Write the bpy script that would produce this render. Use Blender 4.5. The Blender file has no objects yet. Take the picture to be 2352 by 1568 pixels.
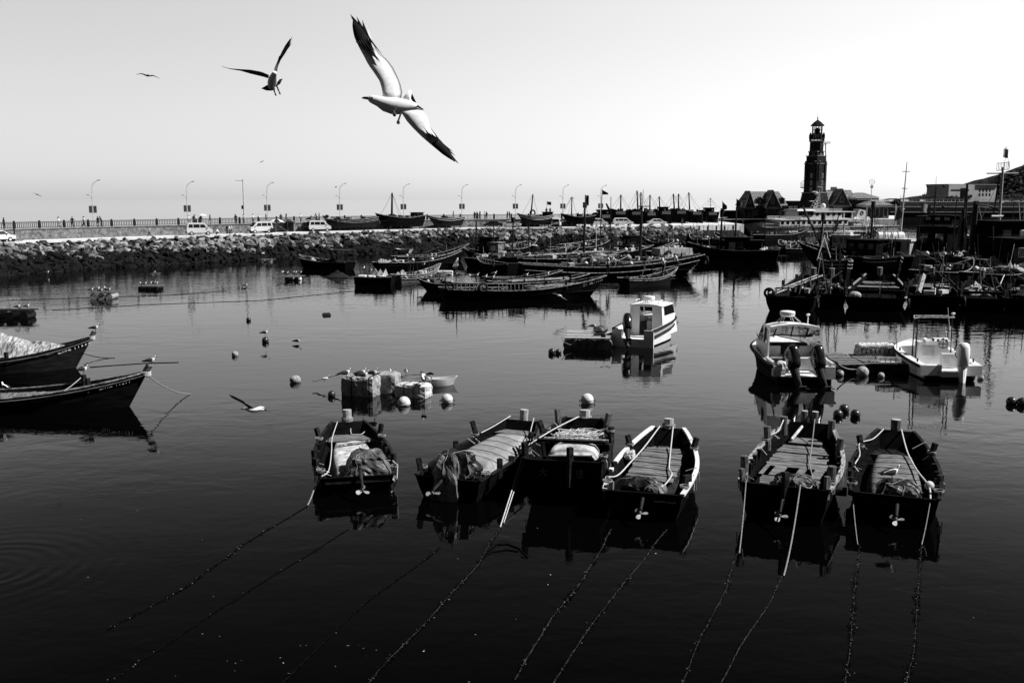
SKYSTR = 0.15; AZ0 = .65; GAIN = 2.1
import bpy, math, random
from mathutils import Vector, Matrix, noise
R = math.radians
random.seed(11)
CAMH, FPX, PIT = 11.0, 2287.0, R(8.21)
CP, SP = math.cos(PIT), math.sin(PIT)
col = bpy.context.scene.collection
V = Vector

def ray(u, v):
    a = (u - 1176) / FPX; b = -(v - 784) / FPX
    return V((a, CP + b * SP, -SP + b * CP))
def W(u, v, z=0.0):
    d = ray(u, v); t = (z - CAMH) / d.z
    return V((d.x * t, d.y * t, z))
def DY(u, v, y):
    d = ray(u, v); t = y / d.y
    return V((d.x * t, y, CAMH + d.z * t))
def mpp(P):
    return (P.y * CP - (P.z - CAMH) * SP) / FPX
def U2X(u, y):
    return DY(u, 454, y).x

# ---------------------------------------------------------------- materials
def crease(m, dist, sc=1.6):
    nt = m.node_tree; b = nt.nodes['Principled BSDF']; tc = nt.nodes.new('ShaderNodeTexCoord')
    n0 = nt.nodes.new('ShaderNodeTexNoise'); n0.inputs['Scale'].default_value = sc; n0.noise_type = 'RIDGED_MULTIFRACTAL'; n0.inputs['Detail'].default_value = 3; n0.inputs['Distortion'].default_value = .8
    nt.links.new(tc.outputs['Object'], n0.inputs['Vector'])
    bp = nt.nodes.new('ShaderNodeBump'); bp.inputs['Distance'].default_value = dist
    nt.links.new(n0.outputs['Fac'], bp.inputs['Height']); nt.links.new(bp.outputs[0], b.inputs['Normal'])
    return m
def M(name, v, rough=.75, n=.25, sc=3.0, spec=.3, metal=0., st=(1, 1, 1), bump=0., bsc=None):
    m = bpy.data.materials.new(name); m.use_nodes = True
    nt = m.node_tree; b = nt.nodes['Principled BSDF']
    b.inputs['Roughness'].default_value = rough
    b.inputs['Specular IOR Level'].default_value = spec
    b.inputs['Metallic'].default_value = metal
    tc = nt.nodes.new('ShaderNodeTexCoord'); mp = nt.nodes.new('ShaderNodeMapping')
    mp.inputs['Scale'].default_value = st
    nt.links.new(tc.outputs['Object'], mp.inputs['Vector'])
    nz = nt.nodes.new('ShaderNodeTexNoise'); nz.inputs['Scale'].default_value = sc
    nz.inputs['Detail'].default_value = 6; nz.inputs['Roughness'].default_value = .65
    nt.links.new(mp.outputs[0], nz.inputs['Vector'])
    cr = nt.nodes.new('ShaderNodeValToRGB')
    lo = v * (1 - n); hi = min(.95, v * (1 + n))
    cr.color_ramp.elements[0].position = .36; cr.color_ramp.elements[1].position = .66
    cr.color_ramp.elements[0].color = (lo, lo, lo, 1); cr.color_ramp.elements[1].color = (hi, hi, hi, 1)
    nt.links.new(nz.outputs['Fac'], cr.inputs[0]); nt.links.new(cr.outputs[0], b.inputs['Base Color'])
    if bump:
        n2 = nt.nodes.new('ShaderNodeTexNoise'); n2.inputs['Scale'].default_value = bsc or sc * 3
        n2.inputs['Detail'].default_value = 4
        nt.links.new(mp.outputs[0], n2.inputs['Vector'])
        bp = nt.nodes.new('ShaderNodeBump'); bp.inputs['Strength'].default_value = 1
        bp.inputs['Distance'].default_value = bump
        nt.links.new(n2.outputs['Fac'], bp.inputs['Height']); nt.links.new(bp.outputs[0], b.inputs['Normal'])
    return m

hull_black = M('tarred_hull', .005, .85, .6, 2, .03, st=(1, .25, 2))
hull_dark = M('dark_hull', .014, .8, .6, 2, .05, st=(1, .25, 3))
hull_grey = M('grey_hull', .10, .7, .5, 3, .2, st=(1, .3, 4))
wood_dark = M('dark_wood', .018, .85, .7, 5, .05, st=(1, .3, 1), bump=.01)
wood_mid = M('weathered_wood', .16, .85, .9, 3.5, .1, st=(.5, 6, 1), bump=.012)
wood_wear = M('worn_gunwale', .25, .85, .85, 5, .15, st=(2, .6, 1), bump=.01)
rail_wood = M('rail_wood', .22, .85, .6, 5, .1)
post_wood = M('post_wood', .10, .85, .8, 6, .15, st=(4, 4, .6), bump=.01)
post_top = M('salted_post_wood', .38, .9, .6, 9, .1, st=(4, 4, .5), bump=.01)
tarp_grey = M('grey_tarpaulin', .27, .55, .25, 1.5, .3, bump=.03, bsc=4)
tarp_pale = M('pale_tarpaulin', .5, .6, .5, 2.5, .3, bump=.03, bsc=4)
tarp_dark = M('dark_tarpaulin', .11, .42, .7, 1.6, .4, bump=.03, bsc=4)
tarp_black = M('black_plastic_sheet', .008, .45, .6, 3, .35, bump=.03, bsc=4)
crease(tarp_dark, .10, 1.7); crease(tarp_black, .09, 1.9); crease(tarp_pale, .015, 1.2)
rope_pale = M('pale_rope', .5, .9, .35, 30, .1)
rope_grey = M('grey_rope', .22, .9, .5, 30, .1)
rope_dark = M('wet_rope', .004, .9, .6, 10, .0)
weed = M('seaweed', .005, .9, .9, 8, .0)
weed_pale = M('pale_seaweed', .12, .9, .5, 8, .0)
white_paint = M('white_gelcoat', .78, .35, .05, 1, .5)
white_dull = M('dull_white_paint', .55, .6, .2, 2, .3)
foam = M('foam_block', .55, .9, .35, 5, .1, bump=.03, bsc=10)
foam_old = M('weathered_foam', .30, .9, .5, 4, .1, bump=.04, bsc=8)
black_gloss = M('black_cowling', .012, .18, .1, 2, .6)
rubber = M('black_rubber', .014, .7, .3, 4, .2)
metal_pale = M('bare_metal', .32, .45, .6, 5, .4, metal=.3)
metal_dark = M('dark_steel', .02, .65, .5, 4, .15)
glass_dark = M('dark_glass', .01, .08, .1, 1, .6)
buoy_white = M('white_buoy_shell', .62, .55, .25, 4, .3)
buoy_dark = M('dark_buoy_shell', .035, .3, .4, 4, .5)
buoy_rib = M('fouled_buoy_shell', .33, .8, .8, 3, .2, st=(6, 6, .5))
net_dark = M('dark_net', .02, .9, .95, 9, .1, bump=.08, bsc=10)
net_pale = M('pale_net', .30, .9, .85, 2.5, .1, st=(3, 1, 1), bump=.04, bsc=6)
feather_white = M('white_feathers', .80, .8, .1, 12, .1)
feather_grey = M('grey_feathers', .10, .8, .5, 20, .1, st=(1, 6, 1))
wing_slate = M('slate_wing_feathers', .045, .85, .5, 20, .05, st=(1, 6, 1))
feather_black = M('black_feathers', .008, .7, .3, 12, .1)
feather_under = M('underwing_feathers', .72, .85, .14, 14, .05)
beak_mat = M('beak_horn', .06, .5, .5, 10, .3)
rock_mat = M('riprap_rock', .11, .95, .6, 1.2, .1, bump=.12, bsc=2.5)
rock_pale = M('pale_riprap_rock', .27, .95, .4, 1.2, .1, bump=.12, bsc=2.5)  # paler rock tone, given to dry rocks at random
rock_dk = M('dark_riprap_rock', .035, .95, .6, 1.2, .1, bump=.12, bsc=2.5)
rock_wet_shade = M('wet_rock_and_shade', .008, .85, .8, .8, .1, bump=.12, bsc=2.5)  # wet rocks; its black also paints shade between rocks and on quay sides
wall_stone = M('rubble_stone', .16, .95, .55, 1.6, .1, bump=.15, bsc=2.2)
concrete = M('road_concrete', .62, .9, .15, .5, .1)
concrete_q = M('quay_concrete', .55, .9, .35, .4, .1, st=(1, 1, .3))
deck_pave = M('promenade_paving', .3, .9, .2, 1, .1)
rail_dark = M('dark_railing', .012, .7, .3, 2, .2)
lamp_mat = M('pale_lamp_steel', .55, .4, .15, 2, .4)
lamp_head = M('lamp_head', .06, .5, .2, 2, .4)
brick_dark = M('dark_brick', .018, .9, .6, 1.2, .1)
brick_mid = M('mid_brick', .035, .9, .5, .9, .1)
stone_trim = M('stone_trim', .16, .9, .3, 1, .1)
plaster = M('pale_plaster', .34, .9, .2, .5, .1)
bld_mat = M('concrete_building', .32, .95, .2, .12, .1)
hill_mat = M('wooded_hill', .045, 1, .5, .06, .0, bump=3, bsc=.12)
leaf_mat = M('tree_leaves', .03, .8, .6, .5, .1)
bark_mat = M('tree_bark', .03, .9, .4, 1, .1)
skin_mat = M('skin', .25, .6, .1, 3, .2)
cloth = [M('black_cloth', .012, .9, .3, 5, .1), M('white_cloth', .65, .9, .1, 5, .1), M('grey_cloth', .12, .9, .3, 5, .1), M('dark_cloth', .04, .9, .3, 5, .1)]
hair_mat = M('dark_hair', .01, .6, .3, 9, .2)
car_white = M('white_car_paint', .62, .3, .05, 1, .5)
car_dark = M('dark_car_paint', .02, .2, .1, 1, .6)
ship_white = M('ship_paint', .50, .6, .12, .4, .3)
panel_mat = M('panel_mesh', .45, .7, .3, 8, .2)
ship_hull = M('ship_hull_paint', .36, .6, .2, .3, .3)
flag_dark = M('dark_flag_cloth', .07, .9, .5, 1, .1)
flag_mid = M('faded_flag_cloth', .16, .9, .4, 1, .1)
letter_white = M('white_lettering', .7, .7, .35, 8, .2)
letter_dim = M('faded_lettering', .14, .8, .5, 8, .2)
letter_dark = M('dark_lettering', .02, .7, .2, 3, .2)

def tile_mat(name, v):
    m = bpy.data.materials.new(name); m.use_nodes = True; nt = m.node_tree
    b = nt.nodes['Principled BSDF']; b.inputs['Roughness'].default_value = .8
    b.inputs['Specular IOR Level'].default_value = .1
    tc = nt.nodes.new('ShaderNodeTexCoord')
    mp = nt.nodes.new('ShaderNodeMapping'); mp.inputs['Rotation'].default_value = (R(90), 0, 0)
    nt.links.new(tc.outputs['Object'], mp.inputs['Vector'])
    br = nt.nodes.new('ShaderNodeTexBrick'); br.inputs['Scale'].default_value = 1.0
    br.inputs['Color1'].default_value = (v, v, v, 1); br.inputs['Color2'].default_value = (v * .75, v * .75, v * .75, 1)
    br.inputs['Mortar'].default_value = (v * .15, v * .15, v * .15, 1)
    br.inputs['Mortar Size'].default_value = .07; br.inputs['Brick Width'].default_value = .75; br.inputs['Row Height'].default_value = .5
    nt.links.new(mp.outputs[0], br.inputs['Vector']); nt.links.new(br.outputs[0], b.inputs['Base Color'])
    return m
tile_roof = tile_mat('roof_tiles', .30)

# ---------------------------------------------------------------- mesh builder
class MB:
    def __init__(s): s.v = []; s.f = []; s.fm = []; s.m = []; s.cur = 0
    def mat(s, m):
        if m not in s.m: s.m.append(m)
        s.cur = s.m.index(m); return s
    def add(s, vs, fs):
        o = len(s.v); s.v += [V(p) for p in vs]
        for f in fs: s.f.append([i + o for i in f]); s.fm.append(s.cur)
        return s
    def box(s, c, d, rz=0, rx=0, ry=0, tp=1.0, tpy=None):
        x, y, z = d[0] / 2, d[1] / 2, d[2] / 2; tpy = tp if tpy is None else tpy
        vs = [V((-x, -y, -z)), V((x, -y, -z)), V((x, y, -z)), V((-x, y, -z)), V((-x * tp, -y * tpy, z)), V((x * tp, -y * tpy, z)), V((x * tp, y * tpy, z)), V((-x * tp, y * tpy, z))]
        m = Matrix.Rotation(rz, 3, 'Z') @ Matrix.Rotation(ry, 3, 'Y') @ Matrix.Rotation(rx, 3, 'X')
        vs = [m @ p + V(c) for p in vs]
        return s.add(vs, [(0, 3, 2, 1), (4, 5, 6, 7), (0, 1, 5, 4), (1, 2, 6, 5), (2, 3, 7, 6), (3, 0, 4, 7)])
    def tube(s, a, b, r0, r1=None, n=8):
        return s.path([a, b], [r0, r0 if r1 is None else r1], n)
    def path(s, pts, r, n=6, cap=True):
        pts = [V(p) for p in pts]; k = len(pts)
        rs = r if isinstance(r, (list, tuple)) else [r] * k
        t0 = (pts[1] - pts[0]).normalized()
        up = V((0, 0, 1)) if abs(t0.z) < .9 else V((0, 1, 0))
        x = t0.cross(up).normalized(); o = len(s.v)
        for i, p in enumerate(pts):
            t = (pts[min(i + 1, k - 1)] - pts[max(i - 1, 0)])
            t = t.normalized() if t.length > 1e-9 else t0
            x = (x - t * x.dot(t))
            x = x.normalized() if x.length > 1e-6 else t.orthogonal().normalized()
            y = t.cross(x)
            for j in range(n):
                a = 2 * math.pi * j / n
                s.v.append(p + (x * math.cos(a) + y * math.sin(a)) * rs[i])
        for i in range(k - 1):
            for j in range(n):
                a = o + i * n + j; b = o + i * n + (j + 1) % n
                s.f.append([a, b, b + n, a + n]); s.fm.append(s.cur)
        if cap:
            s.f.append([o + j for j in range(n)][::-1]); s.fm.append(s.cur)
            s.f.append([o + (k - 1) * n + j for j in range(n)]); s.fm.append(s.cur)
        return s
    def sph(s, c, r, nu=14, nv=9, jit=0, seed=0):
        if not isinstance(r, (list, tuple)): r = (r, r, r)
        c = V(c); vs = []
        for i in range(nv + 1):
            th = math.pi * i / nv
            for j in range(nu):
                ph = 2 * math.pi * j / nu
                d = V((math.sin(th) * math.cos(ph), math.sin(th) * math.sin(ph), math.cos(th)))
                k = 1 + (jit * noise.noise(d * 1.7 + V((seed * 3.1, seed, 0))) if jit else 0)
                vs.append(c + V((d.x * r[0], d.y * r[1], d.z * r[2])) * k)
        fs = []
        for i in range(nv):
            for j in range(nu):
                a = i * nu + j; b = i * nu + (j + 1) % nu
                fs.append((a, a + nu, b + nu, b))
        return s.add(vs, fs)
    def loft(s, rings, closed=True, cap=True, matf=None):
        o = len(s.v); n = len(rings[0])
        for rg in rings: s.v += [V(p) for p in rg]
        for i in range(len(rings) - 1):
            if matf: s.mat(matf(i))
            for j in range(n if closed else n - 1):
                a = o + i * n + j; b = o + i * n + (j + 1) % n
                s.f.append([a, b, b + n, a + n]); s.fm.append(s.cur)
        if cap and closed:
            s.f.append([o + j for j in range(n)][::-1]); s.fm.append(s.cur)
            s.f.append([o + (len(rings) - 1) * n + j for j in range(n)]); s.fm.append(s.cur)
        return s
    def prism(s, poly, ax, d0, d1):
        """poly 2D list, ax: axis of extrusion 'x','y','z'"""
        def P(a, b, d):
            return {'x': (d, a, b), 'y': (a, d, b), 'z': (a, b, d)}[ax]
        n = len(poly)
        vs = [P(a, b, d0) for a, b in poly] + [P(a, b, d1) for a, b in poly]
        fs = [tuple(range(n))[::-1], tuple(range(n, 2 * n))] + [(i, (i + 1) % n, n + (i + 1) % n, n + i) for i in range(n)]
        return s.add(vs, fs)
    def torus(s, c, R0, r, ax='y', n=18, k=8, rot=None):
        c = V(c); vs = []
        for i in range(n):
            a = 2 * math.pi * i / n
            for j in range(k):
                b = 2 * math.pi * j / k; q = R0 + r * math.cos(b); h = r * math.sin(b)
                p = {'z': V((q * math.cos(a), q * math.sin(a), h)), 'y': V((q * math.cos(a), h, q * math.sin(a))), 'x': V((h, q * math.cos(a), q * math.sin(a)))}[ax]
                if rot: p = rot @ p
                vs.append(c + p)
        fs = [(i * k + j, ((i + 1) % n) * k + j, ((i + 1) % n) * k + (j + 1) % k, i * k + (j + 1) % k) for i in range(n) for j in range(k)]
        return s.add(vs, fs)
    def build(s, name, mat=None, parent=None, smooth=False, world=False):
        me = bpy.data.meshes.new(name)
        vs = s.v
        if parent is not None and world:
            inv = RM[parent.name].inverted(); vs = [inv @ p for p in vs]
        me.from_pydata([tuple(p) for p in vs], [], s.f); me.update()
        if s.m:
            for m in s.m: me.materials.append(m)
            me.polygons.foreach_set('material_index', s.fm)
        else: me.materials.append(mat)
        if smooth: me.polygons.foreach_set('use_smooth', [True] * len(me.polygons))
        o = bpy.data.objects.new(name, me); col.objects.link(o)
        if parent is not None: o.parent = parent
        return o
RM = {}
def tag(o, label, cat, group=None):
    o['label'] = label; o['category'] = cat
    if group: o['group'] = group
    return o
def thing(name, label, cat, loc, rz=0, group=None):
    o = bpy.data.objects.new(name, None); col.objects.link(o); o.empty_display_size = .2
    o.location = loc; o.rotation_euler = (0, 0, rz)
    RM[o.name] = Matrix.Translation(V(loc)) @ Matrix.Rotation(rz, 4, 'Z')
    return tag(o, label, cat, group)
def struct(o): o['kind'] = 'structure'; return o
def kids(o): return [c for c in bpy.data.objects if c.parent == o]
def copy_tree(o, loc, rz, label, group=None, sc=1.0, ch=None):
    r = o.copy(); col.objects.link(r); r.location = loc; r.rotation_euler = (0, 0, rz); r.scale = (sc,) * 3
    r['label'] = label
    if group: r['group'] = group
    RM[r.name] = Matrix.Translation(V(loc)) @ Matrix.Rotation(rz, 4, 'Z') @ Matrix.Scale(sc, 4)
    for c, gs in (ch if ch is not None else tree_of(o)):
        d = c.copy(); col.objects.link(d); d.parent = r
        for g in gs:
            e = g.copy(); col.objects.link(e); e.parent = d
    return r
def tree_of(o): return [(c, kids(c)) for c in kids(o)]
def text(parent, s, size, loc, rot, mat, name='lettering', sp=1.0, world=None, ext=.004):
    cu = bpy.data.curves.new(name, 'FONT'); cu.body = s; cu.size = size; cu.extrude = ext; cu.space_character = sp
    cu.align_x = 'CENTER'; cu.align_y = 'CENTER'
    o = bpy.data.objects.new('tmp_text', cu); col.objects.link(o)
    dg = bpy.context.evaluated_depsgraph_get(); me = bpy.data.meshes.new_from_object(o.evaluated_get(dg))
    bpy.data.objects.remove(o); bpy.data.curves.remove(cu)
    me.name = name; me.materials.clear(); me.materials.append(mat)
    q = bpy.data.objects.new(name, me); col.objects.link(q); q.parent = parent
    q.location = loc
    q.rotation_euler = rot
    return q
def nrm(p, k=1.0, s=0): return noise.noise(V(p) * k + V((s * 7.3, s * 1.7, s)))

def catm(pts, n):
    out = []
    for i in range(len(pts) - 1):
        p0, p1, p2, p3 = pts[max(0, i - 1)], pts[i], pts[i + 1], pts[min(len(pts) - 1, i + 2)]
        for k in range(n):
            t = k / n; out.append(.5 * ((2 * p1) + (p2 - p0) * t + (2 * p0 - 5 * p1 + 4 * p2 - p3) * t * t + (3 * p1 - p0 - 3 * p2 + p3) * t ** 3))
    out.append(pts[-1]); return out
# ================================================================ world, sun, camera, water
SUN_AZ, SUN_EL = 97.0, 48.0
sc = bpy.context.scene
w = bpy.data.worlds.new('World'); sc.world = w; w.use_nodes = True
nt = w.node_tree; N = nt.nodes; Lk = nt.links
bg = N['Background']
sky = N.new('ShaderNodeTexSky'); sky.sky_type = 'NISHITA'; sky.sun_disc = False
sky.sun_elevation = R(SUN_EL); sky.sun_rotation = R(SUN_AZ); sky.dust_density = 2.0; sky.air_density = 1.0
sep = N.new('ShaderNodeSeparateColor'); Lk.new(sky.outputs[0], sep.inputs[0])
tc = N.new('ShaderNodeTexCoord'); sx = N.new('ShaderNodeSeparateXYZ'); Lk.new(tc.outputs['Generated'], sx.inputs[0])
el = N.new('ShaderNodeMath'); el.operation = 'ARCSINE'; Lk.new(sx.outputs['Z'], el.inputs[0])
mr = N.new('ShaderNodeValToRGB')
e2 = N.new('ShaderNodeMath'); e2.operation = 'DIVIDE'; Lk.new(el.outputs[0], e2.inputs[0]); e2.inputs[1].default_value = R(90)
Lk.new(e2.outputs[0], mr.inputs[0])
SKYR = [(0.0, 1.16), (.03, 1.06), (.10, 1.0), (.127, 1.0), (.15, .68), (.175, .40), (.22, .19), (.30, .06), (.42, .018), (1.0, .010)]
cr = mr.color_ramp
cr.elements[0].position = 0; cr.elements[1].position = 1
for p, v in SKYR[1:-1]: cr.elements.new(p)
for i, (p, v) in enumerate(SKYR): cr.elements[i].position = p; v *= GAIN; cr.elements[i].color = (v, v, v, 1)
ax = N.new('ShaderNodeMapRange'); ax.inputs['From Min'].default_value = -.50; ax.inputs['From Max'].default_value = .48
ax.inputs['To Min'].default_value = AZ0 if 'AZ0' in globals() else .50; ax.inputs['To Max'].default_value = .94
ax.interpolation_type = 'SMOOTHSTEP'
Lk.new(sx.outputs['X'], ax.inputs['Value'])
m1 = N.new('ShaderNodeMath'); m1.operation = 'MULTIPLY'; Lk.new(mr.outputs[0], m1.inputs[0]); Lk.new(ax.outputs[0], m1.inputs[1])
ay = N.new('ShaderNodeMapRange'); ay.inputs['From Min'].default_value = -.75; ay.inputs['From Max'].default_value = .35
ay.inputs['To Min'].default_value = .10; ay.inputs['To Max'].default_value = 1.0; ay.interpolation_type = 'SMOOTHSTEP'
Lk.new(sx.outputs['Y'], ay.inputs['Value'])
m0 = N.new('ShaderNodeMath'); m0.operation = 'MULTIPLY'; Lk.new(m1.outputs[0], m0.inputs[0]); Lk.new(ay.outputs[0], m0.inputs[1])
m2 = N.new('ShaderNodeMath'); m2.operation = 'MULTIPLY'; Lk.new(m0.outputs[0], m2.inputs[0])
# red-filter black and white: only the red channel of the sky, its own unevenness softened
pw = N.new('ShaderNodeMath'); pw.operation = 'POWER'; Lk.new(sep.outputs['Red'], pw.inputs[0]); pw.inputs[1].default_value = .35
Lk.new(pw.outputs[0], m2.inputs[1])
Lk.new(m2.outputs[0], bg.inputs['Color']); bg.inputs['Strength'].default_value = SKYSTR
sun = bpy.data.lights.new('sun', 'SUN'); sun.energy = 2.9; sun.angle = R(.5); sun.color = (1, 1, 1)
so = bpy.data.objects.new('sun', sun); col.objects.link(so)
sd = V((math.sin(R(SUN_AZ)) * math.cos(R(SUN_EL)), math.cos(R(SUN_AZ)) * math.cos(R(SUN_EL)), math.sin(R(SUN_EL))))
so.rotation_euler = sd.to_track_quat('Z', 'Y').to_euler(); so.location = (60, 0, 90)
cam = bpy.data.cameras.new('camera'); cam.lens = 36 * FPX / 2352; cam.sensor_width = 36; cam.clip_end = 20000; cam.clip_start = .1
co = bpy.data.objects.new('camera', cam); col.objects.link(co); co.location = (0, 0, CAMH); co.rotation_euler = (R(90) - PIT, 0, 0)
sc.camera = co
sc.view_settings.view_transform = 'Standard'; sc.view_settings.look = 'None'; sc.view_settings.exposure = 1.2; sc.view_settings.gamma = 1

wm = bpy.data.materials.new('sea_water'); wm.use_nodes = True; nt = wm.node_tree; N = nt.nodes; Lk = nt.links
b = N['Principled BSDF']; b.inputs['Roughness'].default_value = .02; b.inputs['IOR'].default_value = 1.205
b.inputs['Base Color'].default_value = (.0008, .0008, .0008, 1)
tc = N.new('ShaderNodeTexCoord')
def wnoise(scale, st, det, dist=0):
    mp = N.new('ShaderNodeMapping'); mp.inputs['Scale'].default_value = st; Lk.new(tc.outputs['Object'], mp.inputs['Vector'])
    q = N.new('ShaderNodeTexNoise'); q.inputs['Scale'].default_value = scale; q.inputs['Detail'].default_value = det
    q.inputs['Distortion'].default_value = dist
    Lk.new(mp.outputs[0], q.inputs['Vector']); return q
def mul(a, k):
    q = N.new('ShaderNodeMath'); q.operation = 'MULTIPLY'
    Lk.new(a, q.inputs[0])
    if isinstance(k, float): q.inputs[1].default_value = k
    else: Lk.new(k, q.inputs[1])
    return q.outputs[0]
def plus(a, b_):
    q = N.new('ShaderNodeMath'); q.operation = 'ADD'; Lk.new(a, q.inputs[0]); Lk.new(b_, q.inputs[1]); return q.outputs[0]
n1 = wnoise(1.6, (1, 1, 1), 3, .3); n2 = wnoise(.35, (1, 1.6, 1), 3, .4); n3 = wnoise(.05, (1, 1, 1), 2)
gm = N.new('ShaderNodeNewGeometry'); sy = N.new('ShaderNodeSeparateXYZ'); Lk.new(gm.outputs['Position'], sy.inputs[0])
far = N.new('ShaderNodeMapRange'); far.inputs['From Min'].default_value = 55; far.inputs['From Max'].default_value = 130
far.inputs['To Min'].default_value = .5; far.inputs['To Max'].default_value = 1.3; Lk.new(sy.outputs['Y'], far.inputs['Value'])
ptc = N.new('ShaderNodeMapRange'); ptc.inputs['From Min'].default_value = .4; ptc.inputs['From Max'].default_value = .6
ptc.inputs['To Min'].default_value = .45; ptc.inputs['To Max'].default_value = 1.2; Lk.new(n3.outputs[0], ptc.inputs['Value'])
hgt = plus(mul(n1.outputs[0], .010), mul(n2.outputs[0], .030))
hgt = mul(mul(hgt, far.outputs[0]), ptc.outputs[0])
rc = W(-40, 1310)                                            # ring ripples lower left, where a fish rose
dd = N.new('ShaderNodeVectorMath'); dd.operation = 'DISTANCE'; Lk.new(gm.outputs['Position'], dd.inputs[0]); dd.inputs[1].default_value = rc
sn = N.new('ShaderNodeMath'); sn.operation = 'SINE'; Lk.new(plus(mul(dd.outputs['Value'], 12.0), mul(n2.outputs[0], 5.0)), sn.inputs[0])
fo = N.new('ShaderNodeMapRange'); fo.inputs['From Min'].default_value = 1.5; fo.inputs['From Max'].default_value = 5.2
fo.inputs['To Min'].default_value = .0011; fo.inputs['To Max'].default_value = 0; Lk.new(dd.outputs['Value'], fo.inputs['Value'])
hgt = plus(hgt, mul(mul(sn.outputs[0], fo.outputs[0]), mul(n2.outputs[0], 1.9)))
bp = N.new('ShaderNodeBump'); bp.inputs['Strength'].default_value = 1; bp.inputs['Distance'].default_value = 1.0
Lk.new(hgt, bp.inputs['Height']); Lk.new(bp.outputs[0], b.inputs['Normal'])
struct(MB().add([(-9000, -300, 0), (9000, -300, 0), (9000, 15000, 0), (-9000, 15000, 0)], [(0, 1, 2, 3)]).build('water', wm))
# ================================================================ wooden sampans
class Hull:
    def __init__(s, L, B, stw, bww, zs, zm, zb, rb=.8, rs=.25, tm=.42, th=.07, fl=.3, dr=.80):
        s.__dict__.update(locals())
    def w(s, t):
        t = min(1, max(0, t))
        if t < s.tm: k = s.stw + (1 - s.stw) * math.sin(math.pi / 2 * t / s.tm)
        else: k = s.bww + (1 - s.bww) * math.cos(math.pi / 2 * (t - s.tm) / (1 - s.tm)) ** .85
        return k * s.B / 2
    def g(s, t):
        t = min(1, max(0, t))
        if t < .4: return s.zm + (s.zs - s.zm) * ((.4 - t) / .4) ** 1.5
        return s.zm + (s.zb - s.zm) * ((t - .4) / .6) ** 2
    def G(s, t, sd, dz=0, dx=0): return V((sd * (s.w(t) - dx), s.L * t, s.g(t) + dz))
    def shell(s, mb, n=18, inner=None, outer=None, cap=True):
        rings = []
        for i in range(n + 1):
            t = i / n; w = s.w(t); g = s.g(t); y = s.L * t
            yb = y - s.rb * max(0, (t - .35) / .65) ** 2.2 + s.rs * (1 - t) ** 4
            ym = (y + yb) / 2; m = .93 * w; c = s.dr * w
            rings.append([V((-w, y, g)), V((-m, ym, g * .45)), V((-c, yb, -.12)), V((-c * .5, yb, -.35)), V((c * .5, yb, -.35)), V((c, yb, -.12)), V((m, ym, g * .45)), V((w, y, g)),
                          V((w - min(s.th, w * .6), y, g)), V((m * .97 - min(s.th, w * .6), ym, max(s.fl, g * .5))), V((c * .95 - min(s.th, w * .5), yb, s.fl)), V((-c * .95 + min(s.th, w * .5), yb, s.fl)), V((-m * .97 + min(s.th, w * .6), ym, max(s.fl, g * .5))), V((-w + min(s.th, w * .6), y, g))])
        mb.mat(outer)
        mb.loft(rings, True, False)
        # transoms: solid slabs closing stern and bow
        for t, sg in ((0, 1), (1, -1)):
            r = rings[0] if t == 0 else rings[-1]
            o = [p + V((0, -.03 * sg if t == 0 else .03, 0)) for p in r[:8]]
            q = [p + V((0, sg * s.th * 1.3, 0)) for p in r[:8]]
            mb.loft([o, q] if t == 1 else [q, o], True, True)
        return rings

def mkboat(name, label, cat, S, E, B, stw, bww, zs, zm, zb, outer, rail=wood_wear, group=None, rr=.055, **kw):
    """S,E world points (z ignored) of stern gunwale centre and bow gunwale centre"""
    dx, dy = E.x - S.x, E.y - S.y; L = math.hypot(dx, dy); az = math.atan2(dx, dy)
    root = thing(name, label, cat, (S.x, S.y, 0), -az, group)
    h = Hull(L, B, stw, bww, zs, zm, zb, **kw)
    mb = MB(); h.shell(mb, outer=outer); mb.build('hull', None, root)
    for sd in (-1, 1):
        r = MB(); n = 18
        r.mat(rail)
        ring = []
        for i in range(n + 1):
            p = h.G(i / n, sd, .02); e = rr
            ring.append([p + V((sd * e, 0, e * .5)), p + V((sd * e, 0, -e * .8)), p + V((-sd * e * 1.1, 0, -e * .8)), p + V((-sd * e * 1.1, 0, e * .5))])
        if sd < 0: ring = [q[::-1] for q in ring]
        r.loft(ring); r.build('gunwale', None, root)
    root_h[root.name] = h
    return root, h
root_h = {}

def post(root, p, r=.09, hgt=.45, lean=(0, 0), mat=None, square=True, top=None, name='post', down=.35):
    mb = MB(); p = V(p); q = p + V((lean[0], lean[1], hgt))
    mb.mat(mat or post_wood)
    n = 4 if square else 10
    mb.path([p - V((0, 0, down)), p + V((lean[0] * .3, lean[1] * .3, hgt * .3)), q], [r, r, r * 1.02], n)
    if top: mb.mat(top); mb.path([q, q + V((0, 0, .015))], [r * 1.03, r * .97], n)
    return mb.build(name, None, root)

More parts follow.
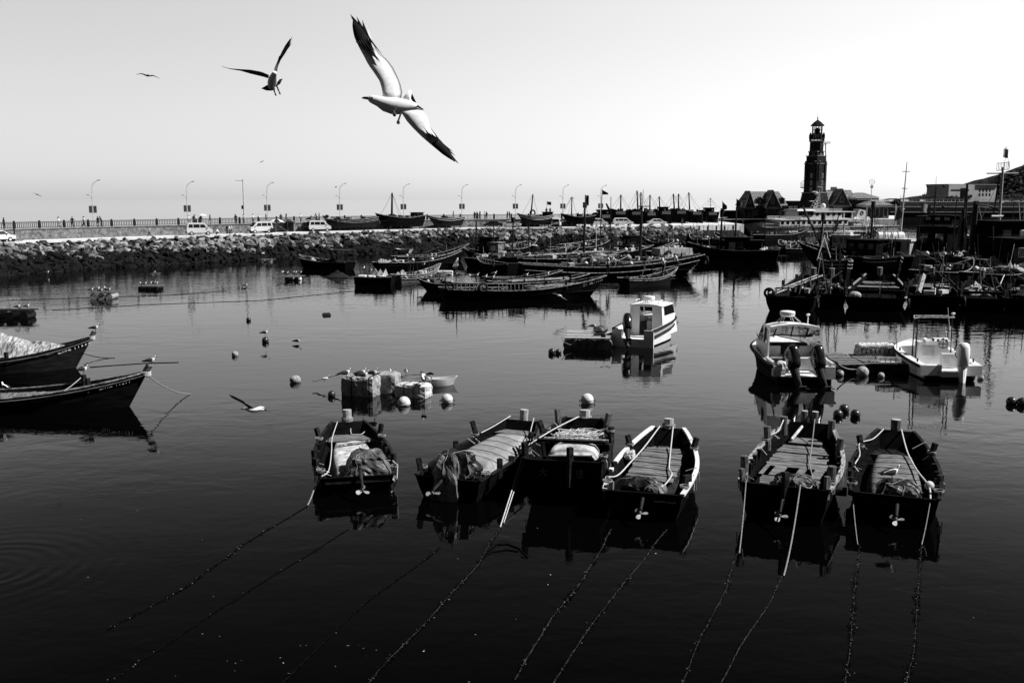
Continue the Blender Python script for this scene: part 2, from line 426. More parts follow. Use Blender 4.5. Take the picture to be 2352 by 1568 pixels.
def cover(root, h, t0, t1, wf, zt, mat, name='tarpaulin', crown=.12, drop=.25, lump=.03, n=26, seed=1, square=.0):
    rings = []; m = 17
    for i in range(n + 1):
        t = t0 + (t1 - t0) * i / n; w = h.w(t) * wf; rg = []
        edge = min(1, min(i, n - i) / 1.5)
        for j in range(m):
            a = -1 + 2 * j / (m - 1); x = w * a
            k = max(0, (abs(a) - .72) / .28)
            z = zt + crown * (1 - a * a) - drop * k ** 1.6 - (1 - edge) * drop * .8
            z += lump * nrm((x * 1.5, t * h.L * 1.3, 0), 1, seed) * 1.3 - lump * .9 * max(0, .2 - abs(nrm((x * .7, t * h.L * 1.1, 0), 1.1, seed + 2))) * 5
            rg.append(V((x * (1 - .03 * k), h.L * t, z)))
        rings.append(rg)
    mb = MB().mat(mat)
    o = len(mb.v)
    for r in rings: mb.v += r
    nn = (n + 1) * m
    for r in rings: mb.v += [p - V((0, 0, .05)) for p in r]
    for i in range(n):
        for j in range(m - 1):
            a = i * m + j
            mb.f.append([a, a + 1, a + m + 1, a + m]); mb.fm.append(0)
            mb.f.append([nn + a, nn + a + m, nn + a + m + 1, nn + a + 1]); mb.fm.append(0)
    for i in range(n):
        for j in (0, m - 1):
            a = i * m + j; mb.f.append([a, a + m, nn + a + m, nn + a]); mb.fm.append(0)
    for j in range(m - 1):
        for i in (0, n):
            a = i * m + j; mb.f.append([a, a + 1, nn + a + 1, nn + a]); mb.fm.append(0)
    return mb.build(name, None, root, smooth=True)

def planks(root, h, t0, t1, wf, z, mat, step=.22, name='deck', gap=.02, skip=(), seed=0):
    mb = MB().mat(mat); y = h.L * t0; rnd = random.Random(seed); i = 0
    while y < h.L * t1:
        d = step * rnd.uniform(.8, 1.2); t = (y + d / 2) / h.L
        if i not in skip:
            mb.box((rnd.uniform(-.03, .03), y + d / 2, z + rnd.uniform(-.012, .012)), (2 * h.w(t) * wf + rnd.uniform(-.06, .06), d - gap, .05), rz=rnd.uniform(-.01, .01))
        y += d; i += 1
    return mb.build(name, None, root)

def lumpcover(root, c, sz, mat, name='engine_cover', seed=0, nu=32, nv=18, fold=.12, taper=.8, sharp=5.0):
    """sheet draped over a boxy engine: flat-ish top, creases fanning down the sides"""
    vs = []; c = V(c); fold *= .9; rj = random.Random(seed + 90)
    for i in range(nv + 1):
        th = math.pi * i / nv
        for j in range(nu):
            ph = 2 * math.pi * j / nu
            x, y, z = math.sin(th) * math.cos(ph), math.sin(th) * math.sin(ph), math.cos(th)
            k = (abs(x) ** sharp + abs(y) ** sharp + abs(z) ** sharp) ** (-1 / sharp)
            x, y, z = x * k, y * k, z * k
            dn = (1 - z) / 2
            tp = 1 - (1 - taper) * (1 - dn) + .12 * dn
            q = V((x, y, z))
            cr_ = 1 - abs(2 * ((ph * 1.9 + 1.9 * nrm((x * .8, y * .8, z * .6), 1.2, seed + 3)) / 1.2 % 1) - 1)   # sharp creases
            d = 1 + fold * nrm(q, 1.3, seed) * 1.6 + fold * .9 * (cr_ - .5) * dn ** .7 - fold * 1.5 * max(0, .18 - abs(nrm(q, 1.8, seed + 5)))
            d *= 1 + rj.uniform(-.05, .05) * (0 if i in (0, nv) else 1)
            vs.append(c + V((x * sz[0] * tp * d, y * sz[1] * tp * d, z * sz[2] + sz[2] * (.28 * nrm((x * 1.1, y * 1.1, 0), 1.3, seed + 8) + .10 * abs(nrm((x, y, 0), 4, seed))) * (1 if z > 0 else .6))))
    fs = [(i * nu + j, (i + 1) * nu + j, (i + 1) * nu + (j + 1) % nu, i * nu + (j + 1) % nu) for i in range(nv) for j in range(nu)]
    o = MB().mat(mat).add(vs, fs).build(name, None, root, smooth=False)
    if sz[0] > .4:
        for k in range(2):                                         # lashing thrown over the sheet, following its surface
            col_ = [vs[i * nu + ((seed * 5 + k * 7 + (i // 6)) % nu)] for i in range(3, nv - 3)]; opp = [vs[i * nu + ((seed * 5 + k * 7 + nu // 2 - (i // 5)) % nu)] for i in range(3, nv - 3)]
            pts = [c + (p - c) * 1.04 for p in col_[::-1] + opp]; MB().mat(rope_grey).path(pts, .016, 5).build('lashing', None, o)
    return o

def propeller(root, c, r=.2, tilt=.9, rot=.3, top=None, mat=metal_pale, bl=3, kf=.34, face=0):
    """drive leg (dark tube from top) with a three bladed propeller at its end"""
    c = V(c)
    o = MB().mat(metal_dark)
    if top is not None:
        o.path([V(top), c + V((0, .06, .12)), c + V((0, .02, 0))], [.07, .05, .045], 8)
        o.build('drive_shaft', None, root)
    mb = MB().mat(mat)
    mx = Matrix.Rotation(face, 3, 'Z') @ Matrix.Rotation(-(math.pi / 2 - tilt), 3, 'X')
    mb.path([c + mx @ V((0, .03, 0)), c + mx @ V((0, -.10, 0))], [.045, .02], 8)
    for k in range(bl):
        a = rot + k * 2 * math.pi / bl; n = 12; up = []; lo = []
        for q in range(n):
            b = 2 * math.pi * q / n
            rr_ = r * .55 + r * .46 * math.cos(b); ww = r * kf * math.sin(b) * (.75 + .35 * math.cos(b))
            p = V((rr_ * math.cos(a) - ww * math.sin(a), .25 * ww + .012, rr_ * math.sin(a) + ww * math.cos(a)))
            up.append(c + mx @ p); lo.append(c + mx @ (p - V((0, .02, 0))))
        mb.loft([lo, up], True, True)
    return mb.build('propeller', None, root)

def ropeline(label, pts, r=.03, mat=rope_pale, sag=0, n=10, name='mooring_rope', weedy=0, group=None, cat='rope'):
    P = []
    pts = [V(p) for p in pts]
    for i in range(len(pts) - 1):
        for k in range(n):
            t = k / n; p = pts[i].lerp(pts[i + 1], t)
            s_ = sag[i] if isinstance(sag, (list, tuple)) else sag
            P.append(p - V((0, 0, s_ * 4 * t * (1 - t))))
    P.append(pts[-1])
    rnd = random.Random(len(label) + int(abs(pts[0].x) * 100))
    if weedy:
        P = [p + V((rnd.uniform(-.012, .012) + .10 * nrm((p.x * .35, p.y * .35, 0), 1, 6), rnd.uniform(-.015, .015), 0)) for p in P]
    mb = MB().mat(mat).path(P, r, 6)
    if weedy:
        mb.mat(weed)
        tot = sum((P[i + 1] - P[i]).length for i in range(len(P) - 1))
        for k in range(int(weedy * tot)):
            i = rnd.randrange(len(P) - 1); p = P[i].lerp(P[i + 1], rnd.random())
            if p.z > .12: continue
            cl = .35 + .65 * max(0, nrm((p.x, p.y, 0), .9, 4) + .4)
            s_ = rnd.uniform(.012, .034) * cl
            q = p + V((rnd.gauss(0, .05) * cl, rnd.gauss(0, .09) * cl, 0))
            a = rnd.uniform(0, 3.14); mb.mat(weed_pale if rnd.random() < .10 else weed)
            mb.box((q.x, q.y, .012 + rnd.uniform(0, .015)), (s_ * rnd.uniform(1, 3), s_, .012), rz=a)
    o = mb.build(name)
    return tag(o, label, cat, group)

def turns(root, c, R0, r, k=3, mat=rope_grey, dz=.06, name='rope_turns'):
    mb = MB().mat(mat)
    for i in range(k): mb.torus(V(c) + V((0, 0, i * dz)), R0 + .01 * (i % 2), r, 'z', 14, 6)
    return mb.build(name, None, root)
def ribs(root, h, ts, ht=.22, mat=wood_dark):
    for t in ts:
        for sd in (-1, 1):
            p = h.G(t, sd, 0, .12)
            MB().mat(mat).box((p.x, p.y, p.z - .12), (.16, .16, ht + .25), ry=-sd * .12).build('rib', None, root)

# foreground row ---------------------------------------------------
FG = {}
# 1
S = W(822, 1094, .75); E = W(799, 968, 1.3)
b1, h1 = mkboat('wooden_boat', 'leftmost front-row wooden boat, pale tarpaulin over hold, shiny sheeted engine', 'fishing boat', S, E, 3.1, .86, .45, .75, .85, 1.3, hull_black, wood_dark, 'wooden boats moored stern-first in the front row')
planks(b1, h1, .80, .985, .86, .78, wood_mid, name='foredeck', seed=3)
cover(b1, h1, .12, .80, .62, .80, tarp_pale, crown=.05, drop=.45, seed=2, lump=.025)
MB().mat(wood_wear).box((.1, h1.L * .66, .90), (1.5, .12, .05), rz=R(24)).build('loose_board', None, b1)
lumpcover(b1, (.42, .80, .85), (.78, .62, .62), tarp_dark, seed=4, fold=.24)
for t, sd, ht, ln in ((.74, -1, .5, -.12), (.76, 1, .5, .1), (.4, -1, .3, -.02), (.22, -1, .3, -.02), (.15, 1, .5, 0), (.03, -1, .15, 0)):
    post(b1, h1.G(t, sd, 0, .02), .11, ht, (ln, 0), wood_dark)
pz = (b1, (0, h1.L + .12, 1.2))
post(b1, (-.02, h1.L + .16, 1.25), .19, .55, (0, .03), post_top, False, name='bow_post', down=1.3)
turns(b1, (-.02, h1.L + .17, 1.30), .22, .035, 3)
ribs(b1, h1, (.3, .5, .62), .15)
propeller(b1, (.12, -.75, .42), .27, .5, 1.5, top=(.1, .1, .95), kf=.42)
MB().mat(wood_dark).box((0, .12, .55), (2.4, .2, .10)).build('stern_board', None, b1)
# 2
S = W(1027, 1098, .85); E = W(1199, 965, 1.35)
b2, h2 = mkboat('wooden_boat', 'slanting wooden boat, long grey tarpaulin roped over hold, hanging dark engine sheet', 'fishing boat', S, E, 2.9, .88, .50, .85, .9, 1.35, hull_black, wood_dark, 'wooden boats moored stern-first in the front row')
planks(b2, h2, .86, .985, .85, .95, wood_mid, name='foredeck', seed=5)
cover(b2, h2, .22, .88, .74, .98, tarp_grey, crown=.05, drop=.5, seed=9, lump=.015)
lumpcover(b2, (-.02, .95, .95), (.82, .58, .60), tarp_black, seed=14, fold=.22)
lumpcover(b2, (-.12, .25, .62), (.50, .38, .95), tarp_dark, name='hanging_sheet', seed=21, fold=.3)
for k in range(5):
    t = .36 + k * .1
    for q in (0,):
        p0 = h2.G(t, -1, -.02, .2); p1 = h2.G(t - .07, 1, -.02, .2); mid = [V((x * h2.w(t) * .72, h2.L * (t - .035 * (x + 1)), 1.10 - .12 * x * x)) for x in (-.8, -.4, 0, .4, .8)]
        MB().mat(rope_dark).path([p0] + mid + [p1], .013, 5).build('lashing', None, b2)
for t, sd, ht, ln in ((.72, -1, .65, -.2), (.5, -1, .3, 0), (.06, -1, .5, -.1), (.22, 1, .4, 0), (.66, 1, .55, .1), (.5, 1, .22, 0), (.36, 1, .22, 0)):
    post(b2, h2.G(t, sd, 0, .02), .12, ht, (ln, 0), wood_dark)
post(b2, (.02, h2.L + .14, 1.3), .19, .5, (.03, .03), post_top, False, name='bow_post', down=1.3)
propeller(b2, (-.28, -.62, .42), .27, .5, .25, top=(-.1, .15, .9), bl=2, kf=.42)
MB().mat(wood_dark).box((0, .14, .65), (2.1, .22, .1)).build('stern_board', None, b2)
# 3
S = W(1293, 1058, 1.65); E = W(1341, 962, 1.75)
b3, h3 = mkboat('wooden_boat', 'tall square-sterned wooden boat heaped with coiled pale rope, two characters on its black stern', 'fishing boat', S, E, 3.05, .93, .50, 1.65, 1.55, 1.8, hull_black, wood_dark, 'wooden boats moored stern-first in the front row', fl=.6)
planks(b3, h3, .62, .985, .86, 1.32, wood_mid, name='foredeck', seed=6)
MB().mat(wood_wear).box((0, h3.L * .56, 1.55), (2.6, .16, .09)).build('thwart', None, b3)
MB().mat(wood_dark).box((0, h3.L * .33, 1.86), (2.7, .2, .09)).build('thwart', None, b3)
cover(b3, h3, .42, .60, .7, 1.30, tarp_pale, crown=.14, drop=.3, seed=12, lump=.05)
MB().mat(metal_pale).path([(-.7, 1.2, 1.5), (.95, 1.0, 1.62)], .035, 6).build('pole', None, b3)
for t, sd, ht, ln in ((.9, -1, .55, -.05), (.88, 1, .5, .1), (.66, -1, .5, -.2), (.06, -1, .55, -.05), (.3, 1, .3, 0), (.12, 1, .22, 0), (.7, 1, .3, 0)):
    post(b3, h3.G(t, sd, 0, .02), .13, ht, (ln, 0), post_wood if t > .8 else wood_dark)
post(b3, (0.25, .02, 1.6), .13, .55, (0, 0), wood_dark, name='stern_post', down=.9)
post(b3, (.02, h3.L + .18, 1.6), .22, .5, (0, .03), post_top, False, name='bow_post', down=1.5)
turns(b3, (.02, h3.L + .19, 1.63), .26, .04, 4)
text(b3, '大', .33, (-.72, -.045, 1.18), (R(90), 0, 0), letter_dim)
text(b3, '连', .33, (.62, -.045, 1.18), (R(90), 0, 0), letter_dim)
def coil(label, c, rx, ry, n, seed, mat=rope_pale, r=.022, hh=.3):
    rnd = random.Random(seed); P = []
    ph = 0; cx = cy = 0
    for i in range(n):
        ph += .55 + rnd.uniform(-.1, .1); k = rnd.uniform(.75, 1.05)
        if i % 12 == 0: cx, cy, kk = rnd.uniform(-.5, .5) * rx, rnd.uniform(-.45, .45) * ry, rnd.uniform(.35, .75)
        P.append(V(c) + V((cx + rx * kk * k * math.cos(ph), cy + ry * kk * k * math.sin(ph), abs(nrm((i * .13, 0, 0), 1, seed)) * hh + .02 + rnd.uniform(0, .04))))
    return tag(MB().mat(mat).path(P, r, 5).build('rope_coil'), label, 'rope')
cc = RM[b3.name] @ V((.05, h3.L * .74, 1.36))
coil('heap of pale rope coiled on the foredeck of the tall square-sterned boat', cc, 1.15, .85, 330, 3)
# 4
S = W(1477, 1131, 1.0); E = W(1535, 985, 1.3)
b4, h4 = mkboat('wooden_boat', 'wooden boat with thick white pipe rails and a brown planked hatch cover', 'fishing boat', S, E, 3.1, .86, .42, 1.0, .95, 1.35, hull_black, white_paint, 'wooden boats moored stern-first in the front row', rr=.075)
cover(b4, h4, .22, .80, .62, .72, wood_dark, name='hatch_base', crown=.10, drop=.5, seed=22, lump=.01)
planks(b4, h4, .22, .78, .58, .87, wood_mid, step=.28, name='hatch_cover', gap=.012, seed=7)
planks(b4, h4, .82, .985, .8, .62, wood_mid, name='foredeck', seed=8)
lumpcover(b4, (-.25, .95, .78), (.80, .55, .45), tarp_black, seed=31, fold=.2)
lumpcover(b4, (.28, .62, .75), (.42, .42, .36), tarp_dark, name='plastic_sheet', seed=33, fold=.24)
for k in range(5):
    t = .32 + k * .1
    MB().mat(rope_dark).path([h4.G(t, -1, -.1, .35), V((-h4.w(t) * .5, h4.L * t, .925)), V((h4.w(t) * .5, h4.L * (t - .03), .925)), h4.G(t - .04, 1, -.1, .3)], .014, 5).build('lashing', None, b4)
for t, sd, ht, ln in ((.7, -1, .5, -.12), (.72, 1, .5, .12), (.36, -1, .25, 0), (.15, -1, .4, 0), (.02, -1, .12, 0), (.2, 1, .3, 0), (.12, 1, .45, 0)):
    post(b4, h4.G(t, sd, 0, .08), .12, ht, (ln, 0), wood_dark)
post(b4, (0, h4.L + .15, 1.3), .2, .42, (0, .02), post_top, False, name='bow_post', down=1.2)
turns(b4, (0, h4.L + .16, 1.28), .24, .04, 4)
propeller(b4, (.0, -.62, .45), .26, .5, 2.3, top=(.0, .2, .9), kf=.36)
MB().mat(wood_mid).box((.75, .2, .72), (.75, .36, .06)).build('stern_board', None, b4)
lumpcover(b4, (-1.15, h4.L * .60, .98), (.2, .26, .16), tarp_pale, name='cloth_bundle', seed=44)
# 5
S = W(1800, 1116, 1.3); E = W(1858, 973, 1.7)
b5, h5 = mkboat('wooden_boat', 'square-sterned wooden boat with open planked deck, gaps in its planks and six thick posts', 'fishing boat', S, E, 3.35, .88, .50, 1.3, 1.2, 1.75, hull_black, wood_wear, 'wooden boats moored stern-first in the front row', rr=.075, fl=.45)
planks(b5, h5, .04, .26, .62, .98, wood_mid, step=.13, name='deck', seed=11)
planks(b5, h5, .44, .70, .66, .98, wood_mid, step=.3, name='deck', seed=12)
planks(b5, h5, .70, .86, .66, 1.02, wood_mid, step=.2, name='foredeck', seed=13)
MB().mat(wood_mid).box((0, h5.L * .90, 1.14), (1.3, .95, .05)).build('hatch', None, b5)
for x, wd in ((-1.05, .14), (-.55, .42), (.25, .26), (.85, .34)):
    MB().mat(wood_mid).box((x, h5.L * .35, 1.02), (wd, 1.3, .045), rz=R(-4)).build('loose_plank', None, b5)
lumpcover(b5, (.22, .85, 1.12), (.72, .42, .36), tarp_black, seed=41, fold=.2)
lumpcover(b5, (.35, .78, 1.12), (.55, .42, .34), tarp_dark, name='plastic_sheet', seed=43, fold=.24)
for t, sd, ht, ln in ((.93, -1, .42, 0), (.93, 1, .42, 0), (.72, -1, .62, -.05), (.68, 1, .5, .05), (.10, -1, .75, -.02), (.13, 1, .62, 0), (.01, -1, .45, -.05), (.02, 1, .45, 0)):
    post(b5, h5.G(t, sd, 0, .1), .14 if t > .05 else .11, ht, (ln, 0), post_wood, t < .05)
post(b5, (.05, .0, 1.3), .13, .5, (0, 0), wood_dark, name='stern_post', down=.6)
for x in (-.2, .22): post(b5, (x, h5.L + .12, 1.6), .13, .6, (0, .02), post_wood, False, top=post_top, name='bow_post', down=1.3)
ribs(b5, h5, (.3, .38, .46, .56), .2)
MB().mat(foam).path([(-.55, h5.L * .86, 1.25), (-.25, h5.L * .99, 1.6)], .06, 8).build('pale_pole', None, b5)
propeller(b5, (0, -.7, .45), .26, .5, 2.2, top=(0, .0, .9), kf=.42)
text(b5, '大', .28, (-.7, -.045, .8), (R(90), 0, 0), hull_dark)
# 6
S = W(2055, 1138, 1.05); E = W(2057, 991, 1.35)
b6, h6 = mkboat('wooden_boat', 'rightmost front-row wooden boat, brown tarpaulin over its hold, a gull standing on its covered engine', 'fishing boat', S, E, 3.15, .88, .44, 1.05, .98, 1.4, hull_black, wood_dark, 'wooden boats moored stern-first in the front row')
cover(b6, h6, .14, .80, .64, .80, wood_mid, crown=.10, drop=.5, seed=52, lump=.02, name='hatch_cover')
planks(b6, h6, .82, .985, .8, .66, wood_dark, name='foredeck', seed=9)
for k in range(6):
    t = .22 + k * .09
    MB().mat(rope_dark).path([h6.G(t, -1, -.1, .3), V((-h6.w(t) * .5, h6.L * t, .885)), V((0, h6.L * (t + .01), .91)), V((h6.w(t) * .5, h6.L * (t + .03), .885)), h6.G(t + .04, 1, -.1, .3)], .013, 5).build('lashing', None, b6)
lumpcover(b6, (.1, .80, .92), (.74, .46, .42), tarp_black, seed=51, fold=.13)
lumpcover(b6, (.25, .62, .85), (.5, .42, .42), tarp_dark, name='plastic_sheet', seed=53, fold=.2)
for t, sd, ht, ln in ((.73, -1, .5, -.1), (.70, 1, .5, .12), (.4, -1, .25, 0), (.24, -1, .25, 0), (.1, -1, .3, 0), (.3, 1, .25, 0)):
    post(b6, h6.G(t, sd, 0, .05), .12, ht, (ln, 0), wood_dark)
MB().mat(rubber).path([h6.G(.12, -1, -.3, -.1), h6.G(.12, -1, -.3, -.5)], .16, 10).build('fender', None, b6)
post(b6, (0, h6.L + .14, 1.35), .2, .48, (0, .02), post_wood, False, top=post_top, name='bow_post', down=1.2)
propeller(b6, (.08, -.68, .42), .26, .5, 2.4, top=(.1, .15, .85), kf=.36)
ribs(b6, h6, (.2, .32, .44, .56), .12)
MB().mat(wood_dark).box((0, .14, .8), (2.3, .24, .08)).build('stern_board', None, b6)
MB().mat(buoy_white).sph((1.12, h6.L * .17, 1.12), .16).build('float', None, b6)

rnd = random.Random(31)
for bt, hh_, nn in ((b1, h1, 5), (b2, h2, 5), (b3, h3, 9), (b4, h4, 5), (b5, h5, 6), (b6, h6, 5)):
    for k in range(nn):                                            # frayed rope ends over the gunwales and along the sides
        t = rnd.uniform(.06, .85); sd = rnd.choice((-1, 1)); p = hh_.G(t, sd, .07); q = [p + V((-sd * rnd.uniform(.2, .5), rnd.uniform(-.2, .2), -rnd.uniform(.1, .35))), p + V((0, 0, .03)), p + V((sd * .1, rnd.uniform(-.05, .05), -.15)), p + V((sd * .1, rnd.uniform(-.1, .1), -rnd.uniform(.25, .6)))]
        MB().mat(rope_grey if k % 2 else rope_pale).path(q, .016, 5).build('rope_end', None, bt)
    for k in range(4):                                             # lashings round the quarter posts
        t = (.08, .7)[k % 2]; sd = (-1, 1)[k // 2]; turns(bt, hh_.G(t, sd, .12, .05), .15, .02, 2, rope_grey, .05)
def LP(rt, p): return RM[rt.name] @ V(p)
# boat ropes (deck runs)
def grp(rt, hh, t, sd, dz=.1): return RM[rt.name] @ hh.G(t, sd, dz, .05)
def deckrope(rt, pts, r=.03, mat=rope_pale, name='bow_rope'):
    MB().mat(mat).path(catm([V(p) for p in pts], 6) if len(pts) > 2 else [V(p) for p in pts], r * .7, 7).build(name, None, rt, smooth=True)
def gx(h, t, sd, dz, k=0): p = h.G(t, sd, dz); p.x += k; return p
deckrope(b1, [(-.45, h1.L, 1.32), (-.75, h1.L * .75, 1.0), (-.85, h1.L * .45, .98), gx(h1, .08, -1, .12, .35), gx(h1, .0, -1, .08, .0)], .03)
deckrope(b1, [(.1, h1.L + .1, 1.5), (.12, h1.L - .1, 1.15), (.12, h1.L * .93, .86), (.5, h1.L * .9, .86), (.75, h1.L * .93, 1.0)], .028)
deckrope(b1, [gx(h1, .15, 1, .2, 0), (.5, .7, 1.15), (-.1, .25, .9)], .03, rope_grey)
for k in range(3):
    rnd = random.Random(k); deckrope(b1, [(.55 + .1 * k, h1.L * (.72 - .09 * i) , .93 + rnd.uniform(-.05, .05)) if i % 2 else (.85 + .13 * k, h1.L * (.72 - .09 * i), .85) for i in range(6)], .018, rope_dark)
deckrope(b2, [(-.55, h2.L, 1.5), (-.9, h2.L * .86, 1.25), (-1.1, h2.L * .74, 1.15)], .035)
deckrope(b2, [(.55, h2.L, 1.5), (.85, h2.L * .84, 1.2), gx(h2, .66, 1, .3, 0)], .03)
deckrope(b2, [(-.2, .95, 1.5), (.15, .4, 1.15), (-.25, -.12, .95)], .04, rope_grey); deckrope(b2, [(.1, 1.0, 1.5), (.2, .55, 1.2)], .04, rope_grey)
deckrope(b3, [(-.2, h3.L, 1.85), (-.95, h3.L * .7, 1.75), (-1.35, h3.L * .25, 1.9)], .035); deckrope(b3, [(-.28, h3.L, 1.83), (-1.05, h3.L * .7, 1.7), (-1.4, h3.L * .2, 1.9)], .025)
deckrope(b4, [(-.35, h4.L, 1.42), (-.7, h4.L * .7, 1.1), (-.95, h4.L * .45, 1.02), gx(h4, .2, -1, .1, .35), gx(h4, .12, -1, .2, 0)], .04)
deckrope(b4, [(.2, h4.L, 1.42), (.35, h4.L * .7, 1.0), (.55, h4.L * .4, 1.0), (.75, h4.L * .25, 1.05), (.35, .2, .8)], .04)
deckrope(b5, [(.22, h5.L + .1, 1.95), (.3, h5.L * .8, 1.25), (.45, h5.L * .5, 1.10), (.75, h5.L * .25, 1.15), (.85, .3, 1.25), (.55, -.06, 1.42)], .035, rope_grey)
deckrope(b5, [gx(h5, .93, -1, .35, .1), gx(h5, .8, -1, .2, .25), gx(h5, .72, -1, .25, .05)], .035); deckrope(b5, [gx(h5, .1, -1, .2, 0), (-1.25, -.08, 1.38)], .03, rope_grey)
deckrope(b6, [(-.45, h6.L, 1.45), (-.85, h6.L * .86, 1.25), gx(h6, .72, -1, .2, 0), gx(h6, .6, -1, .05, .2), gx(h6, .45, -1, 0, .15), gx(h6, .35, -1, 0, .3)], .035)
deckrope(b6, [(.22, h6.L, 1.45), (.45, h6.L * .75, 1.05), (.75, h6.L * .45, 1.02), (1.1, h6.L * .18, 1.08), (1.12, .05, 1.0)], .045)

# mooring lines to the near quay (u,v on the water surface) ---------
def wl(*uv): return [W(u, v, .01) for u, v in uv]
q = grp(b1, h1, .02, -1); ropeline('pale rope hanging from the left quarter of the leftmost front-row boat into the water', [q, W(722, 1120, .35), W(706, 1160, .01)], .028, rope_grey, .06)
q = grp(b1, h1, .10, 1, .3); ropeline('pale rope hanging in a loop off the right quarter of the leftmost front-row boat', [q, q + V((.22, -.35, -.05)), q + V((.2, -.5, -.6)), q + V((.0, -.6, -1.05))], .03, rope_pale, .02)
q = grp(b2, h2, .66, 1, .3)
ropeline('left line of the taut pale rope pair between two front-row boats', [q, W(1149, 1210, .02)], .022, rope_pale, .0)
ropeline('right line of the taut pale rope pair between two front-row boats', [q + V((.12, 0, 0)), W(1157, 1200, .02)], .018, rope_pale, .0)
q = RM[b5.name] @ V((.55, -.06, 1.42)); ropeline('pale rope drooping from the stern of the boat with open planks, right side', [q, W(1800, 1322, .02)], .024, rope_grey, .35)
q = RM[b5.name] @ V((-1.25, -.08, 1.38)); ropeline('pale rope hanging from the left stern corner of the boat with open planks', [q, W(1698, 1270, .02)], .02, rope_grey, .25)
q = grp(b6, h6, .1, -1, 0); ropeline('pale rope hanging by the left quarter of the rightmost front-row boat', [q, W(1970, 1250, .02)], .016, rope_grey, .12)
q = RM[b6.name] @ V((1.12, .05, 1.0)); ropeline('pale rope hanging by the right quarter of the rightmost front-row boat', [q, W(2117, 1250, .02)], .016, rope_grey, .12)
q = grp(b4, h4, .12, -1, .2); ropeline('frayed rope with hanging knot between the white-railed boat and its tall neighbour', [q, q + V((.15, -.35, -.1)), q + V((.1, -.6, -1.0))], .04, rope_grey, .02)
rope_wet = M('soaked_rope', .028, .9, .9, 6, .0)
SUBL = [('weedy sunken mooring line farthest left in the dark foreground', [(706, 1162), (560, 1250), (430, 1345), (250, 1445)], 26),
 ('thin weedy mooring line, second from the left in the foreground', [(800, 1215), (640, 1315), (500, 1400), (390, 1475), (250, 1568)], 16),
 ('dark weedy mooring line ending near the bottom middle, third from the left', [(1010, 1255), (860, 1370), (740, 1480), (640, 1575)], 12),
 ('broad weed-covered mooring line below the taut pale rope pair', [(1149, 1212), (1095, 1300), (985, 1420), (900, 1510), (840, 1580)], 70),
 ('weed-covered line trailing from between the tall boat and the white-railed boat', [(1405, 1215), (1340, 1330), (1265, 1420), (1180, 1560)], 60),
 ('weedy line trailing below the propeller of the white-railed boat', [(1530, 1215), (1440, 1330), (1370, 1420), (1270, 1570)], 40),
 ('weedy line under the left stern corner of the boat with open planks', [(1698, 1270), (1665, 1350), (1610, 1470), (1560, 1580)], 34),
 ('smooth sunken line under the right stern of the boat with open planks', [(1800, 1322), (1765, 1385), (1700, 1490), (1650, 1580)], 10),
 ('left weed-bearded line under the rightmost front-row boat', [(1970, 1250), (1962, 1380), (1952, 1470), (1940, 1580)], 60),
 ('right weed-bearded line under the rightmost front-row boat', [(2117, 1250), (2108, 1370), (2098, 1470), (2085, 1580)], 50)]
for ii, (lb, uv, wd) in enumerate(SUBL):
    ropeline(lb, wl(*uv), (.014, .012, .02, .016, .016, .014, .013, .012, .012, .012)[ii], rope_dark if ii < 3 else rope_wet, 0, n=14, weedy=wd * .9, group='mooring lines running in towards the quay')
ropeline('upper arc of slack rope floating in a loop behind the tall square-sterned boat', wl((1110, 1275), (1140, 1250), (1165, 1249), (1190, 1258), (1212, 1280)), .03, rope_dark, 0)
ropeline('lower arc of slack rope floating in a loop behind the tall square-sterned boat', wl((1095, 1290), (1130, 1267), (1165, 1262), (1190, 1266)), .025, rope_dark, 0)

# loose scum and bits drifting in the foreground
rnd = random.Random(77); m_ = MB()
for k in range(50):
    u, v = rnd.uniform(150, 2300), rnd.uniform(980, 1560)
    if rnd.random() < .5: u, v = rnd.gauss(800, 160), rnd.gauss(1510, 50)
    p = W(u, min(v, 1600), .006); m_.mat(foam if rnd.random() < .15 else weed_pale); s_ = rnd.uniform(.008, .03)
    m_.box(p, (s_ * rnd.uniform(1, 2.5), s_, .008), rz=rnd.uniform(0, 3))
o = m_.build('floating_debris'); tag(o, 'pale specks and scraps drifting on the dark foreground water', 'debris'); o['kind'] = 'stuff'
